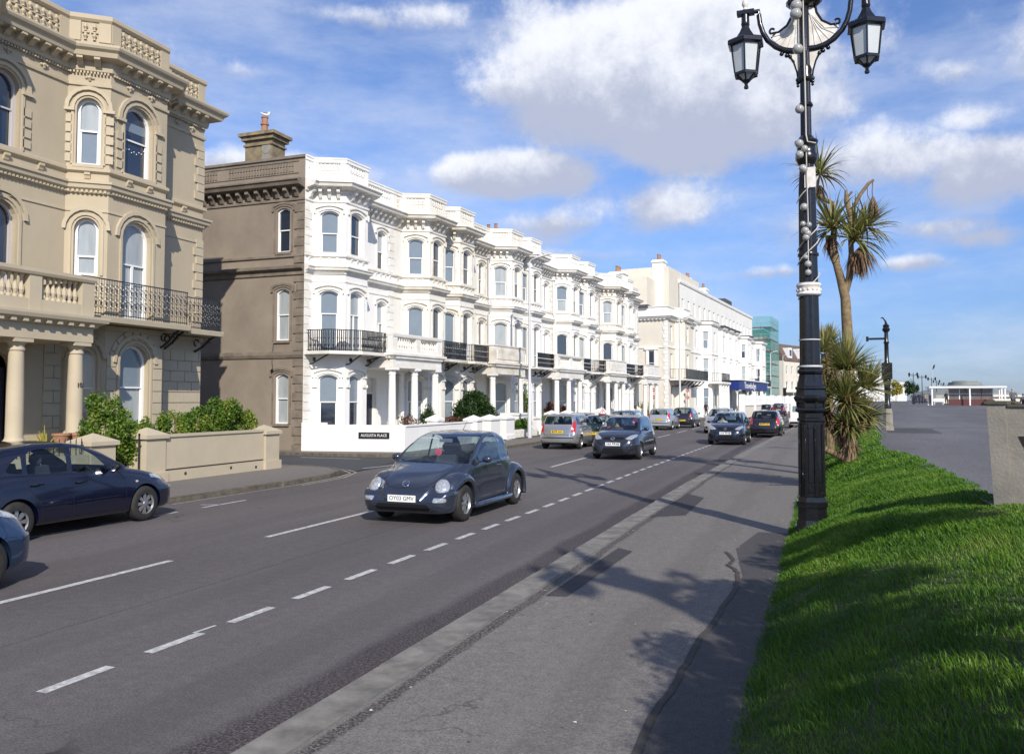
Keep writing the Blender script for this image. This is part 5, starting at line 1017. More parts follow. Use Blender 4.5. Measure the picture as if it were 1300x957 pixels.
def car(sp,label,name='parked_car',cat='car'):
    L=sp['L']; root=thing(name,label,cat); bm=shell(sp); fy=L/2-sp['fa']; ry=L/2-sp['ra']; wr=sp['wr']; HW=sp['hw']
    bm=cut_wells(bm,[(fy,wr),(ry,wr)],sp.get('well',wr+.045),HW-.22+.22); lay=bm.faces.layers.int.new('reg')
    for f in bm.faces: f[lay]=0
    bm.normal_update(); T=lambda t:L/2-t
    idx={}; mats=[sp['paint']]; sep=[]
    def reg(kind,poly,ax,filt,sepname=None,over=(0,)):
        k=len(mats); mats.append(kind)
        region(bm,lay,k,poly,ax,filt,over)
        if sepname: sep.append((k,sepname))
    fr=lambda c,n: n.y>.12; rr=lambda c,n: n.y<-.12
    side=lambda c,n: abs(n.x)>.45
    for wd in sp['side']: # list of polygons (t,z)
        poly=[(T(t),z) for t,z in wd]
        reg('glass',rounded(poly,.05),'x',side,'side_window')
        big=[]
    ws=sp['wind']; reg('glass',rounded([(-ws[0],ws[1]),(ws[0],ws[1]),(ws[2],ws[3]),(-ws[2],ws[3])],.05),'y',lambda c,n:n.y>.1 and n.z>.2 and c.z>ws[1]-.03,'windscreen')
    if sp.get('rearw'): ws=sp['rearw']; reg('glassd',rounded([(-ws[0],ws[1]),(ws[0],ws[1]),(ws[2],ws[3]),(-ws[2],ws[3])],.05),'y',lambda c,n:n.y<-.1 and c.y<T(L*.55),'rear_window')
    for (kd,nm,poly,tmax) in sp.get('front',[]):
        for s_ in ((1,-1) if min(p[0] for p in poly)>0 else (1,)): reg(kd,[(p[0]*s_,p[1]) for p in poly],'y',lambda c,n,tm=tmax: c.y>T(tm) and n.y>.02,nm)
    for (kd,nm,poly,tmin) in sp.get('rear',[]):
        for s_ in ((1,-1) if min(p[0] for p in poly)>0 else (1,)): reg(kd,[(p[0]*s_,p[1]) for p in poly],'y',lambda c,n,tm=tmin: c.y<T(tm) and n.y<-.02,nm)
    for (kd,nm,poly) in sp.get('sides',[]): reg(kd,[(T(t),z) for t,z in poly],'x',lambda c,n: abs(n.x)>.3,nm)
    for ln in sp.get('seams',[]): # polylines in side view (t,z)
        for a,b in zip(ln,ln[1:]):
            A=Vector((T(a[0]),a[1])); B=Vector((T(b[0]),b[1])); d=(B-A).normalized(); q=Vector((-d.y,d.x))*.005
            reg('seam',[tuple(A+q),tuple(B+q),tuple(B-q),tuple(A-q)],'x',lambda c,n: abs(n.x)>.3)
    for ln in sp.get('fseams',[]):
        for s_ in (1,-1):
            for a,b in zip(ln,ln[1:]):
                A=Vector((a[0]*s_,a[1])); B=Vector((b[0]*s_,b[1])); d=(B-A).normalized(); q=Vector((-d.y,d.x))*.005
                reg('seam',[tuple(A+q),tuple(B+q),tuple(B-q),tuple(A-q)],'y',fr)
    for ln in sp.get('rseams',[]):
        for a,b in zip(ln,ln[1:]):
            A=Vector(a); B=Vector(b); d=(B-A).normalized(); q=Vector((-d.y,d.x))*.006
            reg('seam',[tuple(A+q),tuple(B+q),tuple(B-q),tuple(A-q)],'y',rr)
    # wheel wells and underside dark
    kp=len(mats); mats.append('plastic')
    for f in bm.faces:
        if f[lay]==0:
            c=f.calc_center_median()
            for wy in (fy,ry):
                if math.hypot(c.y-wy,c.z-wr)<sp.get('well',wr+.045)-.0015 or (math.hypot(c.y-wy,c.z-wr)<sp.get('well',wr+.045)+.01 and abs(abs(c.x)-(HW-.22))<.01): f[lay]=kp
            if f.normal.z<-.9 and c.z<.4: f[lay]=kp
    def out(sel,name,parent,names):
        used={}; vm={}; vs=[]; fs=[]; mi=[]
        for f in bm.faces:
            if f[lay] in sel:
                for v in f.verts:
                    if v not in vm: vm[v]=len(vs); vs.append(tuple(v.co))
                fs.append(tuple(vm[v] for v in f.verts)); mi.append(used.setdefault(f[lay],len(used)))
        if not fs: return None
        m=MB(); m.v=vs; m.f=fs; m.m=mi; return m.build(name,[mats[k] for k in used],parent,smooth=True,angle=32)
    sepk=[k for k,_ in sep]
    body=out([k for k in range(len(mats)) if k not in sepk],'body',root,None)
    if body and body.data.materials[0]!=sp['paint']: body['paint_slot']=[i for i,m_ in enumerate(body.data.materials) if m_==sp['paint']][0]
    for k,nm in sep:
        # left and right pieces of one outline are two parts
        fs=[f for f in bm.faces if f[lay]==k]; xs=[f.calc_center_median().x for f in fs]
        if xs and min(abs(x) for x in xs)>.25 and min(xs)<0<max(xs):
            k2=1000+k
            for f,x in zip(fs,xs):
                if x<0: f[lay]=k2
            mats_len=k; 
            for kk in (k,k2):
                vm={};vs=[];ff=[]
                for f in fs:
                    if f[lay]==kk:
                        for v in f.verts:
                            if v not in vm: vm[v]=len(vs); vs.append(tuple(v.co))
                        ff.append(tuple(vm[v] for v in f.verts))
                m=MB(); m.v=vs;m.f=ff;m.m=[0]*len(ff); m.build(nm,mats[k],root,smooth=True)
        else: out([k],nm,root,None)
    bm.free()
    for y in (fy,ry):
        for s_ in (-1,1): make_wheel(root,s_*(HW-.10),y,wr,sp.get('spokes',8),sp.get('cover',True))
    # interior
    m=MB(); zb=interp(sp['belt'],L*.5); m.box(-HW+.12,HW-.12,T(sp['ra']+.2),T(sp['fa']+.3),.24,.34); dz=interp(sp['belt'],sp['dash']); m.box(-HW+.17,HW-.17,T(sp['dash']+.42),T(sp['dash']+.02),.5,dz-.03); m.box(-HW+.2,HW-.2,T(L-.35),T(L-.9),.35,.72)
    m.build('interior','int',root)
    for s_ in (-1,1):
        q=MB(); y0=T(sp['dash']+1.15); q.box(s_*.36-.24,s_*.36+.24,y0-.25,y0+.25,.4,.55)
        q.add([(s_*.36-.23,y0-.12,.55),(s_*.36+.23,y0-.12,.55),(s_*.36+.23,y0-.24,.55),(s_*.36-.23,y0-.24,.55),(s_*.36-.21,y0-.27,1.08),(s_*.36+.21,y0-.27,1.08),(s_*.36+.21,y0-.37,1.06),(s_*.36-.21,y0-.37,1.06)],[(0,1,5,4),(1,2,6,5),(2,3,7,6),(3,0,4,7),(4,5,6,7)])
        q.ball((s_*.36,y0-.33,1.16),.12,10,sc=(1.1,.55,.9)); q.build('seat','seat',root,smooth=True)
    q=MB(); y1=T(sp['ra']-.05); y1+=.30; q.box(-.52,.52,y1-.2,y1+.2,.4,.52); q.box(-.52,.52,y1-.30,y1-.2,.45,.88); [q.ball((k,y1-.24,.98),.09,8,sc=(1.2,.5,.9)) for k in (-.34,.34)]; q.build('rear_seat','seat',root)
    q=MB(); q.tube([(.36+.17*math.cos(a),T(sp['dash']+.52)-.05*math.sin(a),dz-.02+.16*math.sin(a)) for a in [x*PI/8 for x in range(17)]],.014,6,cap=False); q.build('steering_wheel','plastic',root)
    # mirrors, handles
    mt,mz=sp['mirror']; mw=interp(sp['wbelt'],mt)
    for s_ in (-1,1):
        q=MB(); q.tube([(s_*(mw-.03),T(mt),mz),(s_*(mw+.06),T(mt),mz+.02)],.02,6); q.ball((s_*(mw+.13),T(mt)+.0,mz+.05),.085,12,sc=(1.1,.75,.78)); o=q.build('door_mirror',sp.get('mirrormat',sp['paint']),root,smooth=True,angle=60)
        q=MB(); q.lathe([(.07,0),(.001,-.001)],(s_*(mw+.13),T(mt)-.058,mz+.05),12,'y'); q.build('mirror_glass','chrome',o)
    for (t,z) in sp['handles']:
        w_=sp['handle_x'] if 'handle_x' in sp else interp(sp['wmax'],t)
        for s_ in (-1,1): q=MB(); q.tube([(s_*(w_-.02),T(t)-.08,z),(s_*(w_+.02),T(t)-.06,z+.004),(s_*(w_+.02),T(t)+.06,z+.004),(s_*(w_-.02),T(t)+.08,z)],.014,6); q.build('door_handle',sp.get('mirrormat',sp['paint']),root,smooth=True)
    fp_=sp['fplate']; plate(root,T(fp_[0]),fp_[1],True,sp.get('ftext')); rp=sp['rplate']; plate(root,T(rp[0]),rp[1],False)
    for s_ in (-1,1): q=MB(); q.tube([(s_*.05,T(sp['dash']-.06),dz+.02),(s_*.05+.28,T(sp['dash']+.02),dz+.03),(s_*.05+.5,T(sp['dash']+.06),dz+.03)],.009,5); q.build('wiper','plastic',root)
    return root
def place(src,x,y,heading,label,color=None,group=None,first=False,cat=None,scale=None,name=None):
    r=src if first else dup(src); r.location=(x,y,0.003); r.rotation_euler=(0,0,R(heading)); r['label']=label
    if group: r['group']=group
    if cat: r['category']=cat
    if scale: r.scale=scale
    if name: r.name=name
    if color:
        for ch in r.children_recursive:
            for i,ms in enumerate(ch.material_slots):
                if ms.material and ms.material==src['_p']: ms.link='OBJECT'; ms.material=P_[color]
    return r
# --- the round-roofed coupe
HB=dict(L=4.08,hw=.83,paint=P_['bb'],fa=.80,ra=3.31,wr=.315,well=.36,spokes=7,tumble=.30,sm=.08,dash=1.10,
 top=[(0,.40),(.03,.50),(.10,.60),(.28,.72),(.55,.845),(.85,.93),(1.0,.965),(1.25,1.12),(1.55,1.29),(1.85,1.415),(2.15,1.485),(2.45,1.508),(2.78,1.48),(3.1,1.38),(3.4,1.22),(3.7,.99),(3.92,.74),(4.04,.54),(4.08,.42)],
 belt=[(0,.38),(.1,.56),(.3,.67),(.6,.78),(.9,.86),(1.2,.915),(2.5,.96),(3.2,.94),(3.6,.80),(4.08,.38)],
 wmax=[(0,.58),(.03,.68),(.12,.79),(.3,.84),(.5,.80),(1.2,.80),(1.5,.81),(2.6,.81),(3.6,.80),(3.9,.74),(4.02,.60),(4.08,.5)],
 wbelt=[(0,.36),(.1,.46),(.4,.56),(.75,.64),(.95,.735),(1.15,.785),(1.5,.795),(2.5,.795),(3.0,.76),(3.4,.65),(3.8,.50),(4.08,.34)],
 bot=[(0,.30),(.1,.20),(.4,.19),(3.6,.19),(3.95,.24),(4.08,.32)],
 side=[[(1.27,.935),(2.50,.955),(2.50,1.41),(2.25,1.42),(1.95,1.365),(1.55,1.16)],[(2.57,.965),(3.30,.99),(3.10,1.21),(2.86,1.355),(2.57,1.41)]],
 wind=(.765,.965,.60,1.44),rearw=(.52,.98,.44,1.34),
 front=[('plastic','lower_grille',rounded([(-.48,.245),(.48,.245),(.52,.30),(.46,.355),(-.46,.355),(-.52,.30)],.03),.5),
        ('lens','fog_lamp',rounded([(.56,.395),(.76,.395),(.78,.43),(.76,.465),(.56,.465)],.025),.7)],
 rear=[('red','tail_lamp',ellipse(.56,.74,.085,.085),3.3)],
 seams=[[(1.22,.28),(1.22,.86),(1.30,.93)],[(2.52,.96),(2.56,.6),(2.50,.28)],[(1.22,.285),(2.50,.285)]],
 fseams=[[(0,.60),(.2,.60),(.35,.63),(.45,.70),(.53,.80),(.58,.92),(.60,1.02)],[(.0,.235),(.55,.235)]],
 mirror=(1.50,.97),handles=[(2.36,.86)],fplate=(-.012,.445),rplate=(4.085,.52),ftext='OY03 GMV')
b=car(HB,'slate blue round-roofed two-door car with large oval headlights driving towards the camera','moving_car'); b['_p']=P_['bb']
FY=4.08/2-.80; RY=4.08/2-3.31
for yy,isf in ((FY,True),(RY,False)):
    for s_ in (-1,1):
        m=MB(); prof=[(.80,.375),(.838,.365),(.866,.39),(.868,.43),(.85,.475),(.80,.515),(.72,.54),(.60,.535),(.48,.50),(.36,.42)]; n=30; a0,a1=(-8,196)
        if isf: a0,a1=(-14,194)
        vs=[]
        for i in range(n+1):
            a=R(lerp(a0,a1,i/n)); 
            for (xx,rr_) in prof:
                k=1+(.10 if isf else .03)*max(0,math.cos(a))**2 if isf else 1; xin=xx
                ca,sa=math.cos(a),math.sin(a)
                if isf and ca>.2 : xin=xx-(.10*(ca-.2)/.8)*((rr_-.36)/.19)-.10*max(0,ca-.45)
                q_=min(1,max(0,(50-math.degrees(a))/50)) if isf else 0; rr_=lerp(rr_,min(rr_,.33),q_*min(1,max(0,(.84-xx)/.12))); zz=.315+rr_*sa*(.985); 
                vs.append((s_*xin,yy+rr_*ca*(1.0+(.14 if isf and ca>0 else .0)),zz))
        q=len(prof); m.add(vs,[(i*q+j,i*q+j+1,(i+1)*q+j+1,(i+1)*q+j) for i in range(n) for j in range(q-1)]); m.build('fender',P_['bb'],b,smooth=True,angle=80)
        if isf:   # oval headlight in the fender's shoulder
            hl=MB(); hc=Vector((s_*.640,yy+.560,.630)); nrm=Vector((s_*.22,.80,.56)).normalized(); ux=Vector((0,0,1)).cross(nrm).normalized(); uy=nrm.cross(ux)
            for (rr_,h) in ((.140,-.16),(.140,-.0),(.128,.024),(.075,.048),(.001,.055)):
                for i in range(24): a=2*PI*i/24; p=hc+ux*rr_*.92*math.cos(a)+uy*rr_*1.10*math.sin(a)+nrm*h; hl.v.append(tuple(p))
            hl.f=[(k*24+i,k*24+(i+1)%24,(k+1)*24+(i+1)%24,(k+1)*24+i) for k in range(4) for i in range(24)]; hl.m=[0]*len(hl.f); H_=hl.build('headlight','lens',b,smooth=True,angle=50)
            hr=MB(); pts=[hc+ux*.132*math.cos(2*PI*i/24)+uy*.156*math.sin(2*PI*i/24)+nrm*.004 for i in range(25)]; hr.tube(pts,.008,6,cap=False); hr.build('headlight_rim',P_['bb'],H_)
    # badge, sill, antenna, flower, sun visor, interior mirror
m=MB(); cB=Vector((0,4.08/2-.155,.672)); nB=Vector((0,.72,.69)).normalized(); uB=Vector((1,0,0)); vB=nB.cross(uB)*-1
def bp_(x,y,h=.012): return tuple(cB+uB*x+Vector((0,-nB.z,nB.y))*y+nB*h)
m.tube([bp_(.062*math.cos(a),.062*math.sin(a)) for a in [2*PI*i/24 for i in range(25)]],.007,5,cap=False)
m.tube([bp_(-.05,.03),bp_(-.028,-.045),bp_(0,.012),bp_(.028,-.045),bp_(.05,.03)],.006,5); m.tube([bp_(-.028,.052),bp_(0,.0),bp_(.028,.052)],.006,5); m.build('badge','chrome',b)
for s_ in (-1,1): m=MB(); m.tube([(s_*.80,-.95,.235),(s_*.845,-.8,.23),(s_*.845,.75,.23),(s_*.81,.9,.235)],.05,8); m.build('running_board',P_['bb'],b,smooth=True)
m=MB(); m.tube([(0,-.45,1.49),(.0,-.75,1.75)],[.006,.002],5); m.build('antenna','plastic',b)
m=MB(); m.box(-.13,.13,.30,.33,1.30,1.36); m.build('rear_view_mirror','rim',b); m=MB(); m.box(.18,.52,.16,.30,1.37,1.385); m.build('sun_visor','lamp',b)
m=MB(); m.tube([(.02,.62,.98),(.02,.60,1.10)],.006,5); fl_=m.build('flower_stem','ltleaf',b)
m=MB()
for k in range(8): a=2*PI*k/8; m.ball((.02+.045*math.cos(a),.60,1.13+.045*math.sin(a)),.026,6,sc=(1,.5,1))
m.ball((.02,.605,1.13),.024,6); pk=mat('pink petals',(.62,.06,.12),.6); m.build('flower',pk,fl_)
m=MB(); m.add([(-.12,.2,1.28),(-.02,.2,1.3),(-.04,.2,1.14)],[(0,1,2)]); 
place(b,-6.66,14.42,180,b['label'],first=True)
# --- small modern hatchback
def hsp(**k):
    d=dict(L=3.85,hw=.85,paint=P_['grey'],fa=.74,ra=3.22,wr=.30,well=.345,spokes=8,tumble=.36,sm=.05,dash=.98,
 top=[(0,.48),(.02,.62),(.10,.73),(.30,.85),(.6,.94),(.92,1.01),(1.15,1.15),(1.45,1.32),(1.75,1.445),(2.1,1.505),(2.7,1.52),(3.3,1.49),(3.5,1.44),(3.62,1.28),(3.72,1.06),(3.80,.93),(3.84,.75),(3.85,.5)],
 belt=[(0,.46),(.1,.66),(.3,.78),(.7,.88),(1.1,.93),(2.0,.965),(3.0,1.01),(3.5,1.04),(3.75,.93),(3.85,.48)],
 wmax=[(0,.50),(.02,.60),(.08,.70),(.22,.79),(.5,.84),(1,.85),(3,.85),(3.5,.82),(3.75,.76),(3.82,.69),(3.85,.58)],
 wbelt=[(0,.42),(.05,.56),(.2,.68),(.5,.745),(1.1,.775),(2.0,.785),(3.0,.77),(3.5,.73),(3.75,.66),(3.85,.5)],
 bot=[(0,.28),(.06,.20),(.3,.18),(3.5,.20),(3.8,.26),(3.85,.32)],
 side=[[(1.32,.975),(2.05,1.0),(2.05,1.40),(1.86,1.39),(1.60,1.24)],[(2.13,1.0),(2.86,1.045),(2.86,1.40),(2.13,1.41)],[(2.93,1.05),(3.22,1.10),(3.12,1.32),(2.93,1.385)]],
 wind=(.66,1.02,.53,1.445),rearw=(.56,1.08,.50,1.40),
 front=[('lens','headlight',rounded([(.42,.72),(.62,.70),(.76,.80),(.74,.88),(.60,.86),(.46,.78)],.03),.62),('plastic','upper_grille',rounded([(-.36,.70),(.36,.70),(.38,.76),(.30,.79),(-.30,.79),(-.38,.76)],.02),.3),
        ('plastic','lower_grille',rounded([(-.40,.27),(.40,.27),(.34,.41),(-.34,.41)],.03),.4),('plastic','fog_recess',rounded([(.50,.29),(.70,.33),(.70,.42),(.60,.42)],.03),.5)],
 rear=[('red','tail_lamp',rounded([(.56,.80),(.74,.78),(.72,1.02),(.60,1.02)],.03),3.3),('plastic','rear_bumper_insert',rounded([(-.45,.30),(.45,.30),(.45,.38),(-.45,.38)],.02),3.4)],
 seams=[[(1.12,.30),(1.12,.80),(1.24,.955)],[(2.09,.985),(2.09,.28)],[(2.90,1.03),(2.88,.82),(2.70,.55),(2.66,.28)],[(1.12,.285),(2.66,.285)]],
 fseams=[[(0,.80),(.36,.81),(.5,.86),(.62,.93),(.66,1.0)],[(0,.62),(.40,.62),(.70,.68)]],rseams=[[(-.58,.62),(.58,.62)],[(-.58,.62),(-.60,.8)],[(.58,.62),(.60,.8)]],
 mirror=(1.35,.99),handles=[(1.92,.86),(2.72,.89)],fplate=(-.014,.55),rplate=(3.858,.56)); d.update(k); return d
h=car(hsp(),'blue grey five-door hatchback with chrome badge driving towards the camera in mid road','moving_car'); h['_p']=P_['grey']
m=MB(); y_=3.85/2+.01
for k in range(2): m.tube([((.07,.03)[k]*math.cos(a),y_-.02,.745+(.045,.045)[k]*math.sin(a)) for a in [2*PI*i/20 for i in range(21)]],.007,5,cap=False)
m.build('badge','chrome',h)
for s_ in (-1,1): m=MB(); m.ball((s_*.60,3.85/2-.10,.365),.035,8); m.build('fog_lamp','lens',h)
# roof-smooth older hatchback with side rubbing strips (navy, parked)
nv=car(hsp(L=3.97,paint=P_['navy'],ra=3.24,fa=.80,
 top=[(0,.45),(.02,.58),(.10,.68),(.35,.79),(.7,.88),(1.02,.94),(1.3,1.10),(1.6,1.26),(1.95,1.385),(2.3,1.435),(2.8,1.44),(3.3,1.39),(3.52,1.33),(3.68,1.14),(3.82,.97),(3.90,.86),(3.95,.68),(3.97,.45)],
 belt=[(0,.43),(.1,.60),(.35,.72),(.8,.82),(1.2,.87),(2.2,.91),(3.2,.95),(3.6,.95),(3.85,.85),(3.97,.43)],
 wmax=[(0,.50),(.02,.60),(.08,.70),(.22,.79),(.5,.84),(1,.85),(3,.85),(3.5,.83),(3.82,.78),(3.93,.69),(3.97,.56)],wbelt=[(0,.42),(.05,.56),(.2,.68),(.5,.745),(1.1,.775),(2.0,.785),(3.0,.77),(3.5,.74),(3.85,.66),(3.97,.5)],
 bot=[(0,.28),(.06,.20),(.3,.18),(3.6,.20),(3.92,.26),(3.97,.32)],
 side=[[(1.50,.92),(2.24,.94),(2.20,1.34),(2.02,1.325),(1.76,1.18)],[(2.33,.94),(3.03,.98),(2.98,1.29),(2.82,1.34),(2.30,1.35)],[(3.10,.985),(3.36,1.03),(3.28,1.14),(3.08,1.27)]],
 wind=(.66,.96,.53,1.375),rearw=(.56,1.02,.48,1.32),rear=[('red','tail_lamp',rounded([(.50,.76),(.76,.74),(.76,.90),(.52,.92)],.03),3.2)],
 sides=[('amber','side_repeater',ellipse(.98,.70,.035,.018,10)),('red','tail_lamp',rounded([(3.62,.76),(3.92,.74),(3.92,.88),(3.66,.90)],.02))],
 seams=[[(1.24,.28),(1.24,.76),(1.36,.90)],[(2.28,.925),(2.28,.27)],[(3.06,.96),(3.04,.78),(2.86,.52),(2.80,.27)],[(1.24,.275),(2.80,.275)],[(1.32,.50),(2.24,.50)],[(2.32,.50),(2.76,.50)],[(1.32,.45),(2.24,.45)],[(2.32,.45),(2.76,.45)]],
 mirror=(1.53,.94),mirrormat='plastic',handles=[(2.12,.79),(2.90,.82)],fplate=(-.014,.50),rplate=(3.978,.60),dash=1.10,fseams=[[(0,.74),(.36,.75),(.5,.80),(.62,.88),(.66,.94)],[(0,.58),(.40,.58),(.70,.64)]],front=[('lens','headlight',rounded([(.42,.66),(.66,.64),(.78,.74),(.74,.80),(.46,.73)],.03),.62),('plastic','lower_grille',rounded([(-.40,.27),(.40,.27),(.34,.38),(-.34,.38)],.03),.4)]),
 'dark navy blue five-door hatchback parked by the beige garden wall'); nv['_p']=P_['navy']
m=MB(); m.tube([(0,-1.28,1.40),(0,-1.62,1.62)],[.008,.003],5); m.build('antenna','plastic',nv)
place(nv,-11.90,10.08,0,'dark navy blue five-door hatchback parked by the beige garden wall',first=True,group='cars parked along the kerb')
place(h,-6.93,28.9-.74+3.85/2+.0,180,h['label'],first=True)
place(h,-9.35,5.22,0,'bright blue car with only its nose and front wheel inside the left edge','sea',name='moving_car')
place(h,-4.33,41.0,180,'dark slate hatchback driving towards the camera, partly hiding the silver car behind it','ford',name='moving_car')
# silver people-carrier type seen from behind
es=hsp(L=4.2,paint=P_['silver'],ra=3.45,fa=.82,
 top=[(0,.48),(.02,.60),(.10,.72),(.35,.84),(.7,.92),(1.0,.98),(1.3,1.16),(1.6,1.34),(1.95,1.46),(2.3,1.50),(3.0,1.51),(3.7,1.48),(3.88,1.43),(4.02,1.12),(4.10,.98),(4.16,.86),(4.19,.7),(4.2,.5)],
 belt=[(0,.46),(.1,.66),(.3,.76),(.8,.86),(1.2,.92),(2.2,.95),(3.4,.98),(3.9,1.0),(4.1,.90),(4.2,.48)],
 wmax=[(0,.50),(.02,.60),(.08,.70),(.22,.79),(.5,.84),(1,.86),(3.2,.86),(3.8,.83),(4.08,.78),(4.17,.70),(4.2,.60)],wbelt=[(0,.42),(.05,.56),(.2,.68),(.5,.745),(1.1,.78),(2.2,.79),(3.3,.78),(3.8,.75),(4.08,.70),(4.2,.55)],
 bot=[(0,.28),(.06,.20),(.3,.18),(3.8,.20),(4.12,.26),(4.2,.32)],side=[[(1.48,.95),(2.25,.97),(2.25,1.39),(2.05,1.38),(1.78,1.25)],[(2.33,.97),(3.08,1.0),(3.08,1.39),(2.33,1.40)],[(3.15,1.0),(3.72,1.06),(3.62,1.34),(3.15,1.39)]],
 wind=(.66,1.0,.53,1.42),rearw=(.62,1.05,.54,1.38),rear=[('red','tail_lamp',rounded([(.60,.72),(.76,.72),(.72,1.20),(.65,1.20),(.60,.95)],.025),3.5),('plastic','rear_bumper_strip',rounded([(-.7,.47),(.7,.47),(.7,.51),(-.7,.51)],.01),3.7)],
 seams=[[(1.24,.28),(1.24,.78),(1.38,.94)],[(2.29,.96),(2.29,.27)],[(3.12,.98),(3.10,.82),(2.94,.55),(2.88,.27)]],mirror=(1.50,.97),handles=[(2.14,.85),(2.94,.87)],rplate=(4.205,.74),dash=1.08)
e=car(es,'silver hatchback seen from behind with yellow plate, parked beside the grey street lamp'); e['_p']=P_['silver']
place(e,-10.55,35.3,0,e['label'],first=True,group='cars parked along the kerb')
place(nv,-9.55,37.6,0,'very dark green hatchback with learner plates on its tail, beside the silver hatchback','dgreen',group='cars parked along the kerb',name='parked_car')
Lr=bpy.data.objects['parked_car'] 
dg_=[o for o in C.objects if o.get('label','').startswith('very dark green')][0]
for s_ in (-.50,.42):
    m=MB(); m.box(s_-.085,s_+.085,-1.79-.155,-1.775-.15,.90,1.07); p=m.build('learner_plate','inkw',dg_); m=MB(); m.add([(s_-.035,-1.95,.93),(s_+.04,-1.95,.93),(s_+.04,-1.95,.955),(s_-.01,-1.95,.955),(s_-.01,-1.95,1.04),(s_-.035,-1.95,1.04)],[(0,1,2,3,4,5)]); m.build('lettering','red',p)
m=MB(); m.add([(-.22,-.3,1.44),(.22,-.3,1.44),(.22,-.14,1.44),(-.22,-.14,1.44),(-.0,-.3,1.72),(0,-.14,1.72)],[(0,1,4),(3,5,2),(0,4,5,3),(1,2,5,4)]); rs=m.build('roof_sign','inkw',dg_,loc=(.15,-.9,-.02)); 
m=MB(); m.tube([(-.17,-.31,1.465),(.17,-.31,1.465),(0,-.31,1.68),(-.17,-.31,1.465)],.018,5); m.tube([(-.0,-.31,1.52),(0,-.31,1.60)],.015,5); m.build('sign_border','red',rs)
place(nv,-11.7,41.5,0,'dark hatchback mostly hidden between the silver hatchback and the car with learner plates','dk',group='cars parked along the kerb',name='parked_car')
place(e,-10.35,46.2,0,'mid blue car hidden behind the oncoming blue grey hatchback, only its roof showing','blue2',group='cars parked along the kerb',name='parked_car')
place(e,-10.7,58.6,0,'pale silver estate car parked ahead of the bushy green garden plant','lsil',group='cars parked along the kerb',name='parked_car')
place(h,-9.95,63.6,0,'charcoal hatchback parked in front of the pale silver estate car','dk',group='cars parked along the kerb',name='parked_car')
place(h,-6.25,54.0,180,'pale silver car following the dark slate hatchback towards the camera','lsil',scale=(1.02,1.02,1.03),name='moving_car')
place(e,-3.15,49.6,0,'black estate car with yellow rear plate parked at the right-hand kerb','black',scale=(1.04,1.08,1.0),group='cars parked along the kerb',name='parked_car')
place(h,-9.3,112,180,'dark car approaching beside the pale boundary wall','navy',scale=(1,1,1.05),name='moving_car')
place(h,-8.2,124,180,'small white car behind the dark approaching car','white',name='moving_car')
place(e,-7.2,112.5,0,'black car beyond the hotel wall with its near side in shade','black',name='moving_car')
place(e,-5.6,112,0,'dark plum car with yellow plate driving away in the distance','purple',scale=(1,1,1.08),name='moving_car')
place(h,-8.0,150,180,'bright red car in the far distance by the road junction','red',scale=(1.2,1.2,1.25),name='moving_car')
vn=car(dict(L=4.3,hw=.88,paint=P_['white'],fa=.85,ra=3.55,wr=.32,well=.37,spokes=6,tumble=.12,sm=.04,dash=.95,
 top=[(0,.5),(.03,.70),(.15,.84),(.5,.98),(.9,1.10),(1.2,1.36),(1.5,1.62),(1.75,1.76),(2.1,1.82),(4.1,1.82),(4.24,1.79),(4.28,1.2),(4.3,.5)],belt=[(0,.48),(.1,.7),(.4,.86),(1,1.0),(2,1.06),(4.2,1.06),(4.3,.5)],
 wmax=[(0,.6),(.05,.72),(.2,.82),(.5,.87),(1,.88),(4.1,.88),(4.25,.86),(4.3,.82)],wbelt=[(0,.5),(.05,.62),(.2,.74),(.5,.80),(1,.83),(4.1,.84),(4.25,.83),(4.3,.80)],bot=[(0,.3),(.06,.24),(4.2,.26),(4.3,.32)],
 side=[[(1.35,1.08),(2.1,1.1),(2.1,1.58),(1.9,1.58)]],wind=(.7,1.12,.62,1.66),rearw=None,
 rear=[('glassd','rear_window',rounded([(.08,1.2),(.60,1.2),(.58,1.62),(.08,1.62)],.03),3.9),('red','tail_lamp',rounded([(.74,.75),(.84,.75),(.83,1.2),(.75,1.2)],.02),3.9),('plastic','bumper',[(-.8,.33),(.8,.33),(.8,.5),(-.8,.5)],3.9)],
 front=[('lens','headlight',rounded([(.45,.74),(.75,.78),(.76,.92),(.5,.86)],.03),.6)],seams=[[(2.15,.3),(2.15,1.7)],[(1.1,.3),(1.1,1.0)]],rseams=[[(0,.5),(0,1.8)]],mirror=(1.4,1.1),handles=[(2.0,.95)],fplate=(-.012,.5),rplate=(4.308,.62)),
 'white panel van seen from behind beside the tall ornate lamp post','parked_van','van'); vn['_p']=P_['white']; place(vn,-1.65,65.2,0,vn['label'],first=True)
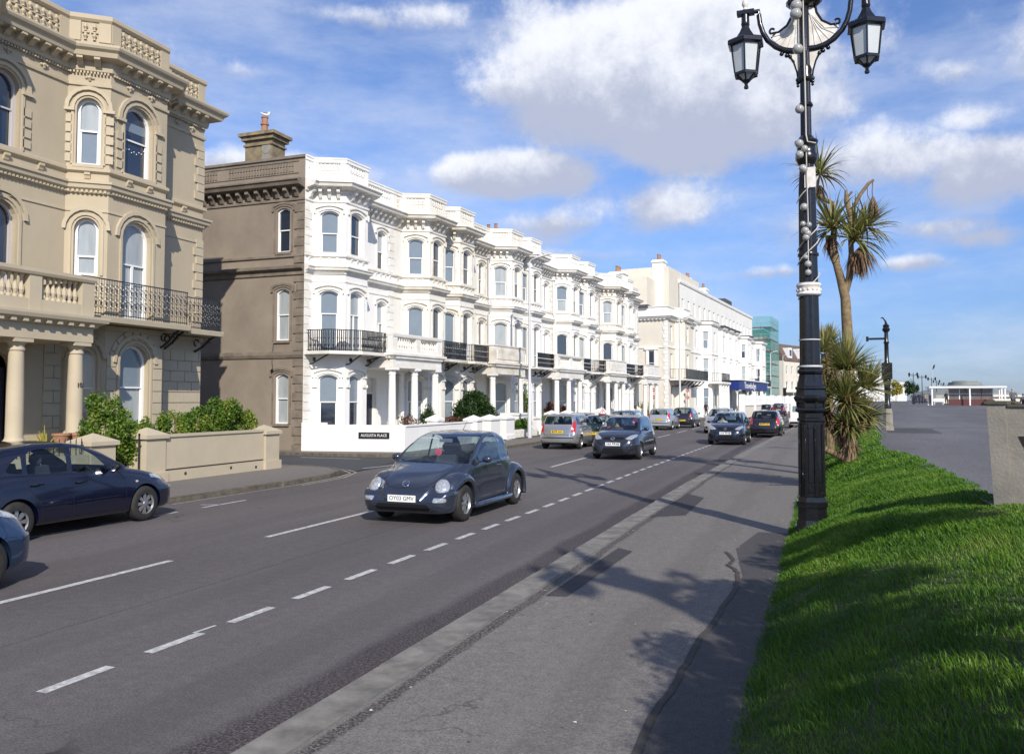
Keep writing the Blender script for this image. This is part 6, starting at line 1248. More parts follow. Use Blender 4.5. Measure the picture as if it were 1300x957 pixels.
# ================================================================ ornate promenade lamp
LX,LY,LZ=-.20,12.6,.16
lp=thing('street_lamp','tall ornate black cast-iron lamp post with two hanging lanterns standing in the grass','street lamp',(LX,LY,LZ))
def zfit(m): m.v=[(x,y,float(np.interp(z,[-.3,0,.33,.40,1.93,2.41,3.06],[-.3,0,.50,.56,1.63,2.0,2.44]))) for x,y,z in m.v]
def octo(m,r,z0,z1,mi=0,n=8,r2=None): m.lathe([(r,z0),(r2 or r,z1)],(0,0,0),n,phase=PI/8,m=mi)
m=MB()
for r,r2,z0,z1 in ((.245,.245,-.3,.10),(.235,.215,.10,.16),(.21,.205,.16,.28),(.225,.225,.28,.33),(.205,.185,.33,.40),(.178,.168,.40,1.93)): octo(m,r,z0,z1,r2=r2)
for k in range(8):     # corner pilasters and recessed panels
    a=PI/8+k*PI/4; c=(math.cos(a)*.168,math.sin(a)*.168); m.lathe([(.028,.42),(.026,1.88)],(c[0],c[1],0),8)
    a=k*PI/4; u=Vector((math.cos(a),math.sin(a),0)); v=Vector((-u.y,u.x,0)); P=u*.155
    for (z0,z1) in ((.50,.62),(.70,1.80)):
        q=[P+v*s_*.040+Vector((0,0,z)) for s_ in (-1,1) for z in (z0,z1)]; m.tube([tuple(x+u*.008) for x in (q[0],q[1],q[3],q[2],q[0])],.010,4,cap=False)
zfit(m); m.build('pedestal','gloss',lp,smooth=True,angle=25)
m=MB(); prof=[(.175,1.92),(.20,1.94),(.20,1.98),(.18,2.0),(.18,2.08),(.215,2.11),(.225,2.14),(.21,2.17),(.19,2.19),(.19,2.26),(.225,2.30),(.24,2.34),(.24,2.38),(.215,2.41),(.205,2.52),(.225,2.55),(.22,2.58),(.195,2.60),(.185,2.66),(.16,2.76),(.15,2.84),(.175,2.87),(.185,2.91),(.175,2.95),(.16,2.97),(.155,3.06)]
m.lathe(prof,(0,0,0),8,phase=PI/8)
for k in range(8): a=PI/8+k*PI/4; m.tube([(math.cos(a)*.195,math.sin(a)*.195,2.19),(math.cos(a)*.20,math.sin(a)*.20,2.30)],.014,6); m.ball((math.cos(a)*.225,math.sin(a)*.225,2.36),.024,6); m.tube([(math.cos(a)*.18,math.sin(a)*.18,2.62),(math.cos(a)*.15,math.sin(a)*.15,2.84)],.012,5)
zfit(m); m.build('pedestal_capital','gloss',lp,smooth=True,angle=25)
def fluted(m,r0,r1,z0,z1,nf=8,depth=.10):
    n=nf*6; vs=[]
    for z,r in ((z0,r0),(z1,r1)):
        for i in range(n): a=2*PI*i/n; rr=r*(1-depth*(.5+.5*math.cos(nf*a))); vs.append((rr*math.cos(a),rr*math.sin(a),z))
    m.add(vs,[(i,(i+1)%n,n+(i+1)%n,n+i) for i in range(n)])
m=MB(); fluted(m,.150,.140,2.40,3.46); fluted(m,.138,.125,3.60,4.95); fluted(m,.125,.10,4.95,5.35,8); m.lathe([(.145,4.0),(.15,4.02),(.145,4.04)],(0,0,0),24); m.build('shaft','gloss',lp,smooth=True,angle=60)
m=MB(); m.lathe([(.145,3.42),(.165,3.43),(.175,3.45),(.16,3.47),(.16,3.55),(.175,3.57),(.165,3.60),(.145,3.61)],(0,0,0),24)
for k in range(16): a=2*PI*k/16; m.ball((math.cos(a)*.157,math.sin(a)*.160,3.51),.02,6)
m.build('white_collar','wht',lp,smooth=True)
m=MB(); m.lathe([(.150,2.785),(.150,2.80)],(0,0,0),24); m.build('steel_band','galv',lp); m=MB(); m.lathe([(.168,2.40),(.170,2.41),(.168,2.425)],(0,0,0),24); m.build('steel_band','galv',lp)
m=MB(); m.lathe([(.10,5.33),(.13,5.36),(.15,5.40),(.16,5.46),(.135,5.50),(.13,5.60),(.16,5.64),(.165,5.68),(.12,5.71),(.09,5.75)],(0,0,0),16); fluted(m,.085,.075,5.72,7.05,6,.14); m.lathe([(.09,6.18),(.105,6.2),(.09,6.24)],(0,0,0),16)
m.lathe([(.08,6.55),(.10,6.57),(.11,6.62),(.09,6.66),(.10,6.72),(.085,6.78)],(0,0,0),16); m.lathe([(.07,7.0),(.065,7.9),(.10,7.95),(.14,7.98),(.15,8.05),(.11,8.1),(.13,8.2),(.10,8.3),(.06,8.6),(.11,8.68),(.05,8.75),(.02,9.0)],(0,0,0),16); m.build('upper_shaft','gloss',lp,smooth=True,angle=50)
m=MB(); m.box(-.03,.12,-.145,-.115,4.97,5.26); m.build('control_box','wht',lp)
# brackets: crescent arms, white shell infill
def arc(cx,cz,r,a0,a1,n=14,sx=1): return [((cx+r*math.cos(R(lerp(a0,a1,i/n))))*sx,0,cz+r*math.sin(R(lerp(a0,a1,i/n)))) for i in range(n+1)]
for s_ in (-1,1):
    m=MB(); low=[(.06,0,7.04),(.16,0,7.04),(.28,0,7.07),(.40,0,7.14),(.51,0,7.25),(.58,0,7.38),(.62,0,7.52),(.635,0,7.66)]; m.tube([(x*s_,y,z) for x,y,z in low],[.05,.048,.045,.043,.040,.038,.036,.036],8)
    m.tube([(.635*s_,0,7.62),(.635*s_,0,7.72),(.84*s_,0,7.72)],.034,8); m.box(min(.70*s_,.95*s_),max(.70*s_,.95*s_),-.06,.06,7.69,7.75); m.lathe([(.06,7.56),(.055,7.70)],(.83*s_,0,0),12)
    m.tube([(.15*s_,0,7.68),(.17*s_,0,7.56),(.24*s_,0,7.43),(.36*s_,0,7.35),(.45*s_,0,7.345)],.022,6); m.tube([(.45*s_+.035*math.cos(a)*s_,0,7.385+.038*math.sin(a)) for a in [-1.5+.6*k for k in range(8)]],.018,5)
    m.tube([(.40*s_,0,7.345),(.46*s_,0,7.28)],.02,5); m.lathe([(.05,7.66),(.12,7.68),(.17,7.72),(.17,7.78),(.12,7.80)],(.08*s_,0,0),8)
    for (x,z) in ((.20,6.96),(.25,6.985),(.32,7.02)): m.ball((x*s_,0,z),.034,6)
    m.tube([(.23*s_,0,7.0),(.15*s_,0,6.86),(.11*s_,0,6.72),(.095*s_,0,6.60)],.016,6)
    for k in range(3): m.ball((.10*s_,0,6.60-.045*k),.035-.006*k,6)
    m.build('bracket_arm','gloss',lp,smooth=True,angle=60)
    m=MB(); top=[(.06,7.66),(.15,7.62),(.19,7.53),(.27,7.42),(.38,7.35),(.46,7.33)]; bot=[(.06,7.08),(.14,7.08),(.24,7.10),(.33,7.14),(.41,7.21),(.47,7.29)]
    vs=[(x*s_,yy,z) for yy in (-.012,.012) for x,z in top+bot[::-1]]; k=len(top)*2; m.add(vs,[tuple(range(k)),tuple(range(k,2*k))[::-1]]+[(i,(i+1)%k,k+(i+1)%k,k+i) for i in range(k)])
    for (x,z) in top[1:]: m.tube([(.05*s_,-.014,7.66 if x<.2 else 7.60),(lerp(.06,x,.55)*s_,-.016,lerp(7.3,z,.35)),(bot[min(5,top.index((x,z)))][0]*s_,-.014,bot[top.index((x,z))][1])],.007,4)
    v2=[(.05,7.02),(.20,6.99),(.14,6.86),(.10,6.72),(.085,6.62),(.05,6.62)]; vs=[(x*s_,yy,z) for yy in (-.010,.010) for x,z in v2]; m.add(vs,[tuple(range(6)),tuple(range(6,12))[::-1]]+[(i,(i+1)%6,6+(i+1)%6,6+i) for i in range(6)])
    m.build('shell_infill','wht',lp)
    # lantern
    X=.83*s_; Z=0
    m=MB(); m.lathe([(.03,7.62),(.06,7.58),(.07,7.54),(.055,7.51),(.09,7.43),(.14,7.35),(.265,7.295),(.285,7.275),(.285,7.22),(.235,7.20)],(X,0,0),6,phase=PI/6); 
    m.lathe([(.055,7.56),(.055,7.60)],(X,0,0),12)
    lt=m.build('lantern','gloss',lp); 
    rt,rb=.23,.18
    m=MB(); m.lathe([(rt*.93,7.21),(rb*.93,6.80)],(X,0,0),6,phase=PI/6,cap=False); m.lathe([(rb*.9,6.80),(.06,6.70)],(X,0,0),6,phase=PI/6,cap=False); m.build('lantern_glass','lamp',lt)
    m=MB()
    for k in range(6):
        a=PI/6+k*PI/3; m.tube([(X+rt*math.cos(a),rt*math.sin(a),7.21),(X+rb*math.cos(a),rb*math.sin(a),6.80),(X+.05*math.cos(a),.05*math.sin(a),6.69)],.012,5)
    m.lathe([(rb*1.03,6.76),(rb*1.03,6.80)],(X,0,0),6,phase=PI/6,cap=False); m.lathe([(rb*.8,6.765),(rb*1.03,6.765)],(X,0,0),6,phase=PI/6,cap=False); m.lathe([(.05,6.70),(.065,6.68),(.03,6.65),(.022,6.62),(.035,6.60),(.032,6.57),(.01,6.56)],(X,0,0),10); m.build('lantern_cage','gloss',lt)
    m=MB(); m.lathe([(.03,7.75),(.04,7.77),(.025,7.80),(.05,7.85),(.04,7.90),(.01,7.96)],(X,0,0),10); m.build('finial','wht',lp,smooth=True)
# festoon of bulbs wound on the post
fs_=thing('festoon_lights','string of clear globe bulbs and pale cable wound down the front of the lamp post','string lights',(LX,LY,LZ))
m=MB(); m.tube([(-.01,-.12,8.3),(-.01,-.13,7.2),(0,-.12,6.2),(.0,-.12,5.75),(.02,-.19,5.62),(.13,-.14,5.60)],.010,5); m.tube([(.0,-.17,5.5),(.01,-.16,4.5),(.0,-.16,3.7)],.008,5)
for (z0,s0) in ((5.15,0),(4.45,1),(4.25,0),(3.75,1)):
    m.tube([(.152*math.cos(-.1-a),.152*math.sin(-.1-a),z0-.14*a) for a in [x*.3 for x in range(10)]],.008,5)
m.build('cable','cable',fs_)
for (x,z,r) in ((-.10,7.62,.085),(-.11,7.50,.085),(-.09,6.98,.075),(-.08,6.10,.065),(-.09,5.60,.062),(-.02,5.52,.05),(-.09,5.44,.06),(-.05,5.24,.055),(-.03,5.22,.05),(-.04,4.68,.055),(-.06,4.44,.04),(.02,4.42,.04),(-.03,4.34,.055),(0,4.30,.05),(-.02,4.24,.05),(-.03,3.96,.035),(.0,3.86,.05),(.0,3.74,.045)):
    m=MB(); m.ball((x,-.20,z),r,14); m.build('bulb','bulb',fs_,smooth=True)
# ================================================================ plants
def rosette(m,c,L,n,up=(0,0,1),w=.045,droop=.5,spread=(.0,1.75),rn=random,mi=0):
    up=Vector(up).normalized(); ax=up.orthogonal().normalized(); ay=up.cross(ax)
    for i in range(n):
        ph=rn.random()*2*PI; th=spread[0]+(spread[1]-spread[0])*rn.random()**.8; l=L*rn.uniform(.7,1.08); d=(up*math.cos(th)+(ax*math.cos(ph)+ay*math.sin(ph))*math.sin(th)).normalized()
        sd=d.cross(Vector((0,0,1))); sd=sd.normalized() if sd.length>.05 else ax; tw=rn.uniform(-.5,.5); nn_=sd.cross(d); sd=(sd*math.cos(tw)+nn_*math.sin(tw)).normalized()
        pts=[]; p=Vector(c)+d*.04; dd=d.copy(); k=5
        for j in range(k+1):
            wj=w*(.55,.95,1,.75,.42,.05)[j]/2; pts.append((tuple(p-sd*wj),tuple(p+sd*wj))); p=p+dd*(l/k); dd=(dd+Vector((0,0,-1))*droop*.16*(j+1)*max(.15,math.sin(th))).normalized()
        b=[q for pr in pts for q in pr]; m.add(b,[(2*j,2*j+1,2*j+3,2*j+2) for j in range(k)],mi)
# tall cordyline
rn=random.Random(11)
tp=thing('palm_tree','tall cabbage palm with forked trunk and a dead hanging head behind the lamp post','palm tree',(.55,22.0,.85))
m=MB(); bx_,by_,bz_=.55,22,.85
def rel(pts): return [(x-bx_,y-by_,z-bz_) for x,y,z in pts]
m.tube(rel([(.55,22,.6),(.56,22,2.2),(.53,22,3.8),(.50,22,4.6),(.40,22,5.1),(.30,22,5.5)]),[.165,.14,.125,.115,.10,.085],12)
m.tube(rel([(.48,22,4.7),(.60,22.05,5.1),(.66,22,5.7),(.64,22,6.4)]),[.10,.085,.07,.06],10)
m.tube(rel([(.30,22,5.5),(.24,22,6.0),(.30,22,6.6),(.24,22,7.0),(.04,22,7.12),(-.15,21.95,7.3)]),[.10,.085,.075,.065,.05,.04],10)
m.tube(rel([(.30,22,5.5),(.14,22.05,5.9),(.12,22,6.2)]),[.09,.07,.06],10)
m.tube(rel([(.64,22,6.4),(.68,22,6.75),(.88,22,7.15),(1.08,22,7.42),(1.20,22,7.50)]),[.06,.05,.045,.04,.03],8)
m.tube(rel([(.66,22,6.6),(.58,22,7.0),(.56,22,7.3)]),[.05,.07,.03],8); m.tube(rel([(.58,22,7.1),(.70,22,7.25)]),.03,6)
m.tube(rel([(1.18,22,7.48),(1.16,22,7.2),(1.17,22,7.05)]),.012,4); m.tube(rel([(1.05,22,7.40),(1.06,22,7.1),(1.14,22,6.95)]),.010,4); m.build('trunk','bark',tp,smooth=True,angle=80)
for (c,L_,n,up) in (((-.05,21.95,7.75),1.0,95,(-.05,0,1)),((.22,22,6.35),1.05,120,(-.35,-.2,.9)),((.72,21.95,6.05),1.15,130,(.35,-.2,.8)),((1.02,22.05,6.35),.9,90,(.6,0,.8))):
    m=MB(); rosette(m,(c[0]-bx_,c[1]-by_,c[2]-bz_),L_,int(n*.95),up,w=.05,droop=.6,rn=rn); m.build('leaf_head','palm',tp)
m=MB(); m.tube(rel([(-.12,21.95,7.28),(-.06,21.95,7.78)]),.04,6); m.tube(rel([(.62,22,5.9),(.75,21.95,6.05),(1.0,22,6.3)]),.05,6); m.build('branch','bark',tp)
m=MB()
for (c,n,L_) in (((.88,22,5.9),150,.85),((.70,21.95,5.7),60,.6),((-.05,22,7.5),60,.45),((.2,22,6.2),60,.6)): rosette(m,(c[0]-bx_,c[1]-by_,c[2]-bz_),L_,n,(0,0,-1),w=.04,droop=.9,spread=(0,.75),rn=rn)
m.build('dead_skirt','deadleaf',tp)
m=MB(); rosette(m,(1.17-bx_,0,7.12-bz_),.55,150,(0,0,-1),w=.035,droop=.6,spread=(0,.42),rn=rn); m.build('dead_head','deadleaf',tp)
# low bushy cordyline
sp=thing('palm_tree','short bushy many-headed cabbage palm growing out of the grass bank beside the lamp post','palm tree',(.46,19.3,.58))
m=MB(); m.tube([(0,0,-.1),(0,0,.35),(-.02,0,1.0),(-.05,0,1.6)],[.16,.14,.10,.08],10); m.tube([(0,0,.3),(-.4,.1,1.0),(-.5,.1,1.9),(-.48,.1,2.5)],[.1,.08,.07,.06],8); m.tube([(0,0,.5),(.25,0,1.0),(.32,0,1.4)],.07,8); m.tube([(-.05,0,.25),(-.5,-.05,.45),(-.95,-.1,.42)],[.10,.07,.05],8); m.build('trunk','bark',sp,smooth=True,angle=80)
for (c,L_,n,up) in (((-.02,0,2.15),.85,200,(.05,-.1,1)),((-.5,.1,2.55),.62,110,(-.1,0,1)),((.34,0,1.75),.70,150,(.4,-.2,.8)),((-.05,-.15,1.45),.85,180,(0,-.5,.7)),((-.45,-.05,1.55),.75,140,(-.6,-.2,.6)),((.0,-.1,.95),.60,120,(.1,-.5,.7)),((.30,.0,1.15),.6,90,(.7,-.1,.5))):
    m=MB(); rosette(m,c,L_*1.02,int(n*1.35),up,w=.038,droop=.28,spread=(0,1.5),rn=rn); m.build('leaf_head','palm',sp)
m=MB()
for (c,n,L_) in (((-.02,0,1.7),110,.7),((-.5,.1,2.2),70,.7),((.34,0,1.3),70,.55),((-.1,0,1.1),120,.65),((-.5,0,1.3),70,.6),((0,0,.6),60,.45)): rosette(m,c,L_,n,(0,0,-1),w=.035,droop=.7,spread=(0,1.5),rn=rn)
m.build('dead_skirt','deadleaf',sp)
# another head further back, left of the bushy one
pt=thing('palm_tree','smaller cabbage palm head poking up between the lamp post and the bushy palm','palm tree',(.10,24.5,.85)); m=MB(); m.tube([(0,0,-.3),(0,0,1.9),(.02,0,2.7)],[.12,.1,.08],8); m.build('trunk','bark',pt)
m=MB(); rosette(m,(.02,0,2.75),.62,150,(0,0,1),w=.05,rn=rn); m.build('leaf_head','palm',pt); m=MB(); rosette(m,(.02,0,2.4),.9,170,(0,0,-1),w=.04,droop=.7,spread=(0,.9),rn=rn); m.build('dead_skirt','deadleaf',pt)
# leafy bushes made of many small leaves on a twiggy frame
def bush(name,cat,label,lumps,leaf,n,size,base,group=None,twig='bark',seed=1,openness=.35):
    rg=random.Random(seed); r=thing(name,label,cat,base,0,group); m=MB()
    tot=sum(a*b*c for (_,_,_,a,b,c) in lumps)
    for (x,y,z,a,b,c) in lumps:
        k=int(n*(a*b*c)/tot)
        subs=[]
        for _ in range(24): 
            u=Vector((rg.gauss(0,1),rg.gauss(0,1),rg.gauss(0,1))).normalized()*rg.uniform(.45,.95); subs.append((u,rg.uniform(.28,.50)))
        for _ in range(k):
            u,rr=rg.choice(subs); d=Vector((rg.gauss(0,1),rg.gauss(0,1),rg.gauss(0,1))).normalized()*rr*rg.uniform(.5,1.05); p=Vector((x+a*(u.x+d.x)*.88,y+b*(u.y+d.y)*.88,z+c*(u.z+d.z)*.88))
            if p.z<-.02: continue
            s_=size*rg.uniform(.6,1.3); e=Vector((rg.gauss(0,1),rg.gauss(0,1),rg.gauss(.3,1))).normalized(); f=e.orthogonal().normalized(); f.rotate(Matrix.Rotation(rg.random()*6.28,3,e)); h_=e.cross(f)
            m.add([tuple(p-f*s_*.5),tuple(p+h_*s_*.28),tuple(p+f*s_*.5),tuple(p-h_*s_*.28)],[(0,1,2,3)])
    m.build('foliage',leaf,r); t=MB()
    for (x,y,z,a,b,c) in lumps:
        for _ in range(6): q=(x+a*rg.uniform(-.7,.7),y+b*rg.uniform(-.7,.7),z+c*rg.uniform(0,.7)); t.tube([(x*.5,y*.5,0),(lerp(x*.5,q[0],.5)+.05,lerp(y*.5,q[1],.5),q[2]*.5),q],[.025,.015,.006],5)
    t.build('stems',twig,r); return r
bush('shrub','shrub','yellow-green bushy shrub beside the porch column with the house number',[(0,0,1.15,.72,.66,1.0),(.1,.5,.8,.6,.6,.7),(0,-.4,.8,.5,.4,.6)],'hedge',15000,.085,(-15.95,14.95,.15),seed=2)
bush('hedge','hedge','long green and yellow variegated hedge behind the beige garden wall',[(0,0,1.0,.5,.6,.62),(0,.9,1.1,.5,.7,.62),(.05,1.8,1.2,.5,.75,.72),(0,2.7,1.1,.5,.6,.6),(-.2,-.7,.9,.4,.4,.5)],'hedge',26000,.08,(-15.95,17.15,.25),seed=3)
bush('shrub','shrub','large round dark green shrub behind three white gate piers',[(0,0,1.25,1.0,1.1,1.15),(.1,.9,1.1,.8,.9,.95),(0,-.9,1.1,.8,.8,.9),(0,.1,1.9,.7,.9,.6)],'dkleaf',20000,.12,(-16.4,37.9,.15),seed=4)
bush('shrub','shrub','bright green shrub spilling over the low white block wall',[(0,0,.55,.55,.8,.5),(.3,-.3,.35,.4,.5,.35)],'ltleaf',6000,.08,(-15.5,42.3,.15),seed=5)
bush('shrub','shrub','reddish brown twiggy shrub above the silver hatchback',[(0,0,1.3,.7,1.1,.55),(0,1.2,1.2,.6,.9,.5)],'redleaf',6000,.09,(-16.2,50.4,.15),seed=6)
bush('shrub','shrub','small bare reddish shrub in front of the white columns of the end house',[(0,0,.95,.5,.5,.55)],'redleaf',900,.08,(-16.4,31.0,.15),seed=7)
bush('shrub','shrub','green shrub between the two right columns of the end house porch',[(0,0,1.05,.55,.55,.65)],'dkleaf',2200,.07,(-16.5,33.0,.15),seed=8)
bush('shrub','shrub','red and green low bushes right of the double porch columns',[(0,0,.85,.5,.9,.5)],'redleaf',2200,.07,(-16.2,35.0,.15),seed=9)
bush('shrub','shrub','tall thin green climber beside the grey street lamp',[(0,0,1.5,.4,.4,1.2)],'ltleaf',2200,.09,(-16.6,46.0,.15),seed=10)
bush('shrub','shrub','small pale green standard shrub by the white wall left of the silver hatchback',[(0,0,.85,.40,.65,.28)],'ltleaf',1400,.08,(-14.95,45.5,.12),seed=12)
bush('shrub','shrub','dark bush beside the spiky plant at the far end of the terrace',[(0,0,1.1,.6,.9,.6)],'dkleaf',1400,.12,(-15.4,69.5,.12),seed=13)
sk=thing('spiky_plant','spiky yellow-green plant by the last white gate piers of the terrace','plant',(-15.0,72.0,.12)); m=MB(); [rosette(m,(x,y,.5),1.5,90,(0,0,1),w=.10,droop=.5,spread=(0,1.45),rn=rn) for x,y in ((0,0),(.4,1.2),(-.3,-1.1))]; m.build('leaves','yelleaf',sk)
for k,(y,l) in enumerate(((11.9,'yellow striped spiky plant by the porch steps, left one'),(13.3,'yellow striped spiky plant by the porch steps, right one'))):
    r=thing('spiky_plant',l,'plant',(-15.9,y,.9),0,'spiky plants by the beige porch'); m=MB(); rosette(m,(0,0,.05),.55,45,(0,0,1),w=.05,rn=rn); m.build('leaves','yelleaf',r); m=MB(); m.lathe([(.14,-.75),(.2,0),(.17,0),(.14,-.1)],(0,0,.08),12); m.build('pot','conc',r)
# trees added out of view, high-crowned so their shade lands on the footway
for k,(x,y) in enumerate(((3.1,6.1),(2.6,4.0),(2.7,2.2),(2.75,.4))):
    bush('tree','tree','small unseen tree added for shade outside the right edge, '+('nearest the concrete wall','second from the concrete wall','third from the concrete wall','beside the camera')[k],[(0,0,2.75,.75,1.0,.55)],'dkleaf',5200,.085,(x,y,.95),'unseen trees added to shade the footway',seed=60+k)
l2=dup(lp); l2.location=(5.3,-1.2,1.0); l2['label']='matching black lamp post further along, behind the camera'
# ================================================================ street things
pl=thing('street_lamp','tall slim pale grey street lamp column on the pavement in front of the white terrace','street lamp',(-14.5,40.9,.1)); m=MB(); m.lathe([(.11,0),(.11,1.5),(.085,1.55),(.075,5),(.055,9.25)],(0,0,0),12); m.build('column','galv',pl,smooth=True)
m=MB(); m.tube([(0,0,9.2),(.1,0,9.35),(.45,0,9.45)],.035,6); m.build('arm','galv',pl); m=MB(); m.add([(.35,-.12,9.40),(1.15,-.08,9.58),(1.15,.08,9.58),(.35,.12,9.40),(.4,-.1,9.52),(1.1,-.05,9.64),(1.1,.05,9.64),(.4,.1,9.52)],[(0,3,2,1),(4,5,6,7),(0,1,5,4),(1,2,6,5),(2,3,7,6),(3,0,4,7)]); m.build('lamp_head','galv',pl)
for k,(x,y) in enumerate(((-12.4,76),(-9.3,126),(-8.0,136),(-6.6,146))):
    r=dup(pl); r.location=(x,y,.1); r['label']=('pale street lamp column in front of the cream corner house','slim pale lamp column before the hotel sign','slim pale lamp column before the green netting, left of the pair','slim pale lamp column before the green netting, right of the pair')[k]; r['group']='slim pale street lamps along the far kerb'
pl['group']='slim pale street lamps along the far kerb'
# traffic light, red banner signs
tl=thing('traffic_light','black traffic light on a pole beyond the distant cars','traffic light',(-5.6,128,.1)); m=MB(); m.tube([(0,0,0),(0,0,3.6)],.06,6); m.build('pole','galv',tl); m=MB(); m.box(-.22,.22,-.15,.15,2.5,3.7); m.build('signal_head','plastic',tl)
for k,(x,y,l) in enumerate(((-15.0,77,'small red round sign on a post by the side wall of the cream house'),(-13.0,84.5,'small red round sign on a post by the windows of the cream house'))):
    r=thing('road_sign',l,'road sign',(x,y,.1)); m=MB(); m.tube([(0,0,0),(0,0,3.0)],.04,6); m.build('post','galv',r); 
    for z in (2.9,2.2): m=MB(); m.lathe([(.16,-.06),(.16,-.04)],(0,0,z),18,'y'); d_=m.build('sign_disc','red',r); m=MB(); m.box(-.09,.09,-.07,-.061,z-.03,z+.03); m.build('sign_bar','inkw',d_)
for k,(x,y,c,l) in enumerate(((-11.7,97,'dk','dark-clothed pedestrian on the pavement by the hotel porch'),(-10.6,101,'dk','pedestrian in dark coat walking further along the hotel wall'))): pass
# concrete wall end on the promenade
cw=thing('concrete_wall','weathered concrete wall end with mossy cap and rust stain at the right edge','wall',(1.64,9.95,.86),R(-19)); m=MB(); m.add([(0,0,0),(.17,0,0),(.17,.30,0),(0,.30,0),(-.055,0,1.19),(.115,0,1.19),(.115,.30,1.19),(-.055,.30,1.19)],[(0,3,2,1),(4,5,6,7),(0,1,5,4),(1,2,6,5),(2,3,7,6),(3,0,4,7)]); m.build('end_post','conc',cw)
m=MB(); m.add([(.172,.03,0),(2.6,.03,0),(2.6,.22,0),(.172,.22,0),(.117,.03,1.16),(2.6,.03,1.16),(2.6,.22,1.16),(.117,.22,1.16)],[(0,3,2,1),(4,5,6,7),(0,1,5,4),(1,2,6,5),(2,3,7,6),(3,0,4,7)]); m.build('slab','conc',cw)
m=MB(); m.box(-.075,.135,-.02,.32,1.192,1.225); m.box(.137,2.6,.01,.24,1.162,1.19); m.build('cap','moss',cw); m=MB(); m.ball((.20,.10,1.20),.03,8,sc=(1.5,1,.8)); m.ball((.9,.12,1.19),.025,8,sc=(1.5,1,.8)); m.build('moss_tuft','moss',cw)
m=MB(); m.add([(.23,.026,.86),(.58,.026,.86),(.56,.026,.76),(.27,.026,.76),(.23,.022,.86),(.58,.022,.86),(.56,.022,.76),(.27,.022,.76)],[(4,5,6,7),(0,1,5,4),(3,2,6,7),(0,3,7,4)]); m.build('bracket_recess','rustd',cw); m=MB(); m.add([(.27,.026,.758),(.54,.026,.758),(.43,.026,.34),(.36,.026,.34)],[(0,1,2,3)]); m.build('rust_streak','rust',cw)
# old lamp stump with arm on the promenade
ol=thing('lamp_post','old black lamp post with side arm, hooked top and pale concrete base on the promenade','lamp post',(1.98,31,prom_z(31))); m=MB(); m.lathe([(.20,0),(.19,.12),(.165,.14),(.16,.62),(.14,.66),(.13,.74)],(0,0,0),8,phase=PI/8); m.build('base','conc',ol); m=MB(); m.lathe([(.11,.72),(.12,.9),(.09,.95),(.10,1.6),(.13,1.65),(.13,1.72),(.10,1.76),(.11,2.3),(.075,2.35),(.07,2.95),(.095,3.0),(.07,3.05),(.065,3.35),(.11,3.40),(.13,3.46),(.09,3.52),(.11,3.58),(.05,3.64)],(0,0,0),12); m.tube([(0,0,3.6),(0,0,3.68),(-.03,0,3.76),(-.10,0,3.86),(-.16,0,3.84)],[.05,.04,.03,.025,.02],6); m.build('post','gloss',ol,smooth=True,angle=40)
m=MB(); m.box(-.62,-.06,-.03,.03,3.10,3.17); m.box(-.64,-.56,-.05,.05,3.05,3.22); m.build('arm','gloss',ol); m=MB(); m.box(-.16,.16,-.16,.16,1.75,2.3); m.build('control_box','plastic',ol)
# row of far promenade lamps
fl=thing('promenade_lamp','far promenade lamp post with twin lanterns, nearest in the row along the seafront','street lamp',(12.6,140,prom_z(140)),0,'far lamp posts along the promenade'); m=MB(); m.lathe([(.22,0),(.18,1.2),(.09,1.4),(.07,5.6)],(0,0,0),6); m.tube([(-.75,0,5.7),(-.6,0,5.3),(0,0,5.1),(.6,0,5.3),(.75,0,5.7)],.05,5); m.build('post','gloss',fl)
for s_ in (-.8,.8): m=MB(); m.lathe([(.12,4.9),(.2,5.4),(.24,5.42),(.04,5.7)],(s_,0,0),6); m.build('lantern','gloss',fl)
for k,(px_,y) in enumerate(((.0985,165),(.108,182),(.1125,208),(.117,240),(.121,275),(.1255,320),(.130,370))): r=dup(fl); r.location=(px_*y,y,prom_z(y)); r.scale=(.8,.8,.9); r['label']='far promenade lamp post, '+('second','third','fourth','fifth','sixth','seventh','eighth')[k]+' nearest in the row along the seafront'
# seafront shelter
sh=thing('seafront_shelter','white-framed glazed seafront shelter with flat roof and red brick plinth','shelter',(12.0,112,prom_z(112)-.02),R(4))
for k,x in enumerate((.1,4.2,7.6,7.95)): m=MB(); m.box(x-.07,x+.07,-.07,.07,0,2.15); m.build('post','inkw',sh)
for k,x in enumerate((.1,4.2,7.95)): m=MB(); m.box(x-.06,x+.06,2.4,2.52,0,2.15); m.build('post','inkw',sh)
m=MB(); m.box(-.2,8.1,-.2,2.7,2.12,2.32); m.build('roof','inkw',sh); m=MB(); m.box(2.1,6.9,1.0,1.25,0,.75); m.box(6.0,6.9,.2,1.0,0,.7); m.build('plinth','shadedoor',sh)
m=MB(); m.box(2.1,6.9,1.1,1.13,.75,2.05); m.build('glazing',mat('dusty brown shelter glass',(.13,.11,.10),.25,coat=.5,var=.25,scale=2),sh)
for x in (2.1,3.3,4.5,5.7,6.9): m=MB(); m.box(x-.05,x+.05,1.05,1.18,.75,2.08); m.build('frame','wood' if x in (5.7,) else 'inkw',sh)
m=MB(); m.box(2.1,6.9,1.06,1.17,1.4,1.46); m.build('rail','inkw',sh)
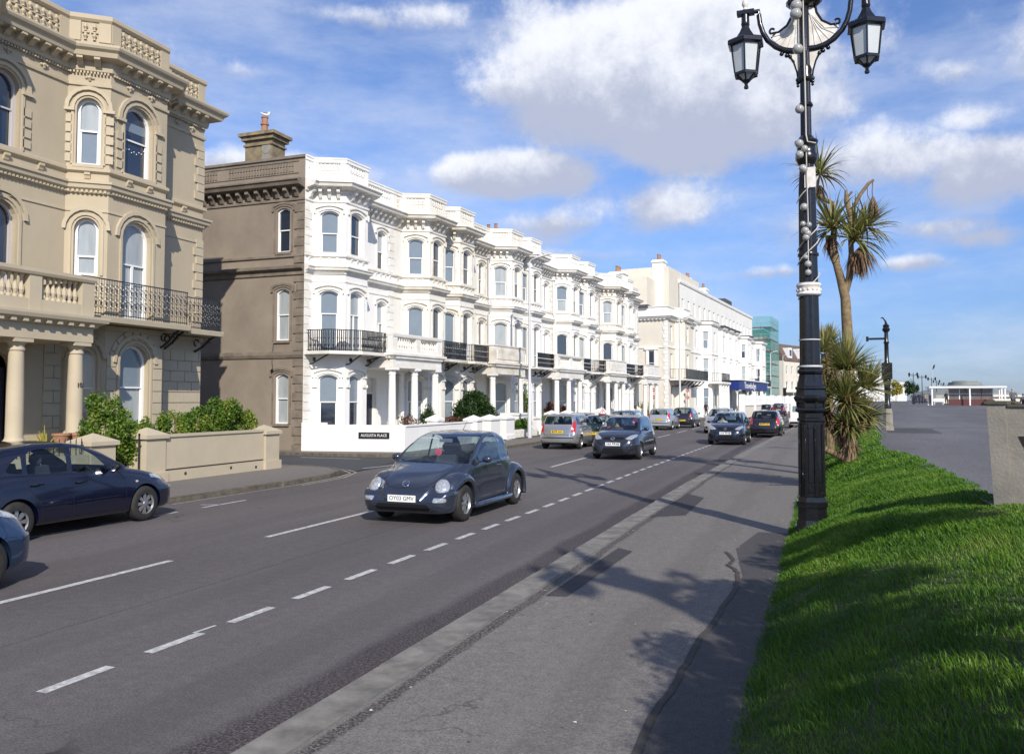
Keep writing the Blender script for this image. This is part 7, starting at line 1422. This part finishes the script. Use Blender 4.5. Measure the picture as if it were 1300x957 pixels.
# domed hall and low blocks behind it
dh=thing('seafront_hall','grey green domed hall behind the seafront shelter','building',(30,215,.5)); m=MB(); m.lathe([(11,0),(11,2.6),(10.6,3.0),(7,4.2),(3.4,4.9),(3.4,5.5),(2.6,5.6),(2.6,5.8),(.1,5.9)],(0,0,0),28); m.build('dome','dome',dh,smooth=True,angle=20); m=MB(); m.lathe([(11.1,1.2),(11.1,2.6)],(0,0,0),28,cap=False); m.build('band','pale',dh)
lw=MB(); lw.box(20,75,168,169,.6,2.6); lw.box(26,75,167.6,168,2.55,2.75); o=lw.build('sea_wall','pale'); tag(o,'long pale low wall closing the right-hand end of the promenade','wall')
fp=MB(); fp.tube([(0,0,0),(0,0,6.4)],.04,6); o=fp.build('flagpole','galv',None,loc=(16.3,150,1.3)); tag(o,'thin flagpole rising behind the seafront shelter','flagpole'); ff=MB(); ff.add([(0,0,5.5),(.35,.1,5.9),(.5,.2,6.5),(.15,.1,6.3)],[(0,1,2,3)]); ff.build('flag','navyflag' if False else 'plastic',o)
# lantern heads of a lamp seen over the small palm
tw=dup(fl); tw.location=(.0,40,.95); tw.scale=(.55,.55,.62); tw['label']='short twin-lantern lamp post just behind the bushy palm'; tw['group']='far lamp posts along the promenade'
fl.scale=(.7,.7,.85)
# ================================================================ people on the promenade
def person(label,loc,rz,h=1.72,top=(.05,.05,.06),legs=(.02,.02,.025),pose='walk',hair=(.10,.08,.06),arms='down',group=None,stoop=0):
    r=thing('person',label,'person',loc,rz,group); s=h/1.75
    st=.16 if pose=='walk' else .03
    J={'pel':(0,0,.94),'ch':(0,.03+stoop*.4,1.28),'nk':(0,.03+stoop,1.48),'hd':(0,.05+stoop*1.4,1.58),'ht':(0,.05+stoop*1.4,1.70)}
    V=[(0,0,.94),(0,.02+stoop*.3,1.15),(0,.02+stoop*.7,1.36),(0,.03+stoop,1.50),(0,.05+stoop*1.2,1.60),(0,.05+stoop*1.3,1.70)]; Rr=[.15,.145,.165,.06,.085,.075]; Ed=[(0,1),(1,2),(2,3),(3,4),(4,5)]
    def add(p,r_,frm): V.append(p); Rr.append(r_); Ed.append((frm,len(V)-1)); return len(V)-1
    for s_ in (-1,1):
        d=st*s_; a=add((s_*.10,0,.86),.105,0); k=add((s_*.10,d*.5+.03,.48),.07,a); f=add((s_*.10,d-.02,.10),.048,k); add((s_*.10,d+.12,.04),.042,f)
        a=add((s_*.19,.02+stoop*.7,1.40),.065,2); 
        if arms=='back': e=add((s_*.27,-.10,1.14),.05,a); w_=add((s_*.08,-.18,.98),.04,e)
        elif arms=='sit': e=add((s_*.24,.05,1.12),.05,a); w_=add((s_*.18,.28,1.02),.038,e)
        else: e=add((s_*.25,-.02-d*.4,1.12),.05,a); w_=add((s_*.26,.08-d*.8,.88),.038,e)
    me=bpy.data.meshes.new('person_body'); me.from_pydata([tuple(c*s for c in v) for v in V],Ed,[]); o=bpy.data.objects.new('tmp',me); C.objects.link(o)
    sk_=o.modifiers.new('s','SKIN'); sk_.use_smooth_shade=True; 
    for v,rr in zip(me.skin_vertices[0].data,Rr): v.radius=(rr*s,rr*s*(.75 if rr>.13 else 1))
    me.skin_vertices[0].data[0].use_root=True; o.modifiers.new('u','SUBSURF').levels=1
    dg=bpy.context.evaluated_depsgraph_get(); mm=bpy.data.meshes.new_from_object(o.evaluated_get(dg)); bpy.data.objects.remove(o)
    mt=mat('jacket',top,.9); ml=mat('trousers',legs,.9); ms=mat('skin',(.42,.26,.18),.6); [mm.materials.append(x) for x in (mt,ml,ms)]
    for p in mm.polygons: z=p.center.z/s; p.material_index=2 if (z>1.50 or (z<.90 and abs(p.center.x)>.22*s)) else (0 if z>.86 else 1)
    o=bpy.data.objects.new('body',mm); C.objects.link(o); o.parent=r
    m=MB(); hx,hy,hz=0,(.045+stoop*1.3)*s,1.665*s; m.ball((hx,hy-.012,hz+.02),.105*s,10,sc=(.92,1.02,.95)); m.build('hair',mat('hair',hair,.8),r,smooth=True)
    m=MB(); m.tube([(0,hy+.085,hz-.02),(0,hy+.115,hz-.055)],[.014,.02],6); [m.ball((q,hy+.088,hz),.012,6) for q in (-.035,.035)]; m.build('face',ms,r); return r
pz=prom_z(75)-.0
person('person in a grey jacket seen from behind, hands clasped behind the back, on the promenade',(13.83,75,prom_z(75)),R(8),1.72,(.10,.105,.12),(.012,.012,.015),'stand',(.35,.33,.3),'back',stoop=.05)
sc_=thing('mobility_scooter','dark green mobility scooter at the right edge of the promenade','mobility scooter',(14.55,75,prom_z(75)),R(30)); m=MB(); m.box(-.25,.25,-.5,.5,.18,.36); m.box(-.22,.22,-.4,0,.36,.62); m.box(-.22,.22,-.46,-.36,.6,1.05); m.tube([(0,.42,.3),(0,.30,.95)],.04,6); m.tube([(-.25,.28,.95),(.25,.28,.95)],.025,6); m.build('frame',mat('dark green scooter paint',(.01,.05,.03),.4),sc_)
for x,y in ((-.26,-.35),(.26,-.35),(-.2,.45),(.2,.45)): m=MB(); m.lathe([(.12,-.04),(.14,-.02),(.14,.02),(.12,.04)],(x,y,.14),12,'x'); m.build('wheel','tyre',sc_)
person('person in a dark jacket riding the mobility scooter at the right edge',(14.55,75.0,prom_z(75)-.28),R(30),1.6,(.06,.07,.09),(.02,.02,.03),'stand',(.2,.15,.1),'sit')
pp_=[(1158,.055,.05,.06,'person in a navy coat walking, leftmost of the far group'),(1162,.02,.03,.08,'person in dark blue walking beside the leftmost of the far group'),(1166.5,.02,.02,.04,'tallest dark-clothed figure of the far group, walking away'),(1174,.30,.22,.16,'person in a beige coat right of the far dark walkers'),(1180,.02,.02,.02,'person in black just left of the shelter'),(1201,.03,.03,.04,'person in black standing inside the shelter opening')]
def px_at(px,y): # a spot on the promenade at distance y, seen along that heading
    a=math.atan2((px-650)/1050,1)-R(20.738); return math.tan(a)*y
for k,(px,r_,g_,b_,l) in enumerate(pp_): y=(150,154,146,152,149,118)[k]; person(l,(px_at(px,y),y,prom_z(y)),R(170 if k%2 else 10),(1.7,1.65,1.75,1.68,1.7,1.72)[k],(r_,g_,b_),(.02,.02,.03),'walk' if k<5 else 'stand')
bn=MB(); bn.box(-.6,.6,-.25,.25,.40,.46); bn.box(-.6,.6,.2,.25,.46,.85); [bn.box(x-.03,x+.03,-.2,.2,0,.4) for x in (-.5,.5)]; o=bn.build('park_bench','inkw',None,loc=(px_at(1191,125),125,prom_z(125))); tag(o,'small white bench in front of the seafront shelter','bench')
person('pedestrian in dark clothes on the pavement outside the cream hotel porch',(-12.2,92,.1),R(180),1.7,(.03,.03,.04),(.02,.02,.02))
# parked far cars on the seafront side road (small, at the foot of the far lamps)
r=place(nv,px_at(1146,150),150,70,'dark car parked at the far end of the promenade lamps','dk',name='parked_car')
# far seafront trees
for k,(px,y,h_) in enumerate(((1137,170,4.5),(1154,230,6),(1160,260,6))):
    x=px_at(px,y); bush('tree','tree',('small rounded tree before the far white block','hazy olive tree in the far lamp row, left one','hazy olive tree in the far lamp row, right one')[k],[(0,0,h_*.6,1.4,1.4,h_*.35)],'yelleaf' if k==0 else 'dkleaf',700,.5,(x,y,prom_z(y)),seed=30+k)

# drivers in the two nearest oncoming hatchbacks
def seated(label,x,y,z,rz,top):
    r=thing('person',label,'person',(x,y,z),rz); V=[(0,0,.0),(0,-.06,.22),(0,-.09,.42),(0,-.08,.53),(0,-.06,.62),(0,-.06,.72)]; Rr=[.15,.14,.16,.06,.085,.075]; Ed=[(0,1),(1,2),(2,3),(3,4),(4,5)]
    def add(p,q,f): V.append(p); Rr.append(q); Ed.append((f,len(V)-1)); return len(V)-1
    for s_ in (-1,1): a=add((s_*.1,.12,.02),.095,0); k=add((s_*.12,.46,.10),.07,a); add((s_*.12,.62,-.15),.05,k); a=add((s_*.2,-.08,.44),.065,2); e=add((s_*.24,.10,.24),.05,a); add((s_*.14,.34,.36),.038,e)
    me=bpy.data.meshes.new('body'); me.from_pydata(V,Ed,[]); o=bpy.data.objects.new('tmp',me); C.objects.link(o); o.modifiers.new('s','SKIN').use_smooth_shade=True
    for v,q in zip(me.skin_vertices[0].data,Rr): v.radius=(q,q*(.75 if q>.13 else 1))
    me.skin_vertices[0].data[0].use_root=True; o.modifiers.new('u','SUBSURF').levels=1
    mm=bpy.data.meshes.new_from_object(o.evaluated_get(bpy.context.evaluated_depsgraph_get())); bpy.data.objects.remove(o)
    ms=mat('skin',(.45,.28,.2),.6); [mm.materials.append(q) for q in (mat('driver jacket',top,.9),ms)]
    for p in mm.polygons: p.material_index=1 if (p.center.z>.545 or p.center.y>.30 and abs(p.center.x)<.2 and p.center.z>.28) else 0
    o=bpy.data.objects.new('body',mm); C.objects.link(o); o.parent=r; m=MB(); m.ball((0,-.085,.70),.10,10,sc=(.92,1,.95)); m.build('hair',mat('hair',(.08,.05,.03),.8),r,smooth=True)
    m=MB(); m.tube([(0,.02,.665),(0,.045,.635)],[.013,.018],6); [m.ball((q,.018,.685),.011,6) for q in (-.033,.033)]; m.build('face',ms,r)
seated('driver in a dark top at the wheel of the blue grey oncoming hatchback',-6.93-.36,28.9-.74+3.85/2+.17,.56,PI,(.05,.05,.07)); seated('driver in a pale top at the wheel of the dark slate hatchback',-4.33-.36,41.17,.56,PI,(.45,.45,.45)); seated('driver in a dark jumper inside the pale silver oncoming car',-6.25-.36,54.2,.57,PI,(.06,.05,.05))

rl=random.Random(9)
m=MB()
for k in range(150):
    y=rl.uniform(4,22); x=rl.choice([rl.gauss(-.62,.10),rl.gauss(-2.78,.06),rl.uniform(-2.8,-.6)]) ; z=.085+.035*(x+2.9)/2.4+.006; q=rl.uniform(.006,.016); a=rl.random()*3
    m.add([(x+q*math.cos(a),y+q*math.sin(a),z),(x-q*math.sin(a),y+q*math.cos(a),z+.004),(x-q*math.cos(a),y-q*math.sin(a),z),(x+q*math.sin(a),y-q*math.cos(a),z+.003)],[(0,1,2,3)],k%3)
o=m.build('footway_grit',['kerb','deadleaf','wht']); tag(o,'scattered grit, dry leaf scraps and pale flecks on the near footway','debris',kind='stuff')
